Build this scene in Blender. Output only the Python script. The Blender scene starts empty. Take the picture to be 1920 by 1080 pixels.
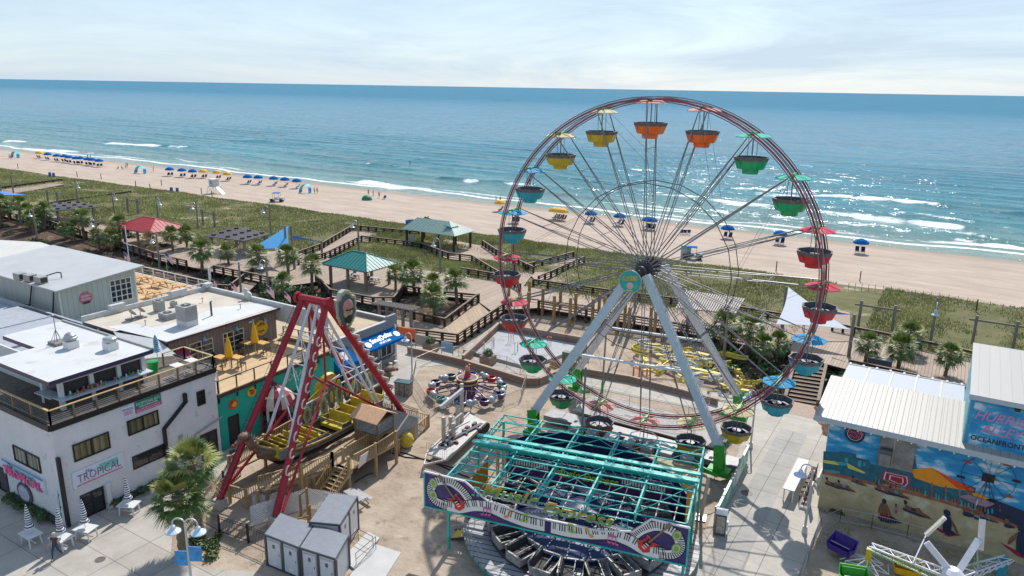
import bpy, bmesh, math, random
import numpy as np
from mathutils import Matrix, Vector, noise as mn
random.seed(7); rs = np.random.RandomState(7)
sc = bpy.context.scene
COL = sc.collection
PI = math.pi; R_ = math.radians
# ---------------------------------------------------------------- camera model (also used to read ground positions)
FPX = 1386.4; PITCH = .265; ROLL = .01676; HC = 28.0; YAW = R_(-31.3)
def _rot(v):
    c, s = math.cos(YAW), math.sin(YAW)
    return Vector((v[0]*c+v[1]*s,-v[0]*s+v[1]*c, v[2]))
_cp, _sp = math.cos(PITCH), math.sin(PITCH); _c, _s = math.cos(ROLL), math.sin(ROLL)
CF = _rot((0, _cp,-_sp)); _u = (0, _sp, _cp)
CR = _rot((_c, _s*_sp, _s*_cp)); CU = _rot((-_s, _c*_sp, _c*_cp))
def at(px, py, z=0.0):
    d = CR*((px-960)/FPX) - CU*((py-540)/FPX) + CF
    t = (z-HC)/d.z
    return Vector((d.x*t, d.y*t, z))
def onx(px, py, X):
    d = CR*((px-960)/FPX) - CU*((py-540)/FPX) + CF
    t = X/d.x; return Vector((X, d.y*t, HC+d.z*t))
def ony(px, py, Y):
    d = CR*((px-960)/FPX) - CU*((py-540)/FPX) + CF
    t = Y/d.y; return Vector((d.x*t, Y, HC+d.z*t))
cam = bpy.data.cameras.new('camera'); camo = bpy.data.objects.new('camera', cam); COL.objects.link(camo)
m3 = Matrix((CR, CU,-CF)).transposed(); camo.matrix_world = Matrix.Translation((0,0, HC)) @ m3.to_4x4()
cam.sensor_width = 36; cam.lens = 36*FPX/1920; cam.clip_end = 300000; cam.clip_start = .5
sc.camera = camo
# ---------------------------------------------------------------- terrain height
def sst(a, b, x):
    t = min(1, max(0,(x-a)/(b-a))); return t*t*(3-2*t)
def hgt(x, y):
    h = 0.0
    if x < -46 or x > -15: h += 0.9*sst(60,74, y)
    else:
        h += 0.9*sst(74,84, y)
    if -17 < x < -5: h *= 1-(1-sst(77.5,80, y))*(1-min(1, max(0, abs(x+10.8)-3)/2))
    if 78 < y < 122:
        k = sst(80,90, y)*(1-sst(111,119, y))
        h += k*(0.35+0.55*mn.noise((x*.07, y*.09,1.3))+.25*mn.noise((x*.23, y*.23,4.3)))
    if y > 112: h -= (h+.15)*sst(113,122, y)
    if y > 120: h -= .45*sst(122,150, y)
    if y > 150: h -= 1.05*(y-150)/26
    if y > 116: h += .03*mn.noise((x*.3, y*.3,0))
    return h
def gp(px, py, dz=0):
    z = 0
    for _ in range(4):
        p = at(px, py, z); z = hgt(p.x, p.y)
    return Vector((p.x, p.y, z+dz))
# ---------------------------------------------------------------- materials
MATS = {}
def mat(name, col, rough=.6, metal=0, var=.12, vscale=3, bump=0, bscale=40, spec=.5, emit=0, alpha=1, trans=0, stain=None, stretch=None):
    if name in MATS: return MATS[name]
    m = bpy.data.materials.new(name); m.use_nodes = True; MATS[name] = m
    n = m.node_tree.nodes; l = m.node_tree.links; b = n['Principled BSDF']
    b.inputs['Roughness'].default_value = rough; b.inputs['Metallic'].default_value = metal
    b.inputs['Specular IOR Level'].default_value = spec
    tc = n.new('ShaderNodeTexCoord'); src = tc.outputs['Object']
    if stretch:
        mp = n.new('ShaderNodeMapping'); mp.inputs['Scale'].default_value = stretch; l.new(src, mp.inputs[0]); src = mp.outputs[0]
    col = tuple(col)
    if var > 0:
        nz = n.new('ShaderNodeTexNoise'); nz.inputs['Scale'].default_value = vscale; nz.inputs['Detail'].default_value = 6
        nz.inputs['Roughness'].default_value = .65; l.new(src, nz.inputs['Vector'])
        cr = n.new('ShaderNodeValToRGB'); e = cr.color_ramp.elements
        e[0].position = .32; e[1].position = .68
        e[0].color = tuple(max(0, c*(1-var)) for c in col)+(1,); e[1].color = tuple(min(1, c*(1+var)) for c in col)+(1,)
        l.new(nz.outputs['Fac'], cr.inputs[0]); out = cr.outputs[0]
        if stain:
            n2 = n.new('ShaderNodeTexNoise'); n2.inputs['Scale'].default_value = stain[1]; n2.inputs['Detail'].default_value = 8; l.new(src, n2.inputs['Vector'])
            r2 = n.new('ShaderNodeValToRGB'); r2.color_ramp.elements[0].position = stain[2]; r2.color_ramp.elements[1].position = stain[2]+.14
            r2.color_ramp.elements[0].color = (0,0,0,1); r2.color_ramp.elements[1].color = (1,1,1,1)
            l.new(n2.outputs['Fac'], r2.inputs[0])
            mx = n.new('ShaderNodeMix'); mx.data_type = 'RGBA'; l.new(r2.outputs[0], mx.inputs[0]); l.new(out, mx.inputs[6]); mx.inputs[7].default_value = tuple(stain[0])+(1,)
            out = mx.outputs[2]
        l.new(out, b.inputs['Base Color'])
    else: b.inputs['Base Color'].default_value = col+(1,)
    if bump:
        nb = n.new('ShaderNodeTexNoise'); nb.inputs['Scale'].default_value = bscale; nb.inputs['Detail'].default_value = 5; l.new(src, nb.inputs['Vector'])
        bp = n.new('ShaderNodeBump'); bp.inputs['Strength'].default_value = bump; bp.inputs['Distance'].default_value = .05
        l.new(nb.outputs['Fac'], bp.inputs['Height']); l.new(bp.outputs[0], b.inputs['Normal'])
    if emit: b.inputs['Emission Color'].default_value = col+(1,); b.inputs['Emission Strength'].default_value = emit
    if alpha < 1: b.inputs['Alpha'].default_value = alpha
    if trans: b.inputs['Transmission Weight'].default_value = trans
    return m
def bandmat(name, c1, c2, scale, axis='X', width=.5, rough=.6, soft=.02, var=.1, bumpy=.0):
    """two colours in bands along an object axis: planks, seams, stripes"""
    if name in MATS: return MATS[name]
    m = bpy.data.materials.new(name); m.use_nodes = True; MATS[name] = m
    n = m.node_tree.nodes; l = m.node_tree.links; b = n['Principled BSDF']; b.inputs['Roughness'].default_value = rough
    tc = n.new('ShaderNodeTexCoord'); sp = n.new('ShaderNodeSeparateXYZ'); l.new(tc.outputs['Object'], sp.inputs[0])
    mu = n.new('ShaderNodeMath'); mu.operation = 'MULTIPLY'; mu.inputs[1].default_value = scale
    if axis == 'XY':
        ad = n.new('ShaderNodeMath'); l.new(sp.outputs['X'], ad.inputs[0]); l.new(sp.outputs['Y'], ad.inputs[1]); l.new(ad.outputs[0], mu.inputs[0])
    else: l.new(sp.outputs[axis], mu.inputs[0])
    fr = n.new('ShaderNodeMath'); fr.operation = 'FRACT'; l.new(mu.outputs[0], fr.inputs[0])
    cr = n.new('ShaderNodeValToRGB'); cr.color_ramp.elements[0].position = max(0, width-soft); cr.color_ramp.elements[1].position = min(1, width+soft)
    cr.color_ramp.elements[0].color = tuple(c1)+(1,); cr.color_ramp.elements[1].color = tuple(c2)+(1,)
    l.new(fr.outputs[0], cr.inputs[0])
    fl = n.new('ShaderNodeMath'); fl.operation = 'FLOOR'; l.new(mu.outputs[0], fl.inputs[0])
    wn = n.new('ShaderNodeTexWhiteNoise'); wn.noise_dimensions = '1D'; l.new(fl.outputs[0], wn.inputs['W'])
    nz = n.new('ShaderNodeTexNoise'); nz.inputs['Scale'].default_value = 1.5; nz.inputs['Detail'].default_value = 7; l.new(tc.outputs['Object'], nz.inputs[0])
    ad2 = n.new('ShaderNodeMath'); ad2.operation = 'ADD'; l.new(wn.outputs['Value'], ad2.inputs[0]); l.new(nz.outputs['Fac'], ad2.inputs[1])
    mr = n.new('ShaderNodeMapRange'); mr.inputs['From Min'].default_value = .2; mr.inputs['From Max'].default_value = 1.6; mr.inputs['To Min'].default_value = 1-var; mr.inputs['To Max'].default_value = 1+var
    l.new(ad2.outputs[0], mr.inputs['Value'])
    mx = n.new('ShaderNodeMix'); mx.data_type = 'RGBA'; mx.blend_type = 'MULTIPLY'; mx.inputs[0].default_value = 1
    l.new(cr.outputs[0], mx.inputs[6]); l.new(mr.outputs[0], mx.inputs[7]); l.new(mx.outputs[2], b.inputs['Base Color'])
    return m
# ---------------------------------------------------------------- mesh builder
class MB:
    def __init__(s): s.v = []; s.f = []; s.m = []; s.T = None
    def add(s, vs, fs, mi=0):
        o = len(s.v)
        if s.T is not None: vs = [s.T @ Vector(p) for p in vs]
        s.v.extend([tuple(p) for p in vs]); s.f.extend([tuple(i+o for i in f) for f in fs]); s.m.extend([mi]*len(fs)); return s
    def box(s, x0, x1, y0, y1, z0, z1, mi=0):
        vs = [(x, y, z) for z in (z0, z1) for (x, y) in ((x0, y0),(x1, y0),(x1, y1),(x0, y1))]
        return s.add(vs,[(3,2,1,0),(4,5,6,7),(0,1,5,4),(1,2,6,5),(2,3,7,6),(3,0,4,7)], mi)
    def ob(s, c, sz, rz=0, mi=0):
        cx, cy, cz = c; a, b, h = sz[0]/2, sz[1]/2, sz[2]/2; co, si = math.cos(rz), math.sin(rz)
        vs = [(cx+x*co-y*si, cy+x*si+y*co, cz+z) for z in (-h, h) for (x, y) in ((-a,-b),(a,-b),(a, b),(-a, b))]
        return s.add(vs,[(3,2,1,0),(4,5,6,7),(0,1,5,4),(1,2,6,5),(2,3,7,6),(3,0,4,7)], mi)
    def bar(s, p, q, w, h=None, mi=0, w2=None, up=(0,0,1)):
        h = h or w; p = Vector(p); q = Vector(q); d = (q-p).normalized(); u = Vector(up)
        if abs(d.dot(u)) > .98: u = Vector((0,1,0))
        r = d.cross(u).normalized(); u = r.cross(d); k = (w2/w if w2 else 1)
        vs = [p-r*w/2-u*h/2, p+r*w/2-u*h/2, p+r*w/2+u*h/2, p-r*w/2+u*h/2]+[q-r*w/2*k-u*h/2*k, q+r*w/2*k-u*h/2*k, q+r*w/2*k+u*h/2*k, q-r*w/2*k+u*h/2*k]
        return s.add(vs,[(3,2,1,0),(4,5,6,7),(0,1,5,4),(1,2,6,5),(2,3,7,6),(3,0,4,7)], mi)
    def tube(s, p, q, r, n=6, mi=0, r2=None, cap=True):
        p = Vector(p); q = Vector(q); d = (q-p);
        if d.length < 1e-6: return s
        d.normalize(); u = Vector((0,0,1)) if abs(d.z) < .95 else Vector((1,0,0))
        a = d.cross(u).normalized(); b = d.cross(a); r2 = r if r2 is None else r2
        vs = []
        for c, rr in ((p, r),(q, r2)):
            for i in range(n):
                t = 2*PI*i/n; vs.append(c+a*math.cos(t)*rr+b*math.sin(t)*rr)
        fs = [(i,(i+1) % n, n+(i+1) % n, n+i) for i in range(n)]
        if cap: fs += [tuple(range(n))[::-1], tuple(range(n,2*n))]
        return s.add(vs, fs, mi)
    def path(s, pts, r, n=6, mi=0):
        for i in range(len(pts)-1): s.tube(pts[i], pts[i+1], r, n, mi)
        return s
    def prism(s, poly, z0, z1, mi=0, mtop=None):
        n = len(poly); A = sum(poly[i][0]*poly[(i+1) % n][1]-poly[(i+1) % n][0]*poly[i][1] for i in range(n))
        if A < 0: poly = poly[::-1]
        vs = [(p[0], p[1], z0) for p in poly]+[(p[0], p[1], z1) for p in poly]
        s.add(vs,[tuple(range(n))[::-1]]+[(i,(i+1) % n, n+(i+1) % n, n+i) for i in range(n)], mi)
        return s.add([(p[0], p[1], z1) for p in poly],[tuple(range(n))], mi if mtop is None else mtop)
    def slab(s, pts, thick, mi=0):
        """a planar polygon (3-D points) given thickness along the vector thick"""
        n = len(pts); t = Vector(thick); pts = [Vector(p) for p in pts]
        vs = pts+[p+t for p in pts]
        nv = Vector((0,0,0))
        for i in range(n): nv += pts[i].cross(pts[(i+1) % n])
        fs = [tuple(range(n))[::-1], tuple(range(n,2*n))]+[(i,(i+1) % n, n+(i+1) % n, n+i) for i in range(n)]
        if nv.dot(t) < 0: fs = [f[::-1] for f in fs]
        return s.add(vs, fs, mi)
    def lathe(s, c, prof, n=16, mi=0, cap=True):
        c = Vector(c); vs = [c+Vector((r*math.cos(2*PI*i/n), r*math.sin(2*PI*i/n), z)) for r, z in prof for i in range(n)]
        fs = [(k*n+i, k*n+(i+1) % n,(k+1)*n+(i+1) % n,(k+1)*n+i) for k in range(len(prof)-1) for i in range(n)]
        if cap: fs += [tuple(range(n))[::-1], tuple(range((len(prof)-1)*n, len(prof)*n))]
        return s.add(vs, fs, mi)
    def sph(s, c, r, sc_=(1,1,1), n=10, mi=0):
        prof = [(max(.001, r*math.sin(PI*k/n)),-r*math.cos(PI*k/n)) for k in range(n+1)]
        vs = [(c[0]+a*math.cos(2*PI*i/n)*sc_[0], c[1]+a*math.sin(2*PI*i/n)*sc_[1], c[2]+z*sc_[2]) for a, z in prof for i in range(n)]
        fs = [(k*n+i, k*n+(i+1) % n,(k+1)*n+(i+1) % n,(k+1)*n+i) for k in range(n) for i in range(n)]
        return s.add(vs, fs, mi)
    def mesh(s, name, mats, inv=None):
        me = bpy.data.meshes.new(name)
        vs = s.v if inv is None else [tuple(inv @ Vector(p)) for p in s.v]
        me.from_pydata(vs,[], s.f); mats = mats if isinstance(mats,(list, tuple)) else [mats]
        for m in mats: me.materials.append(m)
        me.polygons.foreach_set('material_index', s.m); me.update(); return me
    def build(s, name, mats, parent=None, smooth=False):
        inv = INV.get(parent.name) if parent is not None else None
        me = s.mesh(name, mats, inv)
        if smooth: me.polygons.foreach_set('use_smooth',[True]*len(me.polygons))
        o = bpy.data.objects.new(name, me); COL.objects.link(o)
        if parent is not None: o.parent = parent; INV[o.name] = inv
        return o
INV = {}
def thing(name, label, cat, loc=(0,0,0), rz=0, group=None):
    o = bpy.data.objects.new(name, None); COL.objects.link(o); o.empty_display_size = .3
    o.location = loc; o.rotation_euler = (0,0, rz)
    INV[o.name] = (Matrix.Translation(loc) @ Matrix.Rotation(rz,4, 'Z')).inverted()
    return tag(o, label, cat, group)
def local(t):
    """parts of t are then built in t's own coordinates"""
    INV[t.name] = Matrix.Identity(4); return t
def tag(o, label=None, cat=None, group=None, kind=None):
    if label: o['label'] = label
    if cat: o['category'] = cat
    if group: o['group'] = group
    if kind: o['kind'] = kind
    return o
KIDS = {}
def dup(src, loc, rz=0, label=None, group=None, scale=1):
    def cp(o, par):
        c = o.copy(); COL.objects.link(c)
        if par is not None: c.parent = par
        for ch in o.children: cp(ch, c)
        return c
    r = src.copy(); COL.objects.link(r); r.location = loc; r.rotation_euler = (0,0, rz); r.scale = (scale,)*3
    for ch in list(src.children): cp(ch, r)
    if label: r['label'] = label
    if group: r['group'] = group
    return r
class Proto:
    """the first copy placed is the source itself"""
    def __init__(s, root): s.r = root; s.used = False
    def put(s, loc, rz=0, label=None, group=None, scale=1):
        if not s.used:
            s.used = True; s.src = s.r; s.r.location = loc; s.r.rotation_euler = (0,0, rz); s.r.scale = (scale,)*3
            if label: s.r['label'] = label
            if group: s.r['group'] = group
            return s.r
        return dup(s.src, loc, rz, label, group, scale)
def text(s, origin, xd, yd, width=None, height=1.0, name='lettering', mats=None, parent=None, depth=.02, shear=0, align='LEFT', bold=.0, arc=0):
    cu = bpy.data.curves.new('t', 'FONT'); cu.body = s; cu.size = 1; cu.extrude = 0; cu.offset = bold; cu.shear = shear; cu.resolution_u = 2
    o = bpy.data.objects.new('t', cu); COL.objects.link(o)
    bpy.context.view_layer.update()
    me = bpy.data.meshes.new_from_object(o.evaluated_get(bpy.context.evaluated_depsgraph_get()))
    co = np.array([v.co[:] for v in me.vertices]); fs = [tuple(p.vertices) for p in me.polygons]
    bpy.data.objects.remove(o); bpy.data.meshes.remove(me)
    mn_, mx_ = co.min(0), co.max(0); co[:,0] -= mn_[0]; co[:,1] -= mn_[1]; w, h = mx_[0]-mn_[0], mx_[1]-mn_[1]
    ky = height/h; kx = (width/w if width else ky)
    X = co[:,0]*kx; Y = co[:,1]*ky
    if align == 'CENTER': X = X-w*kx/2
    if arc: Y = Y+arc*(1-((X-X.mean())/(np.ptp(X)/2))**2)
    xd = Vector(xd).normalized(); yd = Vector(yd).normalized(); nd = xd.cross(yd); O = Vector(origin)
    b = MB(); n = len(X)
    top = [O+xd*float(X[i])+yd*float(Y[i])+nd*depth for i in range(n)]
    bot = [O+xd*float(X[i])+yd*float(Y[i]) for i in range(n)]
    edges = {}
    for f in fs:
        for i in range(len(f)):
            e = (f[i], f[(i+1) % len(f)]); edges[e] = 1
    side = [(a, c_, c_+n, a+n) for (a, c_) in edges if (c_, a) not in edges]
    b.add(bot+top,[tuple(i+n for i in f) for f in fs]+side)
    return b.build(name, mats, parent)
def evalmesh(o):
    bpy.context.view_layer.update()
    me = bpy.data.meshes.new_from_object(o.evaluated_get(bpy.context.evaluated_depsgraph_get())); return me
M = {}
M['white'] = mat('white paint',(.66,.66,.65),.45, var=.06, vscale=1.5)
M['whitedirty'] = mat('weathered white paint',(.52,.52,.5),.55, var=.16, vscale=2.5, stain=((.42,.4,.36),4,.6))
M['roofwhite'] = mat('white roof membrane',(.58,.575,.56),.55, var=.05, vscale=.5, stain=((.47,.46,.43),.9,.6))
M['rooftan'] = mat('tan roof membrane',(.46,.36,.23),.8, var=.14, vscale=.6, stain=((.32,.24,.16),.8,.62))
M['rooftan2'] = mat('pale gravel roof',(.52,.46,.37),.8, var=.14, vscale=.5, stain=((.3,.26,.22),.7,.66))
M['stucco'] = mat('white stucco',(.66,.65,.65),.85, var=.07, vscale=.8, bump=.5, bscale=18, stain=((.5,.49,.48),1.6,.6))
M['purple'] = mat('dark purple trim',(.05,.035,.08),.4, var=.1)
M['black'] = mat('black metal',(.015,.015,.018),.4, var=.1)
M['dark'] = mat('dark interior',(.03,.028,.03),.6, var=.3, vscale=4)
M['glass'] = mat('dark window glass',(.02,.025,.03),.06, var=.3, vscale=2, spec=.8)
M['curtain'] = bandmat('olive curtain',(.2,.17,.08),(.06,.05,.03),2.3, 'Y',.62,.8,.38,.5)
M['curtainx'] = bandmat('pale curtain',(.3,.3,.23),(.1,.1,.08),2.1, 'X',.62,.8,.38,.5)
M['teal'] = mat('turquoise wall paint',(.015,.4,.29),.7, var=.1, vscale=1, stain=((.12,.5,.38),1.3,.66))
M['greywall'] = mat('grey wall paint',(.22,.235,.25),.7, var=.08, vscale=1)
M['brownsiding'] = bandmat('brown grey board siding',(.21,.165,.14),(.1,.08,.07),3.0, 'Y',.9,.7,.03,.12)
M['palesiding'] = bandmat('pale panel siding',(.5,.5,.44),(.3,.3,.27),2.0, 'XY',.92,.7,.03,.06)
M['deckwood'] = bandmat('roof deck planks',(.55,.38,.2),(.2,.13,.08),6, 'X',.9,.7,.05,.2)
M['plank'] = bandmat('boardwalk planks',(.36,.27,.2),(.13,.09,.07),3.2, 'X',.86,.8,.06,.2)
M['planky'] = bandmat('ramp planks',(.33,.245,.175),(.11,.08,.06),3.2, 'Y',.88,.8,.06,.2)
M['darkwood'] = mat('dark stained timber',(.04,.022,.017),.7, var=.3, vscale=3)
M['midwood'] = mat('weathered timber',(.27,.2,.145),.8, var=.25, vscale=2.5, stretch=(1,1,.3))
M['greywood'] = mat('grey timber',(.22,.2,.175),.85, var=.25, vscale=2.5, stretch=(1,1,.3))
M['newwood'] = mat('treated pine timber',(.42,.28,.13),.7, var=.25, vscale=2.5)
M['postwood'] = mat('yellow treated post',(.3,.185,.07),.75, var=.3, vscale=2)
M['concrete'] = mat('concrete',(.42,.38,.335),.85, var=.08, vscale=1)
M['concpale'] = mat('pale concrete',(.5,.49,.47),.8, var=.08, vscale=1)
M['red'] = mat('red ride paint',(.34,.006,.02),.35, var=.2, vscale=1.2, stain=((.3,.03,.04),3,.6))
M['galv'] = mat('galvanised steel',(.42,.43,.43),.38,.6, var=.15, vscale=6)
M['steel'] = mat('grey steel',(.21,.205,.215),.45,.2, var=.2, vscale=4)
M['darksteel'] = mat('dark steel',(.07,.065,.08),.45,.4, var=.2, vscale=4)
M['tealsteel'] = mat('turquoise painted steel',(.03,.42,.36),.4, var=.25, vscale=1.5, stain=((.25,.5,.42),3,.62))
M['greenpaint'] = mat('green ride paint',(.02,.33,.03),.35, var=.2, vscale=2)
M['lime'] = mat('lime green paint',(.12,.48,.06),.4, var=.15)
M['rimred'] = mat('dark red rim strip',(.26,.02,.04),.35, var=.3, vscale=2)
M['orangep'] = mat('orange gold panel',(.62,.27,.01),.5, var=.15)
M['yellow'] = mat('yellow paint',(.62,.42,.015),.45, var=.12)
M['yellowdark'] = mat('worn yellow paint',(.45,.33,.03),.55, var=.3, vscale=3)
M['navy'] = mat('navy vinyl tarp',(.006,.022,.085),.45, var=.3, vscale=1.2)
M['bluefab'] = mat('blue canvas',(.003,.12,.36),.9, spec=.1, var=.08)
M['skyfab'] = mat('sky blue shade cloth',(.09,.37,.68),.7, var=.07)
M['whitefab'] = mat('white shade cloth',(.62,.64,.68),.75, var=.05)
M['yellowfab'] = mat('yellow canvas',(.72,.38,.01),.7, var=.08)
M['grey'] = mat('grey paint',(.32,.33,.34),.5, var=.08)
M['greydark'] = mat('charcoal paint',(.09,.095,.1),.5, var=.1)
M['acgrey'] = mat('weathered sheet metal',(.36,.36,.33),.5,.3, var=.15, vscale=5)
M['green'] = mat('green plastic',(.01,.28,.06),.4, var=.08)
M['rubber'] = mat('black rubber',(.02,.02,.02),.8, var=.1)
M['orange'] = mat('safety orange',(.8,.12,.02),.5, var=.06)
M['skin'] = mat('skin',(.5,.28,.19),.6, var=.06)
M['trunk'] = mat('palm trunk bark',(.2,.155,.11),.9, var=.4, vscale=6, stretch=(1,1,3), bump=.8, bscale=12)
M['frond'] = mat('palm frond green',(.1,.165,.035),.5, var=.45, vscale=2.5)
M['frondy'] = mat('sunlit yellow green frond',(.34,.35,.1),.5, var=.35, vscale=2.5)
M['frondd'] = mat('dry palm frond',(.3,.2,.09),.8, var=.3, vscale=2.5)
M['leaf'] = mat('shrub leaves',(.05,.095,.025),.6, var=.5, vscale=3)
M['leafpurple'] = mat('dry purple brown shrub leaves',(.1,.07,.06),.7, var=.5, vscale=3)
M['tealroof'] = mat('teal standing seam roof',(.012,.17,.155),.5,0, var=.12)
M['tealrib'] = mat('teal roof rib',(.05,.27,.23),.5,0, var=.05)
M['redroof'] = mat('red standing seam roof',(.38,.022,.03),.5,0, var=.08)
M['redrib'] = mat('pale red roof rib',(.7,.2,.18),.3,.2, var=.05)
M['greyroof'] = mat('grey green metal roof',(.19,.29,.25),.5,0, var=.08)
M['metalroof'] = bandmat('white ribbed metal roof',(.38,.355,.31),(.25,.235,.21),2.2, 'X',.9,.45,.03,.05)
M['shade'] = mat('dark weathered slats',(.12,.11,.12),.8, var=.25, vscale=3)
def colmat(name, c, r=.5): return mat(name, c, r, var=.1, vscale=3)
# lamps, people clothes
# ================================================================ light and sky
W = bpy.data.worlds.new('World'); sc.world = W; W.use_nodes = True
n = W.node_tree.nodes; l = W.node_tree.links; bg = n['Background']
SUN = Vector((-.26,.966, math.tan(R_(47)))).normalized()
sky = n.new('ShaderNodeTexSky'); sky.sky_type = 'NISHITA'; sky.sun_disc = False; sky.sun_elevation = R_(47); sky.sun_rotation = R_(-15); sky.air_density = 1.0; sky.dust_density = .4; sky.ozone_density = 2.0
tc = n.new('ShaderNodeTexCoord'); mp = n.new('ShaderNodeMapping'); mp.inputs['Scale'].default_value = (1.2,1.2,9); mp.inputs['Rotation'].default_value = (0.12,.25,.3)
l.new(tc.outputs['Generated'], mp.inputs[0])
nz = n.new('ShaderNodeTexNoise'); nz.inputs['Scale'].default_value = 1.7; nz.inputs['Detail'].default_value = 9; nz.inputs['Roughness'].default_value = .62; nz.inputs['Distortion'].default_value = .6; l.new(mp.outputs[0], nz.inputs['Vector'])
cr = n.new('ShaderNodeValToRGB'); cr.color_ramp.elements[0].position = .36; cr.color_ramp.elements[1].position = .66
cr.color_ramp.elements[0].color = (.66,.66,.66,1); cr.color_ramp.elements[1].color = (.93,.93,.93,1); l.new(nz.outputs['Fac'], cr.inputs[0])
sz = n.new('ShaderNodeSeparateXYZ'); l.new(tc.outputs['Generated'], sz.inputs[0]); zr = n.new('ShaderNodeMapRange'); zr.inputs['From Min'].default_value = .1; zr.inputs['From Max'].default_value = .55; zr.inputs['To Min'].default_value = 1; zr.inputs['To Max'].default_value = .42; l.new(sz.outputs['Z'], zr.inputs['Value'])
mf = n.new('ShaderNodeMath'); mf.operation = 'MULTIPLY'; l.new(cr.outputs[0], mf.inputs[0]); l.new(zr.outputs[0], mf.inputs[1])
mx = n.new('ShaderNodeMix'); mx.data_type = 'RGBA'; l.new(mf.outputs[0], mx.inputs[0]); l.new(sky.outputs[0], mx.inputs[6]); mx.inputs[7].default_value = (3.05,3.85,4.7,1)
l.new(mx.outputs[2], bg.inputs['Color']); bg.inputs['Strength'].default_value = .15
su = bpy.data.lights.new('sun', 'SUN'); su.energy = 4.0; su.angle = R_(.53); su.color = (1,.955,.89)
so = bpy.data.objects.new('sun', su); COL.objects.link(so); so.rotation_euler = SUN.to_track_quat('Z', 'Y').to_euler(); so.location = (0,0,60)
sc.view_settings.view_transform = 'Standard'; sc.view_settings.look = 'None'; sc.view_settings.exposure = 0.28; sc.view_settings.gamma = 1
# ================================================================ ground: one sheet
def ground_mat():
    m = bpy.data.materials.new('sand, dune soil and mulch'); m.use_nodes = True; n = m.node_tree.nodes; l = m.node_tree.links; b = n['Principled BSDF']
    b.inputs['Roughness'].default_value = .95; b.inputs['Specular IOR Level'].default_value = .15
    tc = n.new('ShaderNodeTexCoord'); sp = n.new('ShaderNodeSeparateXYZ'); l.new(tc.outputs['Object'], sp.inputs[0])
    def noise(sc_, det=6, rough=.6, vec=None):
        z = n.new('ShaderNodeTexNoise'); z.inputs['Scale'].default_value = sc_; z.inputs['Detail'].default_value = det; z.inputs['Roughness'].default_value = rough
        l.new(vec or tc.outputs['Object'], z.inputs['Vector']); return z.outputs['Fac']
    def math_(op, a, b_=None):
        k = n.new('ShaderNodeMath'); k.operation = op
        for i, v in enumerate((a, b_)):
            if v is None: continue
            if isinstance(v,(int, float)): k.inputs[i].default_value = v
            else: l.new(v, k.inputs[i])
        return k.outputs[0]
    def ramp(f, a, c1, b_, c2):
        r = n.new('ShaderNodeValToRGB'); r.color_ramp.elements[0].position = a; r.color_ramp.elements[1].position = b_
        r.color_ramp.elements[0].color = tuple(c1)+(1,); r.color_ramp.elements[1].color = tuple(c2)+(1,); l.new(f, r.inputs[0]); return r.outputs[0]
    def mixc(f, a, b_):
        k = n.new('ShaderNodeMix'); k.data_type = 'RGBA'
        for i, v in ((0, f),(6, a),(7, b_)):
            if isinstance(v, tuple): k.inputs[i].default_value = v+(1,)
            else: l.new(v, k.inputs[i])
        return k.outputs[2]
    def step(v, a, w):
        r = n.new('ShaderNodeMapRange'); r.inputs['From Min'].default_value = a-w; r.inputs['From Max'].default_value = a+w; l.new(v, r.inputs['Value']); return r.outputs[0]
    Y = math_('ADD', sp.outputs['Y'], math_('MULTIPLY', math_('SUBTRACT', noise(.25,5),.5),4))
    lot = ramp(noise(.35,8,.7),.35,(.32,.245,.18),.66,(.49,.4,.31)); lot = mixc(math_('MULTIPLY', ramp(noise(.9,8,.75),.54,(0,0,0),.68,(1,1,1)),.75), lot,(.2,.14,.09))
    lot = mixc(ramp(noise(6,4),.6,(0,0,0),.75,(1,1,1)), lot,(.33,.25,.17))
    mulch = ramp(noise(2.2,8,.75),.35,(.045,.028,.022),.68,(.19,.12,.085))
    mulch = mixc(math_('MULTIPLY', ramp(noise(.5,5),.56,(0,0,0),.64,(1,1,1)),.55), mulch,(.33,.245,.17))
    dune = ramp(noise(.6,8,.75),.4,(.12,.12,.05),.7,(.19,.175,.085)); dune = mixc(ramp(noise(.11,7,.7),.58,(0,0,0),.66,(1,1,1)), dune,(.46,.38,.29))
    mpx = n.new('ShaderNodeMapping'); mpx.inputs['Scale'].default_value = (.35,1.3,1); l.new(tc.outputs['Object'], mpx.inputs[0])
    beach = ramp(noise(.3,9,.75, mpx.outputs[0]),.36,(.4,.31,.245),.66,(.53,.43,.35))
    beach = mixc(ramp(noise(2.5,6,.7),.55,(0,0,0),.8,(.5,.5,.5)), beach,(.3,.225,.17))
    wet = step(Y,158,5); beach = mixc(math_('MULTIPLY', wet,.8), beach,(.21,.165,.13))
    # the mulch bank lies left of the rides and between the right buildings and the boardwalk
    XL = step(sp.outputs['X'],-47,1.2); XR = step(sp.outputs['X'],-17,1.5)
    side = math_('MAXIMUM', math_('SUBTRACT',1.0, XL), XR)
    mul = math_('MULTIPLY', step(Y,61.5,.8), side)
    c = mixc(mul, lot, mulch); c = mixc(step(Y,82,1.5), c, dune); c = mixc(step(Y,115.5,1.0), c, beach)
    l.new(c, b.inputs['Base Color']); l.new(math_('SUBTRACT',.95, math_('MULTIPLY', step(Y,163,2),.5)), b.inputs['Roughness'])
    bp = n.new('ShaderNodeBump'); bp.inputs['Strength'].default_value = .9; bp.inputs['Distance'].default_value = .12
    l.new(math_('ADD', math_('MULTIPLY', noise(3,8,.7),.6), noise(.9,3)), bp.inputs['Height']); l.new(bp.outputs[0], b.inputs['Normal'])
    return m
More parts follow.
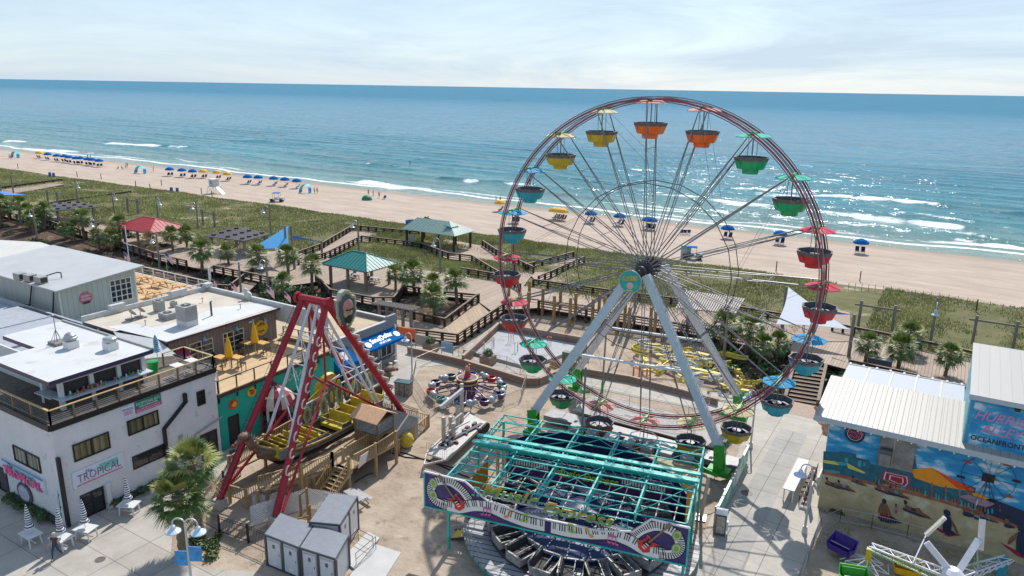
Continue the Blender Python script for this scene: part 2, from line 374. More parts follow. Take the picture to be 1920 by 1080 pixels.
def axis(lo, hi, core0, core1, st, grow=1.25):
    a = list(np.arange(core0, core1+st/2, st)); s = st
    x = core0
    while x > lo: s *= grow; x -= s; a.insert(0, x)
    s = st; x = core1
    while x < hi: s *= grow; x += s; a.append(x)
    return a
def gridmesh(name, xs, ys, fz, mat_, attr=None, smooth=True):
    nx, ny = len(xs), len(ys); V = np.zeros((ny, nx,3)); V[...,0] = np.array(xs)[None, :]; V[...,1] = np.array(ys)[:, None]
    fz(V)
    i = np.arange(nx-1)[None, :]+np.arange(ny-1)[:, None]*nx
    F = np.stack([i, i+1, i+1+nx, i+nx],-1).reshape(-1,4)
    me = bpy.data.meshes.new(name); me.vertices.add(nx*ny); me.vertices.foreach_set('co', V.ravel()); me.loops.add(F.size); me.loops.foreach_set('vertex_index', F.ravel().astype(np.int32))
    me.polygons.add(len(F)); me.polygons.foreach_set('loop_start', np.arange(0, F.size,4, dtype=np.int32)); me.update(calc_edges=True)
    me.polygons.foreach_set('use_smooth',[smooth]*len(F)); me.materials.append(mat_)
    o = bpy.data.objects.new(name, me); COL.objects.link(o); return o
def fz(V):
    for j in range(V.shape[0]):
        for i in range(V.shape[1]): V[j, i,2] = hgt(V[j, i,0], min(V[j, i,1],260))
g = gridmesh('ground', axis(-60000,60000,-260,70,2.5,1.35), axis(-300,250,0,180,1.25,1.4), fz, ground_mat()); tag(g, kind='structure')
# ================================================================ sea
BR = [((190,268),(377,277),3.6,1),((-40,262),(60,268),2.5,.8),((20,277),(245,292),3.5,.75),((683,308),(750,313),1.2,.9),((668,338),(830,361),4.2,.95),((600,323),(690,330),.8,.35),((818,332),(905,341),2.6,1),((905,340),(1010,348),1.2,.8),((1040,352),(1350,372),2.5,.6),
      ((1350,352),(1540,364),2.0,.8),((1480,365),(1640,372),2.4,.8),((1600,371),(1790,386),2.6,1),((1590,403),(1820,428),3.6,.9),((1500,392),(1700,412),3.0,.6),((1400,360),(1650,380),5.0,.5),((1660,395),(1930,430),2.0,.45),((1250,385),(1500,410),2.5,.5),((1320,372),(1560,400),3.6,.7),((1780,446),(1925,470),2.4,.9),((1830,395),(1930,402),1,.7),((430,288),(470,291),.8,.8),((60,292),(200,302),1.5,.7),((1700,425),(1900,452),1.3,.6),((1150,378),(1300,396),1.6,.6)]
BRW = []
for p, q, w, s in BR:
    a, b_ = at(p[0], p[1],-1), at(q[0], q[1],-1); BRW.append((a.x, a.y, b_.x, b_.y, w, s))
SWL = [((780,312),(870,322),.5),((1140,315),(1300,325),.5),((450,262),(620,275),.35),((750,298),(860,303),.5),((1180,295),(1320,305),.4),((400,262),(560,268),.3),((640,330),(720,340),.5)]
SW = []
for p, q, s in SWL:
    a, b_ = at(p[0], p[1],-1), at(q[0], q[1],-1); SW.append((a.x, a.y, b_.x, b_.y, s))
def shoreline(x): return 166+1.3*math.sin(x*.045+.5)+.9*math.sin(x*.13)+.5*math.sin(x*.31+1)
FOAM = {}
def fsea(V):
    ny, nx = V.shape[:2]; fo = np.zeros((ny, nx)); X = V[...,0]; Y = V[...,1]; Z = np.full_like(X,-1.0)
    d = Y-166; near = np.clip((Y-166)/14,0,1)*np.clip((560-Y)/300,0,1)
    Z += near*(.16*np.sin(Y*.55+.6*np.sin(X*.03)+X*.012)+.10*np.sin(Y*.31-X*.02+1.3*np.sin(X*.017))+.05*np.sin(Y*1.1+X*.09))
    for (x0, y0, x1, y1, w, s) in BRW:
        t = (X-x0)/(x1-x0+1e-6); yl = y0+(y1-y0)*t+.9*np.sin(X*.19+x0)+.5*np.sin(X*.53)
        env = np.clip(t/.12,0,1)*np.clip((1-t)/.12,0,1); env = env*(t > 0)*(t < 1)
        dd = yl-Y       # >0: shoreward of the crest
        fo = np.maximum(fo, s*env*np.clip(.75+.45*np.sin(X*.11+x0)+.35*np.sin(X*.37+y0)+.25*np.sin(X*.83),.15,1.15)*np.clip((dd+.5)/.7,0,1)*np.clip(1-dd/(w*2.0),0,1)*(dd > -.5))
        Z += .55*s*env*np.exp(-((dd+.6)/1.4)**2)
    for (x0, y0, x1, y1, s) in SW:
        t = (X-x0)/(x1-x0+1e-6); yl = y0+(y1-y0)*t; env = np.clip(t/.25,0,1)*np.clip((1-t)/.25,0,1)
        Z += 1.0*s*env*np.exp(-((yl-Y)/1.6)**2)
    for j in range(ny):
        for i in range(nx):
            y = Y[j, i]
            if 158 < y < 185:
                x = X[j, i]; dd = y-shoreline(x); a = max(0,1-abs(dd-.6)/1.6)*.95
                a = max(a,.62*max(0,1-abs(dd-5-2.5*mn.noise((x*.05,3,0)))/2.6)*max(0,.55+mn.noise((x*.03, y*.1,7))*1.6),.6*max(0,1-abs(dd-12-4*mn.noise((x*.035,8,0)))/1.8)*max(0,.25+mn.noise((x*.022,2,9))*2.2))
                fo[j, i] = max(fo[j, i], a)
            if y < 560: Z[j, i] += .06*mn.noise((X[j, i]*.12, y*.3,2))*min(1, max(0,(y-168)/8))
    V[...,2] = Z; FOAM['f'] = fo
def sea_mat():
    m = bpy.data.materials.new('sea water and foam'); m.use_nodes = True; n = m.node_tree.nodes; l = m.node_tree.links; b = n['Principled BSDF']
    tc = n.new('ShaderNodeTexCoord'); sp = n.new('ShaderNodeSeparateXYZ'); l.new(tc.outputs['Object'], sp.inputs[0])
    mr = n.new('ShaderNodeMapRange'); mr.inputs['From Min'].default_value = 160; mr.inputs['From Max'].default_value = 900; mr.interpolation_type = 'LINEAR'; l.new(sp.outputs['Y'], mr.inputs['Value'])
    cr = n.new('ShaderNodeValToRGB'); e = cr.color_ramp.elements; e[0].position = 0; e[0].color = (.2,.25,.19,1); e[1].position = 1; e[1].color = (.006,.15,.25,1)
    for p, c in ((.02,(.1,.2,.18)),(.07,(.02,.16,.18)),(.2,(.004,.14,.195)),(.5,(.004,.14,.225))):
        k = e.new(p); k.color = c+(1,)
    l.new(mr.outputs[0], cr.inputs[0])
    mpa = n.new('ShaderNodeMapping'); mpa.inputs['Scale'].default_value = (.012,.05,1); l.new(tc.outputs['Object'], mpa.inputs[0])
    na = n.new('ShaderNodeTexNoise'); na.inputs['Scale'].default_value = 1; na.inputs['Detail'].default_value = 7; l.new(mpa.outputs[0], na.inputs['Vector'])
    mv = n.new('ShaderNodeMapRange'); mv.inputs['From Min'].default_value = .3; mv.inputs['From Max'].default_value = .7; mv.inputs['To Min'].default_value = .72; mv.inputs['To Max'].default_value = 1.28; l.new(na.outputs['Fac'], mv.inputs['Value'])
    mm = n.new('ShaderNodeMix'); mm.data_type = 'RGBA'; mm.blend_type = 'MULTIPLY'; mm.inputs[0].default_value = 1; l.new(cr.outputs[0], mm.inputs[6]); l.new(mv.outputs[0], mm.inputs[7])
    at_ = n.new('ShaderNodeAttribute'); at_.attribute_name = 'foam'
    mpf = n.new('ShaderNodeMapping'); mpf.inputs['Scale'].default_value = (.5,1.1,1); l.new(tc.outputs['Object'], mpf.inputs[0])
    nf = n.new('ShaderNodeTexNoise'); nf.inputs['Scale'].default_value = 1.1; nf.inputs['Detail'].default_value = 8; nf.inputs['Roughness'].default_value = .7; l.new(mpf.outputs[0], nf.inputs['Vector'])
    ad = n.new('ShaderNodeMath'); ad.operation = 'ADD'; l.new(at_.outputs['Fac'], ad.inputs[0]); l.new(nf.outputs['Fac'], ad.inputs[1])
    fr = n.new('ShaderNodeMapRange'); fr.inputs['From Min'].default_value = .78; fr.inputs['From Max'].default_value = 1.08; l.new(ad.outputs[0], fr.inputs['Value'])
    fx = n.new('ShaderNodeMix'); fx.data_type = 'RGBA'; l.new(fr.outputs[0], fx.inputs[0]); l.new(mm.outputs[2], fx.inputs[6]); fx.inputs[7].default_value = (.78,.8,.8,1); l.new(fx.outputs[2], b.inputs['Base Color'])
    rr = n.new('ShaderNodeMapRange'); rr.inputs['To Min'].default_value = .14; rr.inputs['To Max'].default_value = .8; l.new(fr.outputs[0], rr.inputs['Value']); l.new(rr.outputs[0], b.inputs['Roughness'])
    b.inputs['IOR'].default_value = 1.33
    def nv(sx, sy, det, k):     # slopes of the wave facets, not filtered by the pixel size
        q = n.new('ShaderNodeMapping'); q.inputs['Scale'].default_value = (sx, sy,1); q.inputs['Rotation'].default_value = (0,0,.12); l.new(tc.outputs['Object'], q.inputs[0])
        z = n.new('ShaderNodeTexNoise'); z.inputs['Scale'].default_value = 1; z.inputs['Detail'].default_value = det; z.inputs['Roughness'].default_value = .6; l.new(q.outputs[0], z.inputs['Vector'])
        v = n.new('ShaderNodeVectorMath'); v.operation = 'SUBTRACT'; l.new(z.outputs['Color'], v.inputs[0]); v.inputs[1].default_value = (.5,.5,.5)
        w = n.new('ShaderNodeVectorMath'); w.operation = 'MULTIPLY'; l.new(v.outputs[0], w.inputs[0]); w.inputs[1].default_value = (k, k*1.2,0); return w.outputs[0]
    def vadd(a, c):
        w = n.new('ShaderNodeVectorMath'); w.operation = 'ADD'; l.new(a, w.inputs[0]); l.new(c, w.inputs[1]); return w.outputs[0]
    ge = n.new('ShaderNodeNewGeometry'); sm = vadd(vadd(nv(2.9,4.6,2,1.1), nv(.22,.6,3,.8)), ge.outputs['Normal'])
    no = n.new('ShaderNodeVectorMath'); no.operation = 'NORMALIZE'; l.new(sm, no.inputs[0]); l.new(no.outputs[0], b.inputs['Normal']); sl_ = n.new('ShaderNodeMapRange'); sl_.inputs['From Min'].default_value = 200; sl_.inputs['From Max'].default_value = 1800; sl_.inputs['To Min'].default_value = .3; sl_.inputs['To Max'].default_value = .1; l.new(sp.outputs['Y'], sl_.inputs['Value']); l.new(sl_.outputs[0], b.inputs['Specular IOR Level'])
    # far out the unresolved chop scatters light instead of mirroring the sky
    df = n.new('ShaderNodeBsdfDiffuse'); l.new(fx.outputs[2], df.inputs['Color']); ms = n.new('ShaderNodeMixShader'); mr2 = n.new('ShaderNodeMapRange'); mr2.inputs['From Min'].default_value = 180; mr2.inputs['From Max'].default_value = 1500; mr2.inputs['To Min'].default_value = .1; mr2.inputs['To Max'].default_value = .62
    l.new(sp.outputs['Y'], mr2.inputs['Value']); l.new(mr2.outputs[0], ms.inputs[0]); l.new(b.outputs[0], ms.inputs[1]); l.new(df.outputs[0], ms.inputs[2]); l.new(ms.outputs[0], n['Material Output'].inputs['Surface']); return m
xs = axis(-90000,90000,-400,120,2.2,1.3); ys = axis(156,120000,158,330,.75,1.12)
ys = [y for y in ys if y >= 157]
s = gridmesh('sea', xs, ys, fsea, sea_mat()); tag(s, kind='structure')
fa = s.data.attributes.new('foam', 'FLOAT', 'POINT'); fa.data.foreach_set('value', FOAM['f'].ravel())
# ================================================================ paving
def pav_mat(name, c, sx, sy, rot=0):
    m = bpy.data.materials.new(name); m.use_nodes = True; n = m.node_tree.nodes; l = m.node_tree.links; b = n['Principled BSDF']; b.inputs['Roughness'].default_value = .85
    tc = n.new('ShaderNodeTexCoord'); mp = n.new('ShaderNodeMapping'); mp.inputs['Rotation'].default_value = (0,0, rot); l.new(tc.outputs['Object'], mp.inputs[0])
    bt = n.new('ShaderNodeTexBrick'); bt.offset = 0; bt.inputs['Scale'].default_value = 1; bt.inputs['Brick Width'].default_value = sx; bt.inputs['Row Height'].default_value = sy; bt.inputs['Mortar Size'].default_value = .03; bt.inputs['Mortar Smooth'].default_value = .3
    bt.inputs['Color1'].default_value = tuple(c)+(1,); bt.inputs['Color2'].default_value = tuple(v*.87 for v in c)+(1,); bt.inputs['Mortar'].default_value = tuple(v*.45 for v in c)+(1,)
    l.new(mp.outputs[0], bt.inputs['Vector'])
    nz = n.new('ShaderNodeTexNoise'); nz.inputs['Scale'].default_value = .5; nz.inputs['Detail'].default_value = 9; nz.inputs['Roughness'].default_value = .72; l.new(tc.outputs['Object'], nz.inputs['Vector'])
    mr = n.new('ShaderNodeMapRange'); mr.inputs['From Min'].default_value = .3; mr.inputs['From Max'].default_value = .7; mr.inputs['To Min'].default_value = .8; mr.inputs['To Max'].default_value = 1.12; l.new(nz.outputs['Fac'], mr.inputs['Value'])
    mx = n.new('ShaderNodeMix'); mx.data_type = 'RGBA'; mx.blend_type = 'MULTIPLY'; mx.inputs[0].default_value = 1; l.new(bt.outputs['Color'], mx.inputs[6]); l.new(mr.outputs[0], mx.inputs[7]); l.new(mx.outputs[2], b.inputs['Base Color'])
    return m
PV = pav_mat('grey beige concrete slabs',(.45,.41,.355),3.1,2.3)
PV2 = pav_mat('plaza concrete slabs',(.48,.435,.37),3.6,3.6)
def sheet(name, poly, z, m):
    b = MB(); b.prism(poly, z-.25, z,0); o = b.build(name, m); return tag(o, kind='structure')
sheet('plaza',[(-110,-2),(-24,-2),(-24,24.6),(-32.5,24.6),(-35,23.2),(-38.2,23.0),(-39.8,24.2),(-42.6,26.5),(-43.2,29),(-43.2,44),(-41.7,47),(-41.7,50),(-43.4,53),(-45,56.2),(-42.5,59),(-36,60.2),(-30,61),(-11.8,61),(-11.8,35),(-11.8,-2),(-4.9,-2),(-4.9,66.8),(-12.5,66.8),(-26,64.8),(-33,61.9) ,(-41,61.6),(-51.5,61.9),(-62,58),(-110,58)][:17]+[(-24,61.3),(-24,63.6),(-33,63.0),(-41,61.7),(-51.5,61.9),(-62,60.6),(-110,60.6)],.03, PV)
sheet('pavement',[(-12.1,-5),(-5.0,-5),(-5.0,48),(-5.3,50.3),(-6.5,67.6),(-13.4,67.6),(-24.1,65.5),(-24.1,61.3),(-13.3,62.5),(-12.3,55.5),(-11.2,44)],.034, PV2)
b = MB(); b.prism([(-9.9,20),(-7.9,20),(-8.2,62),(-10.4,62)],.036,.040,0); tag(b.build('pavement', pav_mat('greyer middle strip of slabs',(.39,.37,.335),3.1,2.3)), kind='structure')
# ================================================================ big wheel
WC = Vector((-19.7,52.4,14.87)); RP = 12.45; YW = R_(1.95); NG = 20; PH = -.0439
we = Vector((math.cos(YW), math.sin(YW),0)); wn_ = Vector((-math.sin(YW), math.cos(YW),0)); UZ = Vector((0,0,1))
def wp(ang, r, w): return WC+we*(r*math.sin(ang))+UZ*(r*math.cos(ang))+wn_*w
wheel = thing('ferris_wheel', 'tall open ferris wheel with dark red rims and white A-frame legs beside the beach', 'ferris wheel',(WC.x, WC.y,0))
HW = 1.12
for w in (-HW, HW):
    b = MB(); N = 80
    for i in range(N):
        a0, a1 = 2*PI*i/N+PH,2*PI*(i+1)/N+PH
        for rr in (RP-.12, RP+.2): b.tube(wp(a0, rr, w), wp(a1, rr, w),.042,6,0, cap=False)
        p, q = wp(a0, RP+.04, w), wp(a1, RP+.04, w); b.bar(p, q,.05,.13,1, up=(p-WC-wn_*w).normalized())
    b.build('rim',[M['steel'], M['rimred']], wheel)
for k in range(NG):
    a = PH+k*2*PI/NG
    b = MB()
    for w in (-HW, HW):
        s = 1 if w > 0 else -1
        b.tube(wp(a, RP-.15, w), wp(a+R_(14),.55, w*.78),.036,5); b.tube(wp(a, RP-.15, w), wp(a-R_(14),.55, w*.78),.036,5)
    # struts and braces between the two spokes of the arm
    for r0 in (4.2,9.0):
        b.tube(wp(a, r0,-HW*.98), wp(a, r0, HW*.98),.03,5)
    b.tube(wp(a,9.0,-HW), wp(a,4.2, HW),.018,4)
    b.build('spoke', M['steel'], wheel)
b = MB()
for w in (-HW, HW):
    for k in range(NG):
        b.tube(wp(PH+k*2*PI/NG,6.55, w*.95), wp(PH+(k+1)*2*PI/NG,6.55, w*.95),.032,4)
        if k % 2: b.tube(wp(PH+k*2*PI/NG, RP-.2, w), wp(PH+(k+2)*2*PI/NG,6.55, w*.95),.009,4)
b.build('brace_ring', M['darksteel'], wheel)
b = MB()
for w0, w1, r in ((-HW*.95,-HW*.7,.62),(HW*.7, HW*.95,.62),(-2.1,2.1,.2),(-1.75,-1.5,.42),(1.5,1.75,.42)): b.tube(WC+wn_*w0, WC+wn_*w1, r,20)
for k in range(20):
    a = 2*PI*k/20
    for w in (-HW*.8, HW*.8): b.tube(wp(a,.5, w), wp(a,.78, w),.05,5)
b.build('hub', M['darksteel'], wheel)
# pivots and green canopy brackets
for k in range(NG):
    a = PH+k*2*PI/NG; b = MB(); b.tube(wp(a, RP,-HW-.1), wp(a, RP, HW+.1),.06,6); b.bar(wp(a, RP+.02,-.62), wp(a, RP+.02,.62),.15,.15,0)
    b.build('pivot', M['lime'] if 4 < k < 17 else M['greenpaint'], wheel)
# legs
FR = at(1350,842,2.5); FL = at(1000,775,2.5); BRt = at(1385,745,2.5); BLt = FL+(BRt-FR); BLt.x += .2
LEGM = mat('white leg paint',(.66,.68,.7),.45, var=.1, stain=((.4,.42,.42),2.5,.66)); LEG_SHADE = mat('leg face tinted for shade',(.45,.55,.6),.4, var=.08)  # bluish shade of the outer leg faces is painted in as a second colour
for foot, w, sx in ((FL,-2.0,-.55),(FR,-2.0,.55),(BLt,2.0,-.55),(BRt,2.0,.55)):
    top = WC+wn_*w+we*sx-UZ*.1; b = MB(); ext = foot+(foot-top).normalized()*.35
    b.bar(top, ext,.4,.56,0, up=we); b.bar(top+(wn_*-.24 if w < 0 else wn_*.24), ext+(wn_*-.24 if w < 0 else wn_*.24),.04,.56,1, up=we)
    # ladder / light fittings along the leg
    d = (ext-top);
    for i in range(26):
        t = .06+i*.034; p = top+d*t+we*(.37 if sx > 0 else -.37); b.tube(p-wn_*.12, p+wn_*.12,.028,4,2)
    for e in (-.14,.14): b.tube(top+we*.4*(1 if sx > 0 else -1)+wn_*e, ext+we*.4*(1 if sx > 0 else -1)+wn_*e,.02,4,2)
    b.build('leg',[LEGM, LEG_SHADE, M['galv']], wheel)
b = MB()
for w, L, Rr in ((-2.0, FL, FR),(2.0, BLt, BRt)):
    tl, tr = WC+wn_*w-we*.55, WC+wn_*w+we*.55
    for t in (.56,): b.bar(tl.lerp(L, t), tr.lerp(Rr, t),.17,.17,0)
for t in (.3,.9):
    b.tube((WC-wn_*2-we*.55).lerp(FL, t),(WC+wn_*2-we*.55).lerp(BLt, t),.03,5,1); b.tube((WC-wn_*2+we*.55).lerp(FR, t),(WC+wn_*2+we*.55).lerp(BRt, t),.03,5,1)
b.build('cross_beam',[LEGM, M['steel']], wheel)
for foot, sgn in ((FL,-1),(FR,1),(BLt,-1),(BRt,1)):
    b = MB(); f = foot;
    for e in (-.32,.32):
        o = wn_*e
        b.slab([f+o+we*(-.42)+UZ*.3, f+o+we*.38+UZ*.5, Vector((f.x, f.y,.9))+o+we*.42, Vector((f.x, f.y,.9))+o-we*.3], wn_*.05,0)
    b.box(f.x-.7, f.x+.9, f.y-.45, f.y+.45,.55,.95,0); b.bar(f-UZ*.4, Vector((f.x, f.y,.9)),.22,.22,0)
    b.bar(Vector((f.x+sgn*.2, f.y-.7,.7)), Vector((f.x-sgn*1.6, f.y-.5,.95)),.12,.3,0); b.bar((f.x+.5, f.y-.42,2.4),(f.x+.7, f.y-.5,.9),.06,.1,1)
    b.build('foot',[M['greenpaint'], M['lime']], wheel)
# base trailer and platform
b = MB(); x0, x1 = FL.x-.6, FR.x+1.0; yb, yf = 46.9,58.6
b.box(FL.x-.9, FR.x+1.2,51.6,53.2,.35,.8,0); b.box(FL.x+.6, FR.x-.9,54.2,58.6,.5,.62,1); b.box(FL.x+1.2, FR.x-1.2,47.6,50.4,.45,.57,2)
for i in range(7): b.box(FL.x+2+i*1.6, FL.x+2.9+i*1.6,50.6,51.4,.3,.9,3)
for x in (FL.x+2, FL.x+6, FR.x-4, FR.x-1): b.tube((x,51.8,.42),(x,52.2,.42),.42,14,4)
for i in range(11): b.box(FL.x+3+.9*(i % 5), FL.x+3.8+.9*(i % 5),55.2+.35*i,55.35+.35*i,.63,.66,3)
b.build('base_platform',[M['steel'], mat('worn beige platform sheet',(.34,.32,.3),.7, var=.2, stain=((.2,.16,.13),1.5,.6)), mat('worn ochre sheet',(.36,.3,.16),.7, var=.2), M['grey'], M['rubber']], wheel)
# round name sign in front of the hub
sg = WC-wn_*2.75-UZ*.55-we*.35; b = MB(); b.tube(sg, sg-wn_*.08,.82,28); b.tube(sg+wn_*.01, sg-wn_*.06,.87,28,1)
sgn = b.build('sign',[mat('teal sign face',(.01,.36,.33),.4, var=.15, stain=((.05,.45,.2),3,.6)), M['galv']], wheel)
def childtext(*a, par, **k):
    o = text(*a, parent=None, **k); inv = INV[par.name]; o.data.transform(inv); o.parent = par; INV[o.name] = inv; return o
def scrawl(o, xd, yd, w, h, n_, m, par, seed=1, arc=0):
    """lettering too small to read in the photograph: strokes of its size, weight and colour"""
    r = random.Random(seed); b = MB(); xd = Vector(xd).normalized(); yd = Vector(yd).normalized(); nd = xd.cross(yd); o = Vector(o); t = min(w/n_*.24, h*.22)
    P = lambda x, y: o+xd*x+yd*(y+arc*(1-(2*x/w-1)**2))+nd*.01
    b.bar(P(0, h*.04), P(w, h*.04), t*.3,.015,0, up=tuple(nd))
    for i in range(n_):
        x0, x1 = w*(i+.14)/n_, w*(i+.8)/n_; b.bar(P(x0,0), P(x0, h), t,.02,0, up=tuple(nd)); k = r.randrange(4)
        if k < 3: y = (h, h*.5,0)[k]*.92; b.bar(P(x0, y), P(x1, y), t,.02,0, up=tuple(nd))
        if k != 1: b.bar(P(x0 if k == 3 else x1, h), P(x1,0), t,.02,0, up=tuple(nd))
    return b.build('lettering', m, par)
GOLD = mat('gold lettering',(.7,.5,.05),.5, var=.2)
scrawl(sg-wn_*.085-we*.58+UZ*.02, we+UZ*.12, UZ,1.12,.36,8, GOLD, sgn,3)
b = MB(); b.tube(sg-wn_*.08-UZ*.3, sg-wn_*.1-UZ*.3,.26,14); b.ob(tuple(sg-wn_*.1-UZ*.66),(.5,.03,.1), YW,1); b.build('emblem',[mat('pale pink emblem',(.6,.4,.4),.5), GOLD], sgn)
# green struts standing in front of the rim, power cables
for px, py, zz in ((1090,830,7.4),(1129,735,7.4)):
    b = MB(); p = at(px, py,1.0); b.tube((p.x, p.y,0),(p.x, p.y,2.0),.13,8,0); b.tube((p.x, p.y,2.0),(p.x+.1, p.y, zz),.085,8,1)
    b.build('strut',[M['greenpaint'], M['steel']], wheel)
# ---- gondolas
GCOL = {'orange': (.75,.14,.02), 'green': (.01,.36,.13), 'red': (.52,.02,.03), 'blue': (.02,.33,.42), 'yellow': (.5,.37,.02)}
CCOL = {'orange': (.72,.3,.24), 'green': (.01,.5,.34), 'red': (.62,.03,.08), 'blue': (.02,.33,.58), 'yellow': (.62,.52,.28)}
GRIM = mat('dark grey weathered tub rim',(.12,.105,.1),.7, var=.35, vscale=5)
def oct_(r, z, ph=PI/8): return [Vector((r*math.cos(ph+i*PI/4), r*math.sin(ph+i*PI/4), z)) for i in range(8)]
def ring(b, A, B, mi, flip=False):
    n = len(A); f = [(i,(i+1) % n, n+(i+1) % n, n+i) for i in range(n)]
    b.add(A+B,[t[::-1] for t in f] if flip else f, mi)
def make_gondola(c):
    t = thing('gondola', 'x', 'gondola',(0,0,0)); local(t); T = .06
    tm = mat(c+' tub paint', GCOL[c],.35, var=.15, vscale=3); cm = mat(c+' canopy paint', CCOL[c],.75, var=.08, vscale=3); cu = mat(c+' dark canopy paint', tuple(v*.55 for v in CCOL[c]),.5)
    z0 = -1.62
    b = MB(); ring(b, oct_(1.1, z0-.62), oct_(1.15, z0-.18),0); ring(b, oct_(1.08, z0-.6), oct_(1.1, z0-.62),0)
    ring(b, oct_(1.02, z0-.18), oct_(.98, z0-.62),1, False); b.v = b.v
    b.f = b.f;
    b = MB(); ring(b, oct_(.95, z0-.8), oct_(1.17, z0-.24),0); ring(b, oct_(.58, z0-.86), oct_(.95, z0-.8),0); ring(b, oct_(.55, z0-1.15), oct_(.6, z0-.84),0); b.add(oct_(.55, z0-1.15),[tuple(range(8))[::-1]],0)
    ring(b, oct_(.86, z0-.68), oct_(1.08, z0-.02),1, True); b.add(oct_(.86, z0-.68),[tuple(range(8))],1)
    tub = b.build('tub',[tm, mat('tub inside',(.1,.11,.12),.7, var=.2)], t)
    for i in (0,4):
        p = oct_(1.19, z0-.3)[i].lerp(oct_(1.19, z0-.3)[(i+1) % 8],.5); q = oct_(1.02, z0-.66)[i].lerp(oct_(1.02, z0-.66)[(i+1) % 8],.5); d = MB(); d.bar(p*1.0, q*1.0,.3,.03,0); d.build('door', tm, tub)
    b = MB(); ring(b, oct_(1.17, z0-.24), oct_(1.24, z0),0); ring(b, oct_(1.24, z0), oct_(1.12, z0+.01),0); ring(b, oct_(1.12, z0+.01), oct_(1.08, z0-.24),0)
    b.build('tub_rim', GRIM, t)
    b = MB(); ring(b, oct_(.72, z0-.36), oct_(1.03, z0-.33),0); ring(b, oct_(.7, z0-.66), oct_(.72, z0-.36),0, False); b.build('seat', mat('navy seat',(.03,.05,.12),.5), t)
    b = MB(); b.tube((0,0, z0-.7),(0,0,0),.045,8); b.tube((0,0, z0-.25),(0,0, z0-.21),.34,12)
    for s_ in (-.3,.3): b.tube((s_,0,-.1),(s_*1.0,0, z0-.1),.022,5)
    b.build('pole', M['steel'], t)
    # eight-petal canopy
    b = MB(); zc = -.14
    for i in range(8):
        a = PI/8+i*PI/4; a2 = a+PI/4; am = a+PI/8
        A = Vector((1.2*math.cos(a+.06),1.2*math.sin(a+.06), zc-.1)); B = Vector((1.2*math.cos(a2-.06),1.2*math.sin(a2-.06), zc-.1)); Cc = Vector((.18*math.cos(am),.18*math.sin(am), zc+.12)); D = Vector((.72*math.cos(am),.72*math.sin(am), zc+.1))
        b.add([Cc, A, B, D],[(0,1,3),(0,3,2),(1,2,3)], i % 2 if False else 0)
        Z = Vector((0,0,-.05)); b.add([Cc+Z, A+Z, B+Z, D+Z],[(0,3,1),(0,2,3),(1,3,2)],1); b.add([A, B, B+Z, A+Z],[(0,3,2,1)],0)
        b.bar(Vector((0,0, zc+.05)), Vector((1.18*math.cos(a),1.18*math.sin(a), zc-.11)),.05,.03,1)
    b.lathe((0,0, zc+.02),[(.22,0),(.2,.14),(.05,.17)],10,0)
    b.build('canopy',[cm, cu], t)
    return Proto(t)
PG = {c: make_gondola(c) for c in GCOL}
order = ['orange', 'orange', 'green', 'green', 'red', 'red', 'blue', 'blue', 'yellow', 'yellow']*2
desc = ['orange gondola hanging at the very top of the ferris wheel against the sea', 'orange gondola just right of the topmost one on the ferris wheel', 'green gondola high on the right curve of the wheel, next after the orange pair', 'green gondola at the upper right of the wheel, directly above the red pair', 'red gondola on the right of the wheel level with the surf and sand', 'red gondola at the right side of the wheel beside the white shade sail', 'blue gondola at the lower right of the wheel in front of the wide stairs top', 'blue gondola low on the right of the wheel just above the concrete walkway', 'yellow gondola at the lower right beside the white leg foot and green bracket', 'yellow gondola with cream canopy at the bottom of the wheel, right of the lowest pair',
        'orange gondola with pale canopy at the very bottom of the wheel', 'orange gondola with pale canopy at the bottom left of the wheel behind the turquoise frame', 'green gondola half hidden behind the lower left white leg', 'green gondola at the lower left above the round child ride fence', 'red gondola on the lower left of the wheel above the concrete pool slab', 'red gondola on the left of the wheel in front of the boardwalk ramp', 'blue gondola on the left of the wheel in front of the grey green pavilion', 'blue gondola on the upper left of the wheel against the surf line', 'yellow gondola at the upper left of the wheel, lower of the yellow pair', 'yellow gondola near the top of the wheel, left of the topmost orange one']
for k in range(NG):
    p = wp(PH+k*2*PI/NG, RP,0)
    PG[order[k]].put(tuple(p), YW+(.1 if k % 3 else -.12), desc[k], 'gondolas of the ferris wheel')
# side fence panels of the ride with painted art
b = None
ta = at(1403,842,1.2); tb = at(1346,958,1.2); fn = thing('painted_barrier', 'long white and teal painted barrier along the right side of the ferris wheel base', 'barrier',(ta.x, ta.y,0))
b = MB(); b.bar((ta.x, ta.y,.85),(tb.x, tb.y,.85),.1,1.3,0); b.bar((ta.x, ta.y,1.53),(tb.x, tb.y,1.53),.14,.06,1); b.build('panel',[mat('teal and cream barrier art',(.12,.42,.33),.5, var=.3, vscale=.9, stain=((.6,.62,.55),.9,.5)), M['galv']], fn)
for i in range(5):
    p = ta.lerp(tb, i/4); c = MB(); c.box(p.x-.2, p.x-.08, p.y-.05, p.y+.05,0,1.5); c.build('post', M['galv'], fn)
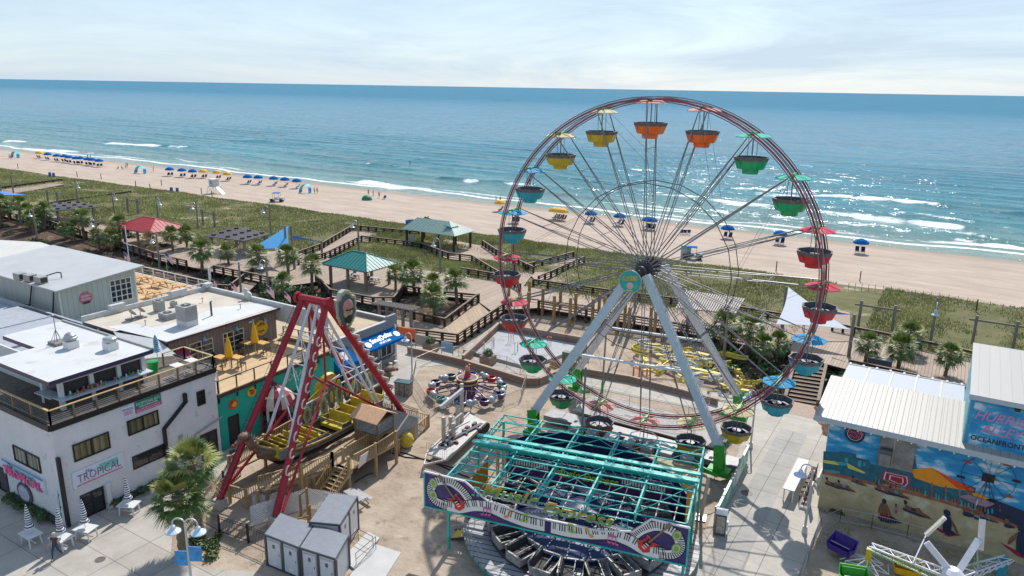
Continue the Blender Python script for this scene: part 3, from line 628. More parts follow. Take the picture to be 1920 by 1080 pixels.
# ================================================================ circular music ride with turquoise roof frame
EC = Vector((-18.25,39.05,0)); EA = R_(12.2)
ex = Vector((math.cos(EA), math.sin(EA),0)); ey = Vector((-math.sin(EA), math.cos(EA),0))
def ep(u, v, z): return EC+ex*u+ey*v+UZ*z
ride = thing('music_ride', 'circular music themed thrill ride under an open turquoise roof frame with keyboard sign', 'fairground ride', tuple(EC), EA)
LX = 7.15; LY = 5.15
xsn = [-LX,-LX*.6,-LX*.2, LX*.2, LX*.6, LX]
b = MB()
def zt(v): return 5.15 if v < 1.0 else 5.15-(v-1.0)*.1
def truss(b, p, q, r=.05, h=.5, nb=8):
    b.bar(p, q,.1,.1,0); b.bar(p-UZ*h, q-UZ*h,.08,.08,0)
    for i in range(nb):
        a, c = p.lerp(q, i/nb), p.lerp(q,(i+1)/nb)
        b.tube(a-UZ*h*(i % 2), c-UZ*h*((i+1) % 2), r*.5,4);
        b.tube(a, a-UZ*h, r*.5,4)
for x in xsn: truss(b, ep(x,-LY, zt(-LY)), ep(x, LY, zt(LY)), nb=10)
b.build('roof_frame', M['tealsteel'], ride)
b = MB()
for v in (-LY,-3.4,-1.6, LY,3.7,2.2): b.bar(ep(-LX, v, zt(v)-.02), ep(LX, v, zt(v)-.02),.07,.07)
for v in (-LY,-3.4,-1.6, LY): b.bar(ep(-LX, v, zt(v)-.52), ep(LX, v, zt(v)-.52),.06,.06)
for i in range(5):
    for (va, vb) in ((-LY,-.7),(.8, LY)):
        b.tube(ep(xsn[i], va, zt(va)), ep(xsn[i+1], vb, zt(vb)),.03,4); b.tube(ep(xsn[i], va if i % 2 else vb,5-.3), ep(xsn[i+1],(va+vb)/2,4.7),.03,4)
b.build('cross_bar', M['tealsteel'], ride)
b = MB();
for v in (-.55,.35): b.bar(ep(-LX-.2, v,5.3), ep(LX+.2, v,5.3),.34,.12,0); b.bar(ep(-LX, v,4.6), ep(LX, v,4.6),.12,.12,0)
b.bar(ep(-LX-.1,-.1,4.98), ep(LX+.1,-.1,4.98),.1,.5,0)
for i in range(24):
    x = -LX+LX*2*i/24; b.tube(ep(x,-.55,5.25), ep(x+.6,-.55,4.6),.03,4); b.tube(ep(x,.35,5.25), ep(x+.6,-.55,5.25),.025,4)
b.build('main_beam', M['tealsteel'], ride)
for x in (-LX, LX):
    b = MB()
    for v in (-LY+.2,-.1, LY-.2):
        b.bar(ep(x, v,0), ep(x, v, zt(v)-.5),.14,.14,0)
    b.bar(ep(x,-LY,4.2), ep(x,-2,1.0),.07,.07,0); b.bar(ep(x,-LY,3.0), ep(x, LY,3.2),.08,.08,0)
    b.build('column', M['tealsteel'], ride)
# white striped light bars hung under the front half
for i in range(13):
    b = MB(); x = -6.3+i*1.05; n_ = 14
    for j in range(n_): b.tube(ep(x+(j/n_)*.0,-LY+.5+j*.3,4.2), ep(x,-LY+.5+(j+1)*.3,4.2),.035,5, j % 2)
    b.build('light_bar',[M['white'], mat('dull red band',(.35,.15,.14),.5)], ride)
# platform, track, cars
b = MB(); PC = ep(.2,-.9,0); RD = 7.6; poly = [(PC.x+RD*math.cos(2*PI*i/40), PC.y+RD*.95*math.sin(2*PI*i/40)) for i in range(40)]
b.prism(poly,.45,.62,0); b.prism([(PC.x+(x-PC.x)*.97, PC.y+(y-PC.y)*.97) for x, y in poly],.0,.445,1)
pl = b.build('platform',[bandmat('grey ribbed deck',(.33,.33,.34),(.05,.05,.06),2.2, 'Y',.82,.5,.04,.12), M['tealsteel']], ride)
b = MB(); n_ = 64; vs = []
for i in range(n_):
    a = 2*PI*i/n_; hz = .85+.3*math.sin(2*a+.6)
    for r in (3.4,5.9): vs.append((PC.x+r*math.cos(a), PC.y+r*math.sin(a)*.98, hz))
    vs.append((PC.x+5.9*math.cos(a), PC.y+5.9*math.sin(a)*.98,.6))
b.add(vs,[(3*i,3*i+1,3*((i+1) % n_)+1,3*((i+1) % n_)) for i in range(n_)]+[(3*i+1,3*i+2,3*((i+1) % n_)+2,3*((i+1) % n_)+1) for i in range(n_)])
b.build('track', M['darksteel'], ride)
b = MB(); b.lathe((PC.x, PC.y,.62),[(4.2,0),(4.2,.55),(3.6,.8),(1.4,1.15),(1.3,1.7),(.3,1.9)],36,0); ctr = b.build('centre_cover', M['navy'], ride)
for i in range(18):
    a = 2*PI*i/18+.1; b = MB(); fz_ = lambda r: .62+1.2-(r-1.4)/2.2*.36 if r < 3.6 else .62+.83-(r-3.6)/.6*.25
    for j in range(24):
        r, r2 = 1.5+j*.11,1.61+j*.11
        b.tube((PC.x+r*math.cos(a), PC.y+r*math.sin(a), fz_(r)+.03),(PC.x+r2*math.cos(a), PC.y+r2*math.sin(a), fz_(r2)+.03),.035,4, j % 2)
    b.build('bulb_line',[M['white'], M['navy']], ctr)
rng = random.Random(3); b = MB()
for i in range(46):
    a, r = rng.random()*2*PI, rng.uniform(1.7,3.4); z = .62+1.17-(r-1.4)/2.2*.35;
    for k in range(3):
        t = k*PI/3+a; d = Vector((math.cos(t)*.14, math.sin(t)*.14,0)); c = Vector((PC.x+r*math.cos(a), PC.y+r*math.sin(a), z)); b.bar(c-d, c+d,.035,.03)
b.build('star_print', mat('pale star print',(.3,.38,.5),.5), ctr)
# cars
cg = MB(); CARM = [mat('silver tub with scuffs',(.28,.27,.26),.45,.1, var=.5, vscale=5), M['rubber'], mat('car dark inside',(.02,.018,.02),.7)]
cars = 20
for i in range(cars):
    a = 2*PI*i/cars+.05; r = 5.05; p = Vector((PC.x+r*math.cos(a), PC.y+r*math.sin(a)*.98,.92+.3*math.sin(2*a+.6)))
    t_ = Vector((-math.sin(a), math.cos(a),0)); o_ = Vector((math.cos(a), math.sin(a),0)); b = MB()
    T = Matrix((( t_.x, o_.x,0, p.x),(t_.y, o_.y,0, p.y),(0,0,1, p.z),(0,0,0,1)))
    b.T = T
    b.box(-.62,.62,-.85,.85,0,.1,0); b.box(-.62,.62,-.92,-.82,0,.62,0); b.box(-.62,.62,.82,.92,0,.55,0)
    b.slab([(-.62,-.85,.1),(-.62,.85,.1),(-.78,.85,.8),(-.78,-.85,.8)],(.08,0,0),0); b.slab([(.56,-.85,.1),(.56,.85,.1),(.62,.85,.5),(.62,-.85,.5)],(.07,0,0),0)
    b.box(-.5,.1,-.8,.8,.12,.34,2); b.slab([(-.53,-.8,.3),(-.53,.8,.3),(-.66,.8,.78),(-.66,-.8,.78)],(.08,0,0),2)
    b.tube((.15,-.8,.58),(.15,.8,.58),.035,6,0)
    b.build('car', CARM, ride)
# backdrop
b = MB(); n_ = 20
pts = [(PC.x+6.9*math.cos(R_(12)+R_(18+i*7.3)), PC.y+5.6*math.sin(R_(18+i*7.3))+.9) for i in range(n_+1)]
for i in range(n_):
    p, q = pts[i], pts[i+1]; b.bar((p[0], p[1],2.2),(q[0], q[1],2.2),.08,3.2,0)
b.build('backdrop', M['navy'], ride)
for sx in (-1,1):
    b = MB();
    for v, h in ((1.5,3.6),(3.2,3.3)): b.bar(ep(sx*(LX-.9), v, h/2+.2), ep(sx*(LX-.3), v+1.2, h/2+.2),.08, h,0)
    b.bar(ep(sx*(LX-.2),-2.5,1.9), ep(sx*(LX-.2),1.2,1.9),.08,3.0,0)
    b.build('side_panel', M['orangep'], ride)
# inner scene panels with keys, seen through the roof
KEYW = bandmat('piano keys print',(.66,.66,.64),(.02,.02,.03),5.5, 'X',.62,.5,.03,.05)
PURP = mat('purple painted panel',(.05,.02,.1),.45, var=.4, vscale=1.2, stain=((.28,.04,.22),1.5,.55))
b = MB(); b.bar(ep(-5.6,1.35,3.0), ep(5.6,1.35,3.0),.06,1.5,0); b.bar(ep(-5.0,1.28,3.35), ep(-2.6,1.28,3.35),.06,.42,1); b.bar(ep(2.4,1.28,3.35), ep(5.2,1.28,3.35),.06,.42,1)
b.build('inner_panel',[PURP, KEYW], ride)
LIME2 = mat('lime lettering',(.32,.6,.03),.5, var=.3)
childtext('Music Express', ep(-2.2,1.2,2.7), ex, UZ, width=4.4, height=.8, par=ride, mats=LIME2, shear=.3, bold=.03, name='inner_lettering')
# steps and railings at the front
b = MB(); S0 = ep(-6.0,-3.9,0)
for i in range(4): b.ob(tuple(ep(-6.35-.3*i,-3.55,.52-.14*i)),(.3,1.1,.05), EA,0); b.ob(tuple(ep(-6.4-.3*i,-3.55,.45-.14*i)),(.05,1.1,.12), EA,1)
b.bar(ep(-6.2,-4.1,.5), ep(-7.6,-4.1,.0),.05,.12,1); b.bar(ep(-6.2,-3.0,.5), ep(-7.6,-3.0,.0),.05,.12,1)
for v in (-4.1,-3.0): b.tube(ep(-6.2, v,1.5), ep(-7.5, v,.95),.025,5,2); b.tube(ep(-7.5, v,.95), ep(-7.5, v,0),.025,5,2); b.tube(ep(-6.2, v,1.5), ep(-6.2, v,.5),.025,5,2)
b.build('steps',[M['yellow'], M['darksteel'], M['galv']], ride)
b = MB()
for a0, a1 in ((200,250),(285,340)):
    prev = None
    for a in range(a0, a1,5):
        p = Vector((PC.x+7.5*math.cos(R_(a)), PC.y+7.1*math.sin(R_(a)),.62)); b.tube(p, p+UZ*.95,.025,5)
        if prev is not None: b.tube(prev+UZ*.95, p+UZ*.95,.025,5); b.tube(prev+UZ*.5, p+UZ*.5,.02,5)
        prev = p
b.build('railing', M['galv'], ride)
# right outrigger leg
b = MB(); q = at(1314,972,0); tp = at(1345,866,0); b.bar(Vector((q.x, q.y,.1)), ep(LX+.6,2.4,4.2),.2,.2,0); b.ob((q.x, q.y,.05),(.7,.9,.08), EA,0); b.build('outrigger', M['galv'], ride)
# ---- the big front sign: purple board with wave of piano keys, guitars, notes
SL = Vector((-25.45,31.95,0)); SR = Vector((-9.85,35.0,0)); sx_ = (SR-SL).normalized(); sl = (SR-SL).length; sn = Vector((sx_.y,-sx_.x,0)); ZB = 2.95
def sp_(u, z, d=0): return SL+sx_*u+UZ*(ZB+z)+sn*d
outline = [(0,0),(sl,0),(sl,2.35),(sl*.87,2.4),(sl*.81,1.4),(sl*.70,1.0),(sl*.5,.95),(sl*.41,1.0),(sl*.26,1.35),(sl*.17,2.3),(0,2.4)]
b = MB(); b.slab([sp_(u, z,0) for u, z in outline],-sn*.14,0);
for i in range(len(outline)):
    p, q = outline[i], outline[(i+1) % len(outline)]; b.bar(sp_(*p,.02), sp_(*q,.02),.1,.08,1 if i < 2 or i == 10 else 2, up=sn)
board = b.build('front_sign',[mat('purple sign board',(.045,.03,.15),.4, var=.45, vscale=.8, stain=((.13,.012,.11),.9,.52)), M['tealsteel'], M['white']], ride)
KW = mat('white key paint',(.74,.74,.72),.4, var=.04); KB = mat('black key paint',(.012,.012,.015),.4, var=.1)
def keyline(t):
    """centre line of the keyboard band from the left curl to the middle; mirrored for the right"""
    C = [(1.55,.38),(.75,.55),(.42,1.15),(.75,1.85),(1.7,2.05),(2.5,1.65),(3.0,1.1)]
    D = [(1.2,.42),(2.2,.4),(3.2,.78),(4.3,.92),(5.4,.68),(6.6,.5),(7.75,.5)]
    P = C if t < 1 else D; t = t if t < 1 else t-1
    f = t*(len(P)-1); i = min(len(P)-2, int(f)); r = f-i
    g = lambda k: Vector(P[max(0, min(len(P)-1, k))])
    a, b_, c, d = g(i-1), g(i), g(i+1), g(i+2)
    return .5*((2*b_)+(-a+c)*r+(2*a-5*b_+4*c-d)*r*r+(-a+3*b_-3*c+d)*r**3)
for mir in (0,1):
    kb = MB()
    for seg, n_, wd in ((0,40,.52),(1,52,.76)):
        last = None; d0 = .012 if seg else .02
        for i in range(n_+1):
            t = seg+min(.9999, i/n_); c = keyline(t); c2 = keyline(min(seg+.9999, t+.01)); c1 = keyline(max(seg, t-.01)); dr = (c2-c1).normalized(); nr = Vector((-dr.y, dr.x)); w_ = wd*(.5 if seg else .55)
            lo, hi = c-nr*w_, c+nr*w_
            if mir: lo = Vector((sl-lo.x, lo.y)); hi = Vector((sl-hi.x, hi.y))
            if last:
                kb.slab([sp_(last[0].x, last[0].y), sp_(lo.x, lo.y), sp_(hi.x, hi.y), sp_(last[1].x, last[1].y)], sn*d0,0)
                if i % 7 not in (3,0) or seg == 0:
                    m0 = last[0].lerp(last[1],.42 if seg else .3); m1 = lo.lerp(hi,.42 if seg else .3); e0 = last[1].lerp(last[0],.0 if seg else .06); e1 = hi.lerp(lo,0 if seg else .06)
                    a_, b_ = m0.lerp(m1,.3), m0.lerp(m1,.72); c_, d_ = e0.lerp(e1,.3), e0.lerp(e1,.72); kb.slab([sp_(a_.x, a_.y, d0), sp_(b_.x, b_.y, d0), sp_(d_.x, d_.y, d0), sp_(c_.x, c_.y, d0)], sn*.012,1)
                for L_, s_ in ((last[0], lo),(last[1], hi)): kb.bar(sp_(L_.x, L_.y, d0), sp_(s_.x, s_.y, d0),.035,.04,1, up=sn)
            last = (lo, hi)
    kb.build('piano_keys',[KW, KB], board)
def flat(b, pts, o, s_, rot, d, mi, mir=False, th=.03):
    out = []
    for x, y in pts:
        X = x*math.cos(rot)-y*math.sin(rot); Y = x*math.sin(rot)+y*math.cos(rot); u = o[0]+X*s_; z = o[1]+Y*s_
        out.append(sp_(sl-u if mir else u, z, d))
    b.slab(out, sn*th, mi)
GB = [(-.5,-.1),(-.52,.25),(-.3,.42),(-.05,.3),(.2,.34),(.5,.5),(.42,.25),(.3,.1),(.5,-.1),(.46,-.34),(.3,-.22),(.05,-.28),(-.25,-.42)]
PGd = [(-.1,-.2),(.0,.18),(.3,.22),(.3,.05),(.42,-.15),(.2,-.15)]
def circ(r, n=12, cx=0, cy=0, sy=1): return [(cx+r*math.cos(2*PI*i/n), cy+r*math.sin(2*PI*i/n)*sy) for i in range(n)]
for mir in (False, True):
    b = MB(); o = (2.25,.82); rt = R_(128)
    flat(b, GB, o,.95, rt,.04,0, mir,.06); flat(b,[(x*1.08, y*1.08) for x, y in GB], o,.95, rt,.036,3, mir,.02); flat(b, PGd, o,.95, rt,.1,1, mir,.02)
    flat(b,[(.25,-.05),(1.75,-.03),(1.75,.07),(.25,.07)], o,.95, rt,.1,2, mir,.04); flat(b,[(1.75,-.1),(2.15,-.12),(2.1,.14),(1.75,.12)], o,.95, rt,.1,2, mir,.04)
    for k in (-.28,-.12,.05): flat(b,[(k,-.08),(k+.06,-.08),(k+.06,.16),(k,.16)], o,.95, rt,.12,4, mir,.02)
    b.build('guitar',[mat('guitar red',(.62,.03,.03),.3, var=.2), KB, mat('guitar neck brown',(.22,.16,.1),.5), mat('guitar outline tan',(.4,.25,.15),.5), KW], board)
    # notes
    for (cx, cz, s_, col, pair) in ((3.25,1.55,.55, 'note teal',1),(3.85,.38,.5, 'note pink',2),(5.35,.55,.6, 'note orange',0),(6.35,.55,.5, 'note lime',1)):
        m_ = mat(col, {'note teal': (.05,.4,.42), 'note pink': (.55,.15,.35), 'note orange': (.7,.3,.03), 'note lime': (.3,.55,.05)}[col],.4); b = MB()
        hs = [0,.6] if pair == 1 else ([0,.45,.9] if pair == 2 else [0])
        for h in hs: flat(b, circ(.2,10, h,0,.7),(cx, cz), s_,.1,.05,0, mir); flat(b,[(h+.12,0),(h+.2,0),(h+.2,.95),(h+.12,.95)],(cx, cz), s_,.0 if pair else -.25,.05,0, mir)
        if pair: flat(b,[(.12,.8),(hs[-1]+.2,.8),(hs[-1]+.2,1.02),(.12,1.02)],(cx, cz), s_,0,.055,0, mir)
        else: flat(b,[(.12,.95),(.45,.6),(.45,.8),(.2,1.05)],(cx, cz), s_,-.25,.055,0, mir)
        b.build('music_note', m_, board)
    b = MB();
    for sx2, cy in ((.62,1.75),(.6,.95)):
        for k in range(3): flat(b, circ(.26-.06*k,10,0,0,1.3),(sx2, cy),1,.3,.035+.012*k, k % 2, mir,.012)
    b.build('drum',[mat('olive green drum',(.22,.36,.08),.5, var=.3), mat('pale drum skin',(.5,.55,.35),.5)], board)
# script lettering standing above the sign
LT = bpy.data.materials.new('yellow to grey green lettering'); LT.use_nodes = True; n = LT.node_tree.nodes; l = LT.node_tree.links
tc = n.new('ShaderNodeTexCoord'); sp = n.new('ShaderNodeSeparateXYZ'); l.new(tc.outputs['Generated'], sp.inputs[0]); cr = n.new('ShaderNodeValToRGB'); e = cr.color_ramp.elements; e[0].position = .1; e[0].color = (.24,.3,.26,1); e[1].position = .9; e[1].color = (.5,.3,.02,1); k = e.new(.5); k.color = (.15,.28,.05,1)
l.new(sp.outputs['Z'], cr.inputs[0]); l.new(cr.outputs[0], n['Principled BSDF'].inputs['Base Color'])
childtext('Music', sp_(3.75,1.55,-.05), sx_, UZ, width=3.6, height=.9, par=ride, mats=LT, shear=.35, bold=.02, depth=.1, name='lettering')
childtext('Express', sp_(7.6,1.15,-.05), sx_, UZ, width=4.2, height=.95, par=ride, mats=LT, shear=.35, bold=.015, depth=.1, name='lettering')
b = MB(); b.bar(sp_(3.9,1.55,-.2), sp_(12.6,1.3,-.2),.06,.06,0); b.build('letter_rail', M['white'], ride)
# ================================================================ swinging pirate ship ride
def balusters(b, p, q, h=.95, sp=.17, mi=0, w=.04, rail=.09, z0=.08):
    p = Vector(p); q = Vector(q); d = q-p; n_ = max(1, int(d.length/sp))
    b.bar(p+UZ*h, q+UZ*h, rail,.07, mi); b.bar(p+UZ*z0, q+UZ*z0, rail*.7,.06, mi)
    for i in range(n_+1): c = p+d*i/n_; b.bar(c+UZ*z0, c+UZ*h, w, w, mi)
ship = thing('swinging_ship_ride', 'red A-frame swinging pirate ship ride with yellow bench boat and crest', 'fairground ride',(-39,37,0))
tl, tr = Vector((-40.75,37.1,12.6)), Vector((-38.45,37.2,12.6))
feet = {'fl': at(412,935,.7), 'fr': at(517,968,.7), 'br': at(770,795,.4), 'bl': Vector((-42.3,45.0,.4))}
RD_ = M['red']; PALE = mat('cream scroll trim',(.55,.47,.38),.6, var=.2)
for key, top, dec in (('fl', tl,0),('fr', tr,1),('br', tr,2),('bl', tl,0)):
    f = feet[key]; b = MB(); b.tube(top, f,.245,12,0); d = f-top; side = -1 if key[0] == 'f' else 1
    out = Vector((0, side,0))
    if dec:     # scroll shapes down the leg, ladder of boxes on the rear one
        nn = 9 if dec == 1 else 11
        for i in range(nn):
            t = .2+i*.075 if dec == 1 else .12+i*.058; c = top+d*t; e = d.normalized(); r = Vector((1,0,0)); nn_ = e.cross(r).normalized()
            if nn_.y*side < 0: nn_ = -nn_
            if dec == 1:
                c = c+Vector((.3,0,0)); u_ = e.cross(Vector((1,0,0))).normalized()
                for a0 in range(5):
                    A = c+e*(.35*math.cos(a0*.8-1.2))+u_*(.22*math.sin(a0*.8-1.2)+.15); B_ = c+e*(.35*math.cos((a0+1)*.8-1.2))+u_*(.22*math.sin((a0+1)*.8-1.2)+.15); b.bar(A, B_,.06,.1,1, up=(1,0,0))
            else:
                c = c+nn_*.42;
                for s_ in (-.26,.26): b.bar(c+r*s_-nn_*.25-e*.1, c+r*s_+nn_*.05-e*.1,.06,.2,1)
                b.bar(c-r*.3+nn_*.05-e*.15, c+r*.3+nn_*.05-e*.15,.1,.32,1); b.bar(c-r*.26-e*.02, c+r*.26-e*.02,.3,.05,0)
    else:
        for s_ in (-.15,.15): b.tube(top+out*.5+Vector((s_,0,0)), f+out*.5+Vector((s_,0,0)),.02,4,2)
        for i in range(32):
            c = top.lerp(f,.04+i*.029)+out*.5; b.tube(c-Vector((.15,0,0)), c+Vector((.15,0,0)),.015,4,2)
        for i in range(8): c = top.lerp(f,.05+i*.12); b.tube(c+out*.25, c+out*.55,.02,4,2)
    b.build('leg',[RD_, PALE, M['rubber']], ship)
    b = MB(); b.box(f.x-.35, f.x+.35, f.y-.35, f.y+.35,0, f.z,0); b.build('footing', M['concrete'], ship)
b = MB(); b.tube(tl-Vector((.5,0,0)), tr+Vector((.3,0,0)),.3,14); b.tube(tl-Vector((.62,0,0)), tl-Vector((.35,0,0)),.42,14); b.tube(tr+Vector((.1,0,0)), tr+Vector((.35,0,0)),.42,14); b.build('top_axle', RD_, ship)
# slim tie bars
b = MB()
cm_ = Vector((-38.6,37.3,3.2))
for k, off in (('fl',0),('fr',.35),('br',0),('bl',0)):
    f = feet[k]; q = Vector((-40.3 if k[1] == 'l' else -38.9,37.2,6.4)); b.tube(f+Vector((off,.3 if k[0] == 'f' else -.3,.3)), q,.1,8)
for X in (-40.3,-38.9):
    b.tube((X,37.15,12.3),(X,37.15,6.3),.09,8)
b.build('tie_bar', RD_, ship)
# swinging arm: white lattice from axle to hull
hub_ = Vector((-39.6,37.15,12.5)); b = MB()
ends = [Vector((x, y,3.1)) for x in (-40.5,-38.2) for y in (32.6,41.7)]
for e in ends: b.tube(hub_+Vector(((e.x+39.4)*.3,0,0)), e,.115,8)
mid = lambda e, t: (hub_+Vector(((e.x+39.4)*.3,0,0))).lerp(e, t)
for t, t2 in ((.25,.45),(.45,.65),(.65,.85)):
    b.tube(mid(ends[0], t), mid(ends[2], t),.05,6); b.tube(mid(ends[1], t), mid(ends[3], t),.05,6); b.tube(mid(ends[0], t), mid(ends[2], t2),.04,5); b.tube(mid(ends[1], t), mid(ends[3], t2),.04,5)
    b.tube(mid(ends[0], t), mid(ends[1], t),.03,5) if t < .3 else None
    b.tube(mid(ends[0], t), mid(ends[0], t2)+Vector((0,1.6,.2)),.04,5); b.tube(mid(ends[3], t), mid(ends[3], t2)+Vector((0,-1.6,.2)),.04,5)
b.build('swing_arm', mat('pale blue white tube paint',(.6,.63,.68),.4, var=.1), ship)
# hull
b = MB(); HX = -39.15; NS = 22; secs = []
for i in range(NS+1):
    t = i/NS; y = 30.6+t*13.2; k = abs(2*t-1); w = 1.35*(1-k**5)+.06; top = 2.55+1.25*k**3; bot = 1.35+1.5*k**3.2
    secs.append([Vector((HX-w, y, top)), Vector((HX-w*.97, y, top-.35)), Vector((HX-w*.6, y, bot+.1)), Vector((HX, y, bot-.05)), Vector((HX+w*.6, y, bot+.1)), Vector((HX+w*.97, y, top-.35)), Vector((HX+w, y, top))])
vs = [p for s_ in secs for p in s_]; m_ = 7
b.add(vs,[(i*m_+j,(i+1)*m_+j,(i+1)*m_+j+1, i*m_+j+1) for i in range(NS) for j in range(m_-1)],0)
for i in range(NS):
    for j in (0,6): b.bar(secs[i][j], secs[i+1][j],.1,.12,1)
    for j in (1,5): b.bar(secs[i][j], secs[i+1][j],.06,.06,2)
b.add([Vector((p.x, p.y,2.0+.0)) for s_ in secs[2:-2] for p in (s_[1], s_[5])],[(2*i,2*i+1,2*i+3,2*i+2) for i in range(NS-4)],3)
hull = b.build('hull',[mat('carved brown hull',(.16,.08,.045),.6, var=.45, vscale=3), M['newwood'], mat('dull teal band',(.04,.2,.18),.5), M['dark']], ship)
for i in range(9):
    y = 32.1+i*1.22; k = abs(y-37.2)/6.6; z = 2.05+1.0*k**3; s_ = 1 if y > 37.2 else -1; b = MB()
    if abs(y-37.2) < .5: continue
    ym = y
    for sx2 in (-1.22,1.14): b.box(HX+sx2, HX+sx2+.08, ym-.5, ym+.5, z, z+.72,1)
    b.box(HX-1.12, HX+1.12, ym-.5, ym+.45, z+.1, z+.36,0); b.slab([(HX-1.14, ym+s_*.42, z+.2),(HX+1.14, ym+s_*.42, z+.2),(HX+1.14, ym+s_*.6, z+1.15),(HX-1.14, ym+s_*.6, z+1.15)],(0,-s_*.09,0),0)
    b.bar((HX-1.14, ym-s_*.35, z+.75),(HX+1.14, ym-s_*.35, z+.75),.07,.07,2); b.bar((HX-1.2, ym-.5, z+.76),(HX-1.2, ym+.5, z+.76),.1,.08,2); b.bar((HX+1.2, ym-.5, z+.76),(HX+1.2, ym+.5, z+.76),.1,.08,2)
    b.build('bench',[mat('mustard bench',(.5,.37,.03),.5, var=.25, vscale=3), mat('grey blue side panel',(.13,.17,.18),.6, var=.3), mat('ochre trim',(.5,.33,.06),.6, var=.2)], hull)
# figureheads
for y, s_ in ((30.7,-1),(43.7,1)):
    b = MB(); b.path([(HX, y,3.5),(HX, y+s_*.5,4.0),(HX, y+s_*.75,4.6)],.3,8,0); b.sph((HX, y+s_*1.0,4.85),.34,(1,1.4,.8),8,0); b.tube((HX, y+s_*1.1,4.8),(HX, y+s_*1.75,4.55),.2,8,0,.12)
    for i in range(6): b.add([(HX-.04, y-s_*.2+s_*.22*i-.08,4.0+.18*i),(HX+.04, y-s_*.2+s_*.22*i-.08,4.0+.18*i),(HX, y-s_*.2+s_*.22*i+.1,4.0+.18*i),(HX, y-s_*.35+s_*.22*i,4.3+.18*i)],[(0,1,3),(1,2,3),(2,0,3)],2)
    b.sph((HX, y+s_*1.95,4.5),.14,(1,1,1),6,1)
    b.build('dragon_head',[mat('brown figurehead',(.17,.09,.06),.6, var=.3), mat('dark red nose',(.3,.02,.02),.4), mat('cream spikes',(.5,.45,.38),.6)], hull)
# crest with a bearded sailor's face
cx_ = -38.05; b = MB(); sh = [(37.75,12.7),(38.1,12.75),(38.3,13.15),(38.75,13.3),(39.2,13.15),(39.4,12.75),(39.8,12.65),(39.85,11.4),(39.6,10.8),(38.85,10.0),(38.1,10.7),(37.75,11.4)]
cc = Vector((0,38.8,11.7)); sc2 = lambda k: [(cx_,38.8+(y-38.8)*k,11.75+(z-11.75)*k) for y, z in sh]
b.slab(sc2(1.0),(-.35,0,0),0); b.slab([(x+.003, y, z) for x, y, z in sc2(.9)],(.04,0,0),2); b.slab([(x+.04, y, z) for x, y, z in sc2(.8)],(.03,0,0),1)
for i in range(len(sh)):
    p, q = sc2(.95)[i], sc2(.95)[(i+1) % len(sh)]
    for j in range(3): c = Vector(p).lerp(Vector(q),(j+.5)/3); b.sph((c.x+.05, c.y, c.z),.05,(1,1,1),5,3)
crest = b.build('crest',[mat('pale grey crest edge',(.45,.5,.45),.5), mat('dark blue grey crest field',(.07,.1,.1),.5, var=.3), mat('sage crest border',(.3,.34,.27),.5), mat('gold bulbs',(.7,.5,.12),.4)], ship)
b = MB(); b.sph((cx_+.1,38.85,12.0),.55,(.28,1,1.05),10,0); b.sph((cx_+.1,38.82,11.55),.5,(.34,.95,1.0),10,1); b.sph((cx_+.12,38.85,11.2),.45,(.3,.85,1.25),8,2)
b.bar((cx_+.27,38.5,11.82),(cx_+.29,38.8,11.72),.05,.1,2); b.bar((cx_+.29,38.9,11.72),(cx_+.27,39.2,11.82),.05,.1,2); b.sph((cx_+.28,38.85,11.55),.11,(.8,.8,1.5),6,1); b.bar((cx_+.27,38.65,11.3),(cx_+.27,39.05,11.3),.05,.08,2)
for s_ in (-.16,.2): b.sph((cx_+.27,38.85+s_,11.68),.05,(.6,1,1),5,3)
b.build('face',[mat('pinkish bald scalp',(.5,.22,.2),.5), mat('tan painted face',(.42,.27,.17),.5), mat('black beard',(.02,.018,.015),.7), M['white']], crest)
b = MB()
b.tube((-38.25,38.8,10.2),(-37.9,41.8,3.2),.1,8,0); b.build('crest_brace', mat('white tube',(.65,.66,.68),.4), ship)
# ornate painted letter-like name board along the far side
b = MB(); X = -40.9; cols = [0,1,2,3]
def brd(y): return 2.25+(y-36.6)*.07
for j in range(10):
    y = 36.9+j*.88; z = brd(y); hh = 1.55 if j not in (3,4) else 2.3; zc = z+.95+(.35 if j in (3,4) else 0)
    for r_, m_ in ((1.0,0),(.72,2),(.45,1)):
        pts = [(X+.02+.04*(1-r_), y+.4*r_*math.cos(t*PI/7), zc+hh/2*r_*math.sin(t*PI/7)) for t in range(14)]; b.slab(pts,(.04,0,0), m_ if j % 2 else (m_+1) % 4)
    if j % 3 == 2: b.slab([(X+.02, y-.4, z+.1),(X+.02, y+.1, z-.5),(X+.02, y+1.2, z-.1),(X+.02, y+1.3, z+.2),(X+.02, y+.2, z)],(.05,0,0),0)
b.bar((X,36.4,4.05),(X,39.3,4.25),.08,.08,4); b.bar((X,39.0,5.0),(X,40.6,5.3),.08,.08,4); b.bar((X,40.4,4.5),(X,45.6,4.75),.08,.08,4); b.bar((X-.4,40.4,4.9),(X-.4,45.6,5.1),.06,.06,4)
b.bar((X+.0,45.6,4.9),(X,45.6,2.8),.08,.08,4); b.slab([(X-.06,36.0,2.1),(X-.06,37.4,2.3),(X-.06,37.4,4.1),(X-.06,36.0,3.7)],(.04,0,0),5)
for y in (36.5,40.5,45.5): b.bar((X-.1, y,0),(X-.1, y,3.2),.1,.1,4)
b.build('name_board',[mat('teal blue scroll',(.03,.2,.3),.5, var=.3), mat('golden olive scroll',(.5,.42,.05),.5, var=.3), mat('rust scroll',(.3,.07,.03),.5, var=.3), mat('sea green scroll',(.1,.35,.3),.5), M['white'], mat('blue board',(.03,.2,.4),.5)], ship)
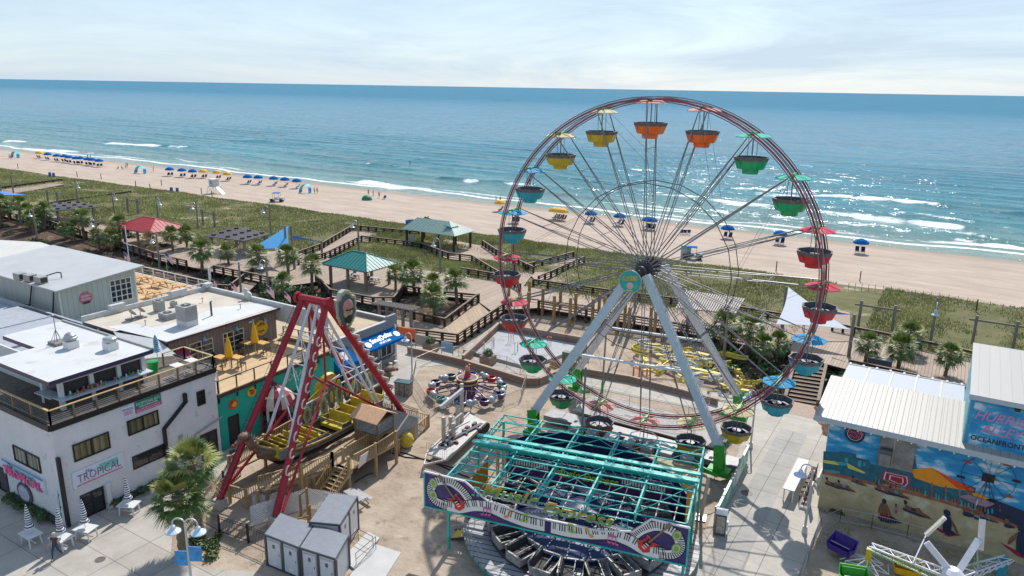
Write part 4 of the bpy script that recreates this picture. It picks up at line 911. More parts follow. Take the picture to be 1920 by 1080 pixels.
b = MB(); p = at(612,722,3.4); b.tube((p.x, p.y, p.z),(p.x-.25, p.y, p.z+.1),1.15,26,0); b.bar((p.x, p.y,3.0),(p.x-.1, p.y,0),.1,.1,1); tag(b.build('round_sign',[M['yellow'], M['steel']]), 'round yellow sign disc behind the colourful ride name board', 'sign')
b = MB(); p = at(590,748,2.9); b.slab([(p.x, p.y-.8,2.2),(p.x, p.y+.4,2.4),(p.x, p.y+.6,3.6),(p.x, p.y-.7,3.1)],(.05,0,0),0); b.bar((p.x-.05, p.y,0),(p.x-.05, p.y,2.5),.08,.08,1); tag(b.build('tilted_sign',[M['yellow'], M['steel']]), 'small tilted yellow panel sign left of the round yellow sign', 'sign')
# ---- timber queue deck around the ship
dk = thing('timber_deck', 'raised timber boarding deck with baluster rails around the swinging ship', 'deck',(-36.5,36,0))
ZD = 1.6
left = [(-41.3,29.9),(-41.9,33.5),(-42.3,37.2),(-42.4,42.2)]; right = [(-37.6,29.2),(-36.2,31.8),(-35.6,34.2),(-35.5,35.2),(-35.4,40.3)]
b = MB(); b.prism([(-38.1,29.6),(-37.1,29.3),(-36.2,31.8),(-35.6,34.2),(-34.2,34.4),(-34.0,39.3),(-35.2,40.5),(-37.6,40.5),(-37.5,33.5)], ZD-.12, ZD,0); b.prism([(-42.2,30.5),(-41.0,30.5),(-40.8,34),(-40.9,42.2),(-42.4,42.2)], ZD-.12, ZD,0)
b.build('floor', mat('light deck boards',(.4,.29,.17),.75, var=.3, vscale=4, stretch=(1,5,1)), dk)
NW = M['newwood']
def rl(pts, z, **k):
    for i in range(len(pts)-1):
        b = MB(); balusters(b, pts[i]+(z,) if len(pts[i]) == 2 else pts[i], pts[i+1]+(z,) if len(pts[i+1]) == 2 else pts[i+1], **k); b.build('rail_panel', NW, dk)
rl(left, ZD, h=.95); rl([(-37.4,29.2),(-36.2,31.8),(-35.6,34.2)], ZD, h=1.0); rl([(-34.15,34.9),(-34.0,37.2),(-34.1,39.2)], ZD, h=1.0); rl([(-35.5,35.6),(-35.5,38.4)], ZD, h=1.0)
rl([(-39.9,28.7),(-38.6,28.9),(-38.3,31.0),(-37.4,29.2)][:3],.5, h=.9); rl([(-40.8,28.4),(-41.6,31.0)],.4, h=.9)
for (x, y) in left+right+[(-34.2,34.4),(-34.0,37),(-34.0,39.3),(-35.6,34.2),(-39.9,28.7),(-38.4,28.9)]:
    b = MB(); b.box(x-.09, x+.09, y-.09, y+.09,0, ZD+1.1 if y > 29.3 else 1.5); b.build('post', NW, dk)
# skirt with carved hull planks
b = MB()
for (p, q) in (((-37.2,29.5),(-36.15,31.9)),((-36.15,31.9),(-35.55,34.2))):
    for i in range(7): u0, u1 = i/7+.01,(i+1)/7-.01; A = Vector(p+(0,)).lerp(Vector(q+(0,)), u0); B_ = Vector(p+(0,)).lerp(Vector(q+(0,)), u1); b.slab([A, B_, B_+UZ*1.45, A+UZ*1.45],(-.05,.02,0), i % 2)
    b.bar(p+(ZD-.15,), q+(ZD-.15,),.1,.3,0)
b.build('skirt',[mat('aged skirt boards',(.25,.17,.09),.8, var=.3), mat('darker skirt boards',(.17,.12,.075),.8, var=.3)], dk)
# steps
b = MB(); A0 = Vector((-34.9,34.6,0));
for i in range(8): b.box(-35.5,-34.2,34.4-.27*i,34.66-.27*i, ZD-.2*(i+1)+.16, ZD-.2*(i+1)+.2,0); b.box(-35.5,-34.2,34.6-.27*i,34.64-.27*i, ZD-.2*(i+1), ZD-.2*(i+1)+.15,1)
for x in (-35.55,-34.15): b.slab([(x,34.7, ZD-.25),(x,32.3,-.1),(x,32.3,.15),(x,34.7, ZD+.05)],(.05,0,0),0)
b.build('steps',[NW, M['midwood']], dk)
for x in (-35.55,-34.15):
    b = MB(); b.bar((x,34.6, ZD+.95),(x,32.5,.95),.08,.06)
    for i in range(12): y = 34.6-i*.19; z = ZD-.19*i*.74; b.bar((x, y, z-.1),(x, y, z+.93),.035,.035)
    b.build('stair_rail', NW, dk)
b = MB(); p = Vector((-33.98,35.3,0)); b.slab([(-33.9,35.0,1.55),(-33.9,35.8,1.7),(-33.7,35.9,2.6),(-33.7,35.1,2.55)],(.03,0,0),0)
sgb = b.build('notice', M['white'], dk)
# lattice fence and loose timber
LATM = bpy.data.materials.new('white diagonal lattice'); LATM.use_nodes = True; n = LATM.node_tree.nodes; l = LATM.node_tree.links; bb = n['Principled BSDF']; bb.inputs['Base Color'].default_value = (.75,.75,.75,1); bb.inputs['Roughness'].default_value = .6
def lattice(b, A, B_, h, st=.16, z0=0):
    A = Vector(A); B_ = Vector(B_); d = B_-A; L = d.length; d = d/L; nn = int((L+h)/st)
    for i in range(nn):
        for sgn_ in (1,-1):
            s0 = i*st-h if sgn_ > 0 else i*st
            u0, z_0, u1, z_1 = (s0,0, s0+h, h) if sgn_ > 0 else (s0,0, s0-h, h)
            lo, hi = (u0, u1)
            def cl(u, u0=u0, u1=u1): return (u-u0)/(u1-u0)*h
            a_, c_ = u0, u1; za, zc_ = 0, h
            if a_ < 0: za = cl(0); a_ = 0
            if a_ > L: za = cl(L); a_ = L
            if c_ < 0: zc_ = cl(0); c_ = 0
            if c_ > L: zc_ = cl(L); c_ = L
            if abs(c_-a_) < .01: continue
            b.bar(A+d*a_+UZ*(za+z0), A+d*c_+UZ*(zc_+z0),.012,.045,0)
lf = thing('lattice_fence', 'white diagonal lattice screen standing behind the grey toilet cabins', 'fence',(-34.5,30,0))
b = MB(); lattice(b,(-36.4,27.6,0),(-35.0,31.2,0),1.5); b.build('lattice_panel', LATM, lf)
b = MB(); lattice(b,(-35.0,31.2,0),(-31.9,32.2,0),1.5); b.build('lattice_panel', LATM, lf)
b = MB(); lattice(b,(-37.0,29.8,0),(-36.3,31.9,0),1.1); lattice(b,(-38.2,29.2,0),(-37.0,29.8,0),1.0); b.build('lattice_panel', LATM, lf)
for x, y, h in ((-35.0,31.2,2.7),(-34.6,30.2,1.7),(-33.6,29.9,2.6),(-33.2,29.7,1.6)): b = MB(); b.box(x-.06, x+.06, y-.06, y+.06,0, h); b.build('post', M['postwood'], lf)
b = MB(); b.bar((-34.6,30.2,1.6),(-33.6,29.9,2.4),.1,.08); b.bar((-35.4,28.3,.1),(-33.2,29.7,.8),.08,.1); b.build('crossbar', M['postwood'], lf)
# ticket booth, shed, big yellow egg, corner fence
p = Vector((-36.9,39.6, ZD)); bo = thing('operator_booth', 'small timber operator booth with gabled cedar roof and glazed front', 'booth',(-36.2,39.2,0))
x0, x1, y0, y1 = -36.9,-34.6,37.9,39.8
b = MB(); b.box(x0, x1, y0, y1, ZD, ZD+1.05,0)
for x in (x0+.05, x1-.05):
    for y in (y0+.05, y1-.05): b.box(x-.06, x+.06, y-.06, y+.06, ZD+1.05, ZD+2.05,0)
b.box(x0-.02, x1+.02, y0-.02, y1+.02, ZD+2.05, ZD+2.15,0); b.box(x0, x1, y1-.1, y1, ZD+1.05, ZD+2.05,0); b.build('wall', mat('brown cedar siding',(.2,.12,.06),.7, var=.25, vscale=3), bo)
b = MB(); b.box(x0+.1, x1-.1, y0+.03, y0+.05, ZD+1.1, ZD+2.0); b.box(x1-.05, x1-.03, y0+.1, y1-.1, ZD+1.1, ZD+2.0); b.build('glazing', mat('hazy booth glass',(.3,.33,.33),.1, alpha=.55), bo)
ym = (y0+y1)/2; b = MB(); b.slab([(x0-.2, y0-.25, ZD+2.1),(x1+.2, y0-.25, ZD+2.1),(x1+.2, ym, ZD+2.75),(x0-.2, ym, ZD+2.75)],(0,0,.07),0); b.slab([(x0-.2, ym, ZD+2.75),(x1+.2, ym, ZD+2.75),(x1+.2, y1+.25, ZD+2.1),(x0-.2, y1+.25, ZD+2.1)],(0,0,.07),0)
b.build('roof', mat('cedar shingle roof',(.6,.36,.2),.7, var=.25, vscale=3, stretch=(5,1,1)), bo)
b = MB(); b.lathe((0,0,0),[(.34,0),(.34,.05),(.26,.06)],16,0); b.T = None; ob_ = b.build('wheel_emblem', M['dark'], bo); ob_.data.transform(Matrix.Translation(Vector((x1+.02,38.8, ZD+.6))-Vector(bo.location)) @ Matrix.Rotation(PI/2,4, 'Y') @ Matrix.Translation(Vector(bo.location)))
sd = thing('grey_shed', 'low grey garden shed with dark gable roof beside the red rear leg', 'shed',(-36.1,42.2,0)); b = MB(); X0, X1, Y0, Y1 = -37.7,-35.3,40.9,43.6
b.box(X0, X1, Y0, Y1,0,1.75,0); b.slab([(X1-.002, Y0,1.75),(X1-.002, Y1,1.75),(X1-.002,(Y0+Y1)/2,2.55)],(-2.39,0,0),0); b.build('wall', M['grey'], sd)
b = MB(); ym = (Y0+Y1)/2; b.slab([(X0-.1, Y0-.15,1.7),(X1+.12, Y0-.15,1.7),(X1+.12, ym,2.6),(X0-.1, ym,2.6)],(0,0,.08),0); b.slab([(X0-.1, ym,2.6),(X1+.12, ym,2.6),(X1+.12, Y1+.15,1.7),(X0-.1, Y1+.15,1.7)],(0,0,.08),0); b.bar((X1+.15, Y0-.15,1.73),(X1+.15, ym,2.63),.05,.14,1); b.bar((X1+.15, ym,2.63),(X1+.15, Y1+.15,1.73),.05,.14,1); b.build('roof',[M['greydark'], M['white']], sd)
cf = thing('timber_fence', 'low tan timber baluster fence round the rear corner of the ship ride', 'fence',(-36,44,0))
for p, q in (((-34.9,40.6,0),(-35.8,45.6,0)),((-35.8,45.6,0),(-42.2,45.4,0))):
    b = MB(); balusters(b, p, q, h=1.1, sp=.2); b.build('rail_panel', M['newwood'], cf)
for x, y in ((-34.9,40.6),(-35.35,43.1),(-35.8,45.6),(-39,45.5),(-42.2,45.4)): b = MB(); b.box(x-.08, x+.08, y-.08, y+.08,0,1.2); b.build('post', M['newwood'], cf)
p = gp(762,838); b = MB(); b.sph((p.x, p.y,.62),.62,(.95,.95,1.12),16,0)
eg = thing('giant_egg', 'giant yellow spotted egg ornament on the sand against the timber fence', 'ornament',(p.x, p.y,0)); o = b.build('shell', M['yellow'], eg, True)
b = MB(); rng = random.Random(4)
for i in range(24):
    a, t = rng.random()*2*PI, rng.uniform(-.6,1.2); d = Vector((math.cos(a)*math.cos(t)*.95, math.sin(a)*math.cos(t)*.95, math.sin(t)*1.12))*.622; b.sph((p.x+d.x, p.y+d.y,.62+d.z),.06,(1,1,1),6,0)
b.build('spots', mat('pale blue spots',(.4,.5,.45),.5), eg)
# ================================================================ buildings on the left
def win(parent, axis, c, a0, a1, z0, z1, face, nv=1, nh=0, pane=None, frame=None, fw=.08, dep=.06, name='window'):
    """window on plane x=c (axis 'x') or y=c (axis 'y'); face = +1/-1 outward direction"""
    frame = frame or M['black']; pane = pane or M['glass']
    def B(b, u0, u1, w0, w1, d0, d1):
        lo, hi = sorted((c+face*d0, c+face*d1))
        if axis == 'x': b.box(lo, hi, u0, u1, w0, w1)
        else: b.box(u0, u1, lo, hi, w0, w1)
    b = MB(); B(b, a0, a1, z0, z0+fw,0, dep); B(b, a0, a1, z1-fw, z1,0, dep); B(b, a0, a0+fw, z0+fw, z1-fw,0, dep); B(b, a1-fw, a1, z0+fw, z1-fw,0, dep)
    for i in range(nv): u = a0+(a1-a0)*(i+1)/(nv+1); B(b, u-fw/2.2, u+fw/2.2, z0+fw, z1-fw,.012, dep-.003)
    for i in range(nh): w = z0+(z1-z0)*(i+1)/(nh+1); B(b, a0+fw, a1-fw, w-fw/2.6, w+fw/2.6,.014, dep-.006)
    o = b.build(name, frame, parent); b = MB(); B(b, a0+.01, a1-.01, z0+.01, z1-.01,.002,.011); b.build('pane', pane, o); return o
def board(parent, axis, c, a0, a1, z0, z1, face, m, name='sign', d=.05):
    b = MB(); lo, hi = sorted((c+face*.004, c+face*d))
    if axis == 'x': b.box(lo, hi, a0, a1, z0, z1)
    else: b.box(a0, a1, lo, hi, z0, z1)
    return b.build(name, m, parent)
YV = Vector((0,1,0)); XV = Vector((1,0,0))
PINK = mat('hot pink letters',(.8,.12,.3),.4, var=.05); PURL = mat('plum letters',(.2,.05,.18),.5); MAG = mat('magenta panel',(.55,.02,.2),.5, var=.05)
A = thing('rooftop_bar_building', 'white stucco two storey building with open rooftop bar and pink neon sign', 'building',(-55,27,0))
b = MB(); b.box(-75,-46.3,21.1,33.0,0,7.0,0); b.build('wall', M['stucco'], A)
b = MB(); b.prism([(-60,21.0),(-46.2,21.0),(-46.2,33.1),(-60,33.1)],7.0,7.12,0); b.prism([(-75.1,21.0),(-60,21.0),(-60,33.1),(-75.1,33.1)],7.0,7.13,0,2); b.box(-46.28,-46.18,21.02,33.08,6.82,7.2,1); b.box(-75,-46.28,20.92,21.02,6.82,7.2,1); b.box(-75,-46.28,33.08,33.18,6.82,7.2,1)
b.build('roof_terrace',[mat('dark terrace floor',(.11,.085,.06),.8, var=.4), M['black'], mat('membrane tinted blue grey for shade',(.34,.36,.39),.7, var=.12, stain=((.25,.25,.26),.8,.6))], A)  # rear roof colour greyed towards blue to stand in for cast shade
RTAN = mat('honey timber rail',(.5,.36,.17),.5, var=.15)
for p, q, n_ in (((-46.35,21.15),(-46.35,33.0),8),((-46.35,21.15),(-62,21.15),7),((-46.35,33.0),(-49.8,33.0),2),((-49.8,33.0),(-49.8,31.2),1)):
    p = Vector(p+(7.2,)); q = Vector(q+(7.2,)); b = MB(); b.bar(p+UZ*.95, q+UZ*.95,.14,.06,0); b.bar(p+UZ*.12, q+UZ*.12,.05,.04,1)
    for k in range(5): b.tube(p+UZ*(.25+k*.13), q+UZ*(.25+k*.13),.009,3,1)
    for k in range(n_+1): c = p.lerp(q, k/n_); b.box(c.x-.05, c.x+.05, c.y-.05, c.y+.05,7.12,8.12,2)
    b.build('terrace_rail',[RTAN, M['steel'], mat('olive brown post',(.2,.15,.08),.6)], A)
# rooftop room
b = MB(); rp = [(-47.35,21.85),(-47.5,29.1),(-59.2,29.1),(-59.2,24.7),(-54.6,24.7),(-54.6,21.85)]
b.prism([(p[0], p[1]) for p in rp],9.3,9.6,1,0)
b.box(-59.2,-47.5,28.98,29.12,9.601,9.72,2)
b.build('bar_roof',[M['roofwhite'], M['purple'], M['acgrey']], A)
b = MB(); cw = mat('white siding',(.6,.61,.6),.6, var=.06)
for (x, y) in ((-48.2,22.9),(-48.2,24.9),(-48.2,26.8),(-48.2,28.6),(-50.4,22.9)): b.box(x-.14, x+.14, y-.14, y+.14,7.12,9.3,0)
b.box(-48.3,-48.12,22.9,28.6,8.95,9.3,0); b.box(-50.4,-48.3,22.82,22.98,8.95,9.3,0)
b.box(-48.3,-48.1,22.9,28.6,7.12,7.95,1); b.box(-50.4,-48.3,22.8,23.0,7.12,7.95,1); b.box(-59,-50.4,24.0,24.15,7.12,9.3,0) ; b.box(-50.5,-50.35,22.8,24.1,7.12,9.3,0); b.box(-58.9,-48.3,28.6,28.75,7.12,9.3,0)
b.build('bar_wall',[cw, mat('dark bar front',(.06,.045,.035),.6, var=.4)], A)
b = MB(); b.box(-48.5,-47.45,22.5,28.9,7.96,8.03,0); b.box(-50.4,-48.5,22.3,23.15,7.96,8.03,0); b.build('bar_counter', mat('pale blue white counter',(.5,.55,.6),.3), A)
for y0, y1 in ((23.1,24.7),(25.1,26.6),(27.0,28.4)): win(A, 'x',-48.22, y0, y1,8.03,8.95,1, nv=0, name='bar_opening', pane=M['dark'], fw=.05, dep=.04)
rng = random.Random(5)
b = MB()
for i in range(60): y = rng.uniform(23.2,28.3); x = -48.1+rng.random()*.3; h = rng.uniform(.08,.3); b.ob((x, y,8.03+h/2),(.08,.08, h),0, rng.randrange(5))
b.build('bar_bottles',[M['white'], M['orange'], M['green'], mat('brown bottle',(.2,.1,.03),.3), mat('steel blue box',(.15,.25,.35),.4)], A)
win(A, 'y',24.0,-53.1,-52.2,7.14,9.0,-1, nv=0, frame=M['white'], name='door', fw=.12); win(A, 'y',24.0,-56.4,-55.2,8.0,9.0,-1, nv=0)
board(A, 'y',24.0,-54.0,-53.5,8.1,8.7,-1, mat('red notice',(.4,.03,.04),.5), 'notice')
# facade windows with curtains
FX = -46.3
for (y0, y1, z0, z1) in ((22.15,24.55,4.2,5.4),(25.85,28.15,4.5,5.6)): win(A, 'x', FX, y0, y1, z0, z1,1, nv=1, pane=M['curtain'], dep=.09)
win(A, 'x', FX,31.3,32.0,4.65,5.8,1, nv=0)
win(A, 'x', FX,25.9,28.3,1.9,2.9,1, nv=1);
win(A, 'y',21.1,-51.7,-48.4,3.25,4.4,-1, nv=1, pane=M['curtainx'], dep=.09); win(A, 'y',21.1,-59,-55.4,3.4,4.5,-1, nv=1, pane=M['curtainx'])
win(A, 'y',21.1,-54.8,-53.4,.1,2.0,-1, nv=0, name='door'); win(A, 'x', FX,22.15,23.7,.05,1.75,1, nv=1, nh=0, name='door'); win(A, 'x', FX,31.2,32.7,.05,2.3,1, nv=1, nh=1, name='double_door', pane=M['dark'])
b = MB(); b.box(-46.3,-46.0,23.75,24.05,.03,1.9); b.box(-46.295,-46.0,24.3,29,.03,.4,1); b.box(-53,-47,20.78,21.095,.03,.4,1); b.build('base_trim',[M['stucco'], mat('dark green base planter',(.03,.05,.03),.8, var=.5)], A)
b = MB(); X = FX+.14
b.bar((X,28.4,.4),(X,28.4,4.1),.22,.2); b.bar((X,28.42,4.05),(X,30.3,5.45),.2,.2); b.bar((X,30.28,5.35),(X,30.28,6.1),.26,.22); b.build('downpipe', M['black'], A)
b = MB(); b.bar((-46.15,21.15,.1),(-46.15,21.15,5.0),.26,.2); b.build('downpipe', M['black'], A)
b = MB(); b.tube((FX+.1,29.9,1.2),(FX+.1,30.9,2.6),.06,6); b.tube((FX+.1,30.9,2.6),(FX+.1,33.2,3.1),.06,6); b.box(FX, FX+.15,29.1,29.3,1.5,2.3); b.tube((FX+.08,28.9,1),(FX+.08,28.9,2.5),.03,5); b.box(FX, FX+.12,29.5,29.8,2.3,3.0); b.build('conduit', M['acgrey'], A)
# signs
SGN = mat('pale blue white sign',(.62,.68,.74),.45, var=.05)
s1 = board(A, 'y',21.1,-53.4,-48.1,1.85,2.95,-1, SGN, 'sign',.15)
board(s1, 'y',20.95,-53.4,-48.1,2.8,2.95,-1, mat('blue top stripe',(.12,.3,.5),.4), 'stripe',.03); board(s1, 'y',20.95,-51.9,-49.2,2.15,2.7,-1, mat('sea green sign patch',(.15,.35,.33),.5, var=.3), 'patch',.02)
childtext('TROPICAL',(-53.2,20.9,1.95), XV, UZ, width=4.9, height=.62, par=s1, mats=PINK, bold=.03, depth=.06, name='lettering'); childtext('The',(-52.6,20.9,2.6), XV, UZ, width=.7, height=.28, par=s1, mats=PURL, shear=.3, name='lettering')
s2 = board(A, 'x', FX,21.85,25.3,2.35,3.55,1, SGN, 'sign',.08)
board(s2, 'x', FX+.08,23.6,24.9,2.9,3.4,1, mat('teal brush patch',(.2,.5,.46),.5, var=.2), 'patch',.012)
childtext('TROPICAL',(FX+.095,22.15,2.68), YV, UZ, width=2.9, height=.55, par=s2, mats=PURL, bold=-.01, depth=.01, name='lettering'); childtext('The',(FX+.095,22.7,3.18), YV, UZ, width=.4, height=.2, par=s2, mats=PURL, shear=.3, depth=.01, name='lettering')
scrawl((FX+.085,22.05,2.47), YV, UZ,3.1,.1,30, PINK, s2,7)
s3 = board(A, 'x', FX,26.55,28.5,6.2,6.75,1, mat('dark green panel',(.01,.22,.13),.5, var=.05), 'sign',.05); board(s3, 'x', FX,26.55,28.5,5.9,6.195,1, MAG, 'panel',.05)
childtext('EXCEPTIONAL EATS',(FX+.055,26.65,6.42), YV, UZ, width=1.75, height=.2, par=s3, mats=M['white'], depth=.01, name='lettering'); scrawl((FX+.045,26.85,6.25), YV, UZ,1.4,.11,13, M['white'], s3,8); scrawl((FX+.045,26.62,6.08), YV, UZ,1.8,.06,24, M['white'], s3,9); scrawl((FX+.045,26.62,5.96), YV, UZ,1.8,.06,24, M['white'], s3,10)
s4 = board(A, 'x', FX,25.55,26.5,5.95,6.65,1, SGN, 'sign',.05); childtext('TROPICAL',(FX+.055,25.62,6.35), YV, UZ, width=.8, height=.17, par=s4, mats=PURL, depth=.01, name='lettering')
for k in range(3): board(s4, 'x', FX+.05,25.7,26.35,6.25-.1*k,6.29-.1*k,1, MAG, 'text_line',.01)
ad_ = Vector((.6,-.35,0)).normalized(); AP = lambda u, z, d=0: Vector((-46.25,20.9,0))+ad_*u+UZ*z+Vector((-ad_.y, ad_.x,0))*-d
b = MB(); ar = [(.18,1.35),(.5,1.35),(.5,2.75),(.62,2.75),(.34,3.15),(.06,2.75),(.18,2.75)]; b.slab([AP(u, z) for u, z in ar], AP(0,0,.06)-AP(0,0),0); b.slab([AP(u, z) for u, z in ((.1,1.0),(.8,.8),(.95,1.3),(.75,1.45),(.1,1.35))], AP(0,0,.07)-AP(0,0),1)
ars = b.build('arrow_sign',[mat('pale aqua arrow face',(.4,.55,.55),.5, var=.1), mat('dark green arrow tail',(.01,.2,.14),.5)], A); childtext('BAR', AP(.2,1.02,.075), ad_, UZ, width=.5, height=.22, par=ars, depth=.01, name='lettering')
b = MB(); b.tube((-46.3,20.95,1.6), AP(.3,1.6),.03,5); b.tube((-46.3,20.95,2.5), AP(.3,2.5),.03,5); b.tube(AP(.3,1.6), AP(.3,2.5),.03,5); b.build('bracket', M['black'], ars)
board(A, 'x', FX,24.2,25.0,1.0,1.8,1, M['white'], 'menu_board',.04)
b = MB(); b.slab([(-51.6+1.0*math.cos(t*PI/8)*.95+.5,21.04,.95+.8*math.sin(t*PI/8)) for t in range(16)],(0,-.05,0),0); b.slab([(-51.1+.7*math.cos(t*PI/8),20.985,.95+.6*math.sin(t*PI/8)) for t in range(16)],(0,-.02,0),1); b.build('floral_mirror',[mat('purple floral wreath',(.12,.08,.16),.7, var=.6, vscale=8), mat('pale flower wall',(.45,.45,.5),.6, var=.4, vscale=9)], A)
# roof gear on the bar roof
def vent(px, py, z, kind, label):
    p = at(px, py, z); t = thing('roof_fan', label, 'roof fan',(p.x, p.y, z)); b = MB(); b.box(p.x-.38, p.x+.38, p.y-.38, p.y+.38, z, z+.55); b.build('curb', M['white'], t)
    b = MB()
    if kind: b.lathe((p.x, p.y, z+.55),[(.42,0),(.46,.1),(.46,.3),(.36,.38),(.1,.4)],16)
    else: b.lathe((p.x, p.y, z+.55),[(.3,0),(.5,.15),(.46,.25),(.4,.28),(.36,.42),(.18,.58),(.04,.6)],16)
    b.build('hood', M['galv'], t, False)
vent(134,652,9.6,0, 'silver mushroom roof fan on white curb beside the small antenna'); vent(208,655,9.6,1, 'grey drum shaped roof fan on white curb near the edge of the white roof')
p = at(108,645,9.6); t = thing('roof_antenna', 'thin tripod antenna mast weighted with blocks on the white bar roof', 'antenna',(p.x, p.y,9.6)); b = MB(); b.box(p.x-.55, p.x+.55, p.y-.4, p.y+.4,9.6,9.8); b.build('ballast', M['greywood'], t)
b = MB(); b.tube((p.x, p.y,9.8),(p.x, p.y,11.6),.03,5);
for a in range(4): b.tube((p.x+.5*math.cos(a*PI/2+.5), p.y+.4*math.sin(a*PI/2+.5),9.8),(p.x, p.y,10.7),.02,4)
b.build('mast', M['steel'], t)
# terrace furniture
p = at(312,690,7.15); t = thing('folded_umbrella', 'closed blue patterned patio umbrella on the rooftop terrace', 'umbrella',(p.x-1, p.y,7.12)); px_, py_ = p.x-1.0, p.y
b = MB(); b.tube((px_, py_,7.12),(px_, py_,9.4),.03,6); b.build('pole', M['white'], t); b = MB(); b.lathe((px_, py_,8.2),[(.1,0),(.3,.1),(.17,.4),(.18,.9),(.08,1.3),(.02,1.4)],10); b.build('canopy', bandmat('blue white print',(.02,.22,.4),(.4,.5,.6),7, 'Z',.65,.7,.1), t)
b = MB(); b.lathe((-49.4,30.1,7.12),[(.3,0),(.38,.8),(.4,.85),(.05,.9)],12); tag(b.build('green_bin', M['green']), 'bright green barrel bin standing on the rooftop terrace', 'bin')
for i,(x, y) in enumerate(((-47.2,30.6),(-47.2,31.8))):
    t = thing('bar_table', 'white high table on the rooftop terrace by the rail, '+('nearer the bar' if i == 0 else 'at the far corner'), 'table',(x, y,7.12),0, 'white terrace tables'); b = MB(); b.box(x-.45, x+.45, y-.35, y+.35,7.95,8.0); b.build('tabletop', M['white'], t)
    for sx2, sy in ((-.35,-.28),(.35,-.28),(-.35,.28),(.35,.28)): b = MB(); b.bar((x+sx2, y+sy,7.12),(x+sx2, y+sy,7.95),.05); b.build('leg', M['white'], t)
# ---- building B: brown upper storey over turquoise ground floor with timber deck
Bd = thing('deck_bar_building', 'turquoise ground floor bar with timber roof deck and brown grey upper storey', 'building',(-52,39,0))
b = MB(); b.box(-62.8,-46.6,33.25,45.6,0,4.55,0); b.build('wall', M['teal'], Bd)
b = MB(); b.prism([(-53,33.2),(-46.4,33.2),(-46.4,45.5),(-53,45.5)],4.85,4.9,0); b.box(-53,-46.35,33.15,45.5,4.56,4.84,1); b.build('deck',[M['deckwood'], mat('dark fascia',(.06,.04,.035),.7)], Bd)
b = MB(); b.box(-62.8,-53.0,33.8,44.8,4.56,7.75); b.build('upper_wall', M['brownsiding'], Bd)
b = MB(); b.prism([(-62.9,32.5),(-58.2,32.5),(-58.2,33.3),(-52.4,33.3),(-52.4,44.9),(-62.9,44.9)],7.76,7.95,1,0); b.build('roof',[M['rooftan2'], M['purple']], Bd)
wr = [at(x, y,7.96) for x, y in ((200,613),(250,606),(285,614),(320,607),(372,590),(402,577),(490,568),(513,576),(314,640))]
b = MB(); b.prism([(p.x, p.y) for p in wr],7.951,7.965); b.build('roof_membrane', M['roofwhite'], Bd)
b = MB(); b.box(-62.9,-46.6,44.9,45.15,6.6,8.35,0); b.box(-63.1,-62.9,32.5,45.15,7.0,8.4,0); b.box(-63.2,-62.5,44.6,45.3,8.35,8.7,0); b.box(-63.25,-62.8,35.0,36.4,8.4,8.75,0); b.box(-63.25,-62.8,41.0,42.6,8.4,8.7,0); b.build('parapet', M['whitedirty'], Bd)
for y0, y1 in ((35.6,37.9),(38.9,41.1)):
    win(Bd, 'x',-53.0, y0, y1,5.0,6.95,1, nv=1, nh=3, frame=mat('pale garage door frame',(.5,.5,.46),.5), name='garage_window', fw=.09)
for y in (36.7,40.0,43.1):
    b = MB(); b.tube((-53, y,7.35),(-52.5, y,7.4),.03,5,0); b.T = None; b.lathe((-52.45, y,7.1),[(.26,0),(.1,.2),(.06,.3)],12,1); b.build('wall_lamp',[M['steel'], mat('blue grey lamp shade',(.2,.3,.38),.3,.4)], Bd)
b = MB(); b.box(-53,-52.85,34.9,35.1,6.6,6.75); b.box(-53,-52.85,41.7,42.0,7.2,7.35); b.build('wall_box', M['white'], Bd)
b = MB(); b.tube((-52.99,43.0,6.4),(-52.9,43.0,6.4),.72,24); sgY = b.build('round_sign', mat('mustard yellow sign',(.72,.42,.015),.5, var=.06), Bd)
scrawl((-52.9,42.6,6.6), YV, UZ,.8,.2,5, M['black'], sgY,4,.08); scrawl((-52.9,42.65,6.05), YV, UZ,.7,.16,4, M['black'], sgY,5,-.05)
b = MB(); b.lathe((0,0,0),[(.14,0),(.14,.02)],10); o = b.build('emblem', M['black'], sgY); o.data.transform(Matrix.Translation(Vector((-52.9,43.0,6.42))) @ Matrix.Rotation(PI/2,4, 'Y')); o.data.transform(INV[sgY.name]) if False else None
o.data.transform(Matrix.Translation(Vector(Bd.location)))if False else None
# deck rail
for p, q, n_ in (((-46.5,33.3),(-46.5,45.4),7),((-46.5,33.3),(-50.5,33.3),2),((-46.7,45.4),(-52.8,45.4),3)):
    p = Vector(p+(4.9,)); q = Vector(q+(4.9,)); b = MB(); b.bar(p+UZ*1.0, q+UZ*1.0,.07,.06,0)
    for k in range(4): b.tube(p+UZ*(.2+k*.2), q+UZ*(.2+k*.2),.008,3,0)
    for k in range(n_+1): c = p.lerp(q, k/n_); b.box(c.x-.04, c.x+.04, c.y-.04, c.y+.04,4.1,5.92,0)
    b.build('deck_rail', M['black'], Bd)
b = MB(); b.box(-46.62,-46.5,33.3,33.45,4.9,6.7); b.build('white_post', M['white'], Bd)
b = MB(); b.box(-52.6,-47.5,44.6,45.1,5.3,5.38,0); b.box(-52.6,-47.5,45.05,45.12,4.9,5.3,0); b.build('wall_bench', M['newwood'], Bd)
win(Bd, 'x',-46.6,34.0,35.0,.05,2.6,1, nv=0, name='door', pane=M['dark']); win(Bd, 'x',-46.6,37.2,39.3,1.4,2.6,1, nv=1); win(Bd, 'x',-46.6,40.8,42.5,.05,2.5,1, nv=0, name='door', pane=M['dark'])
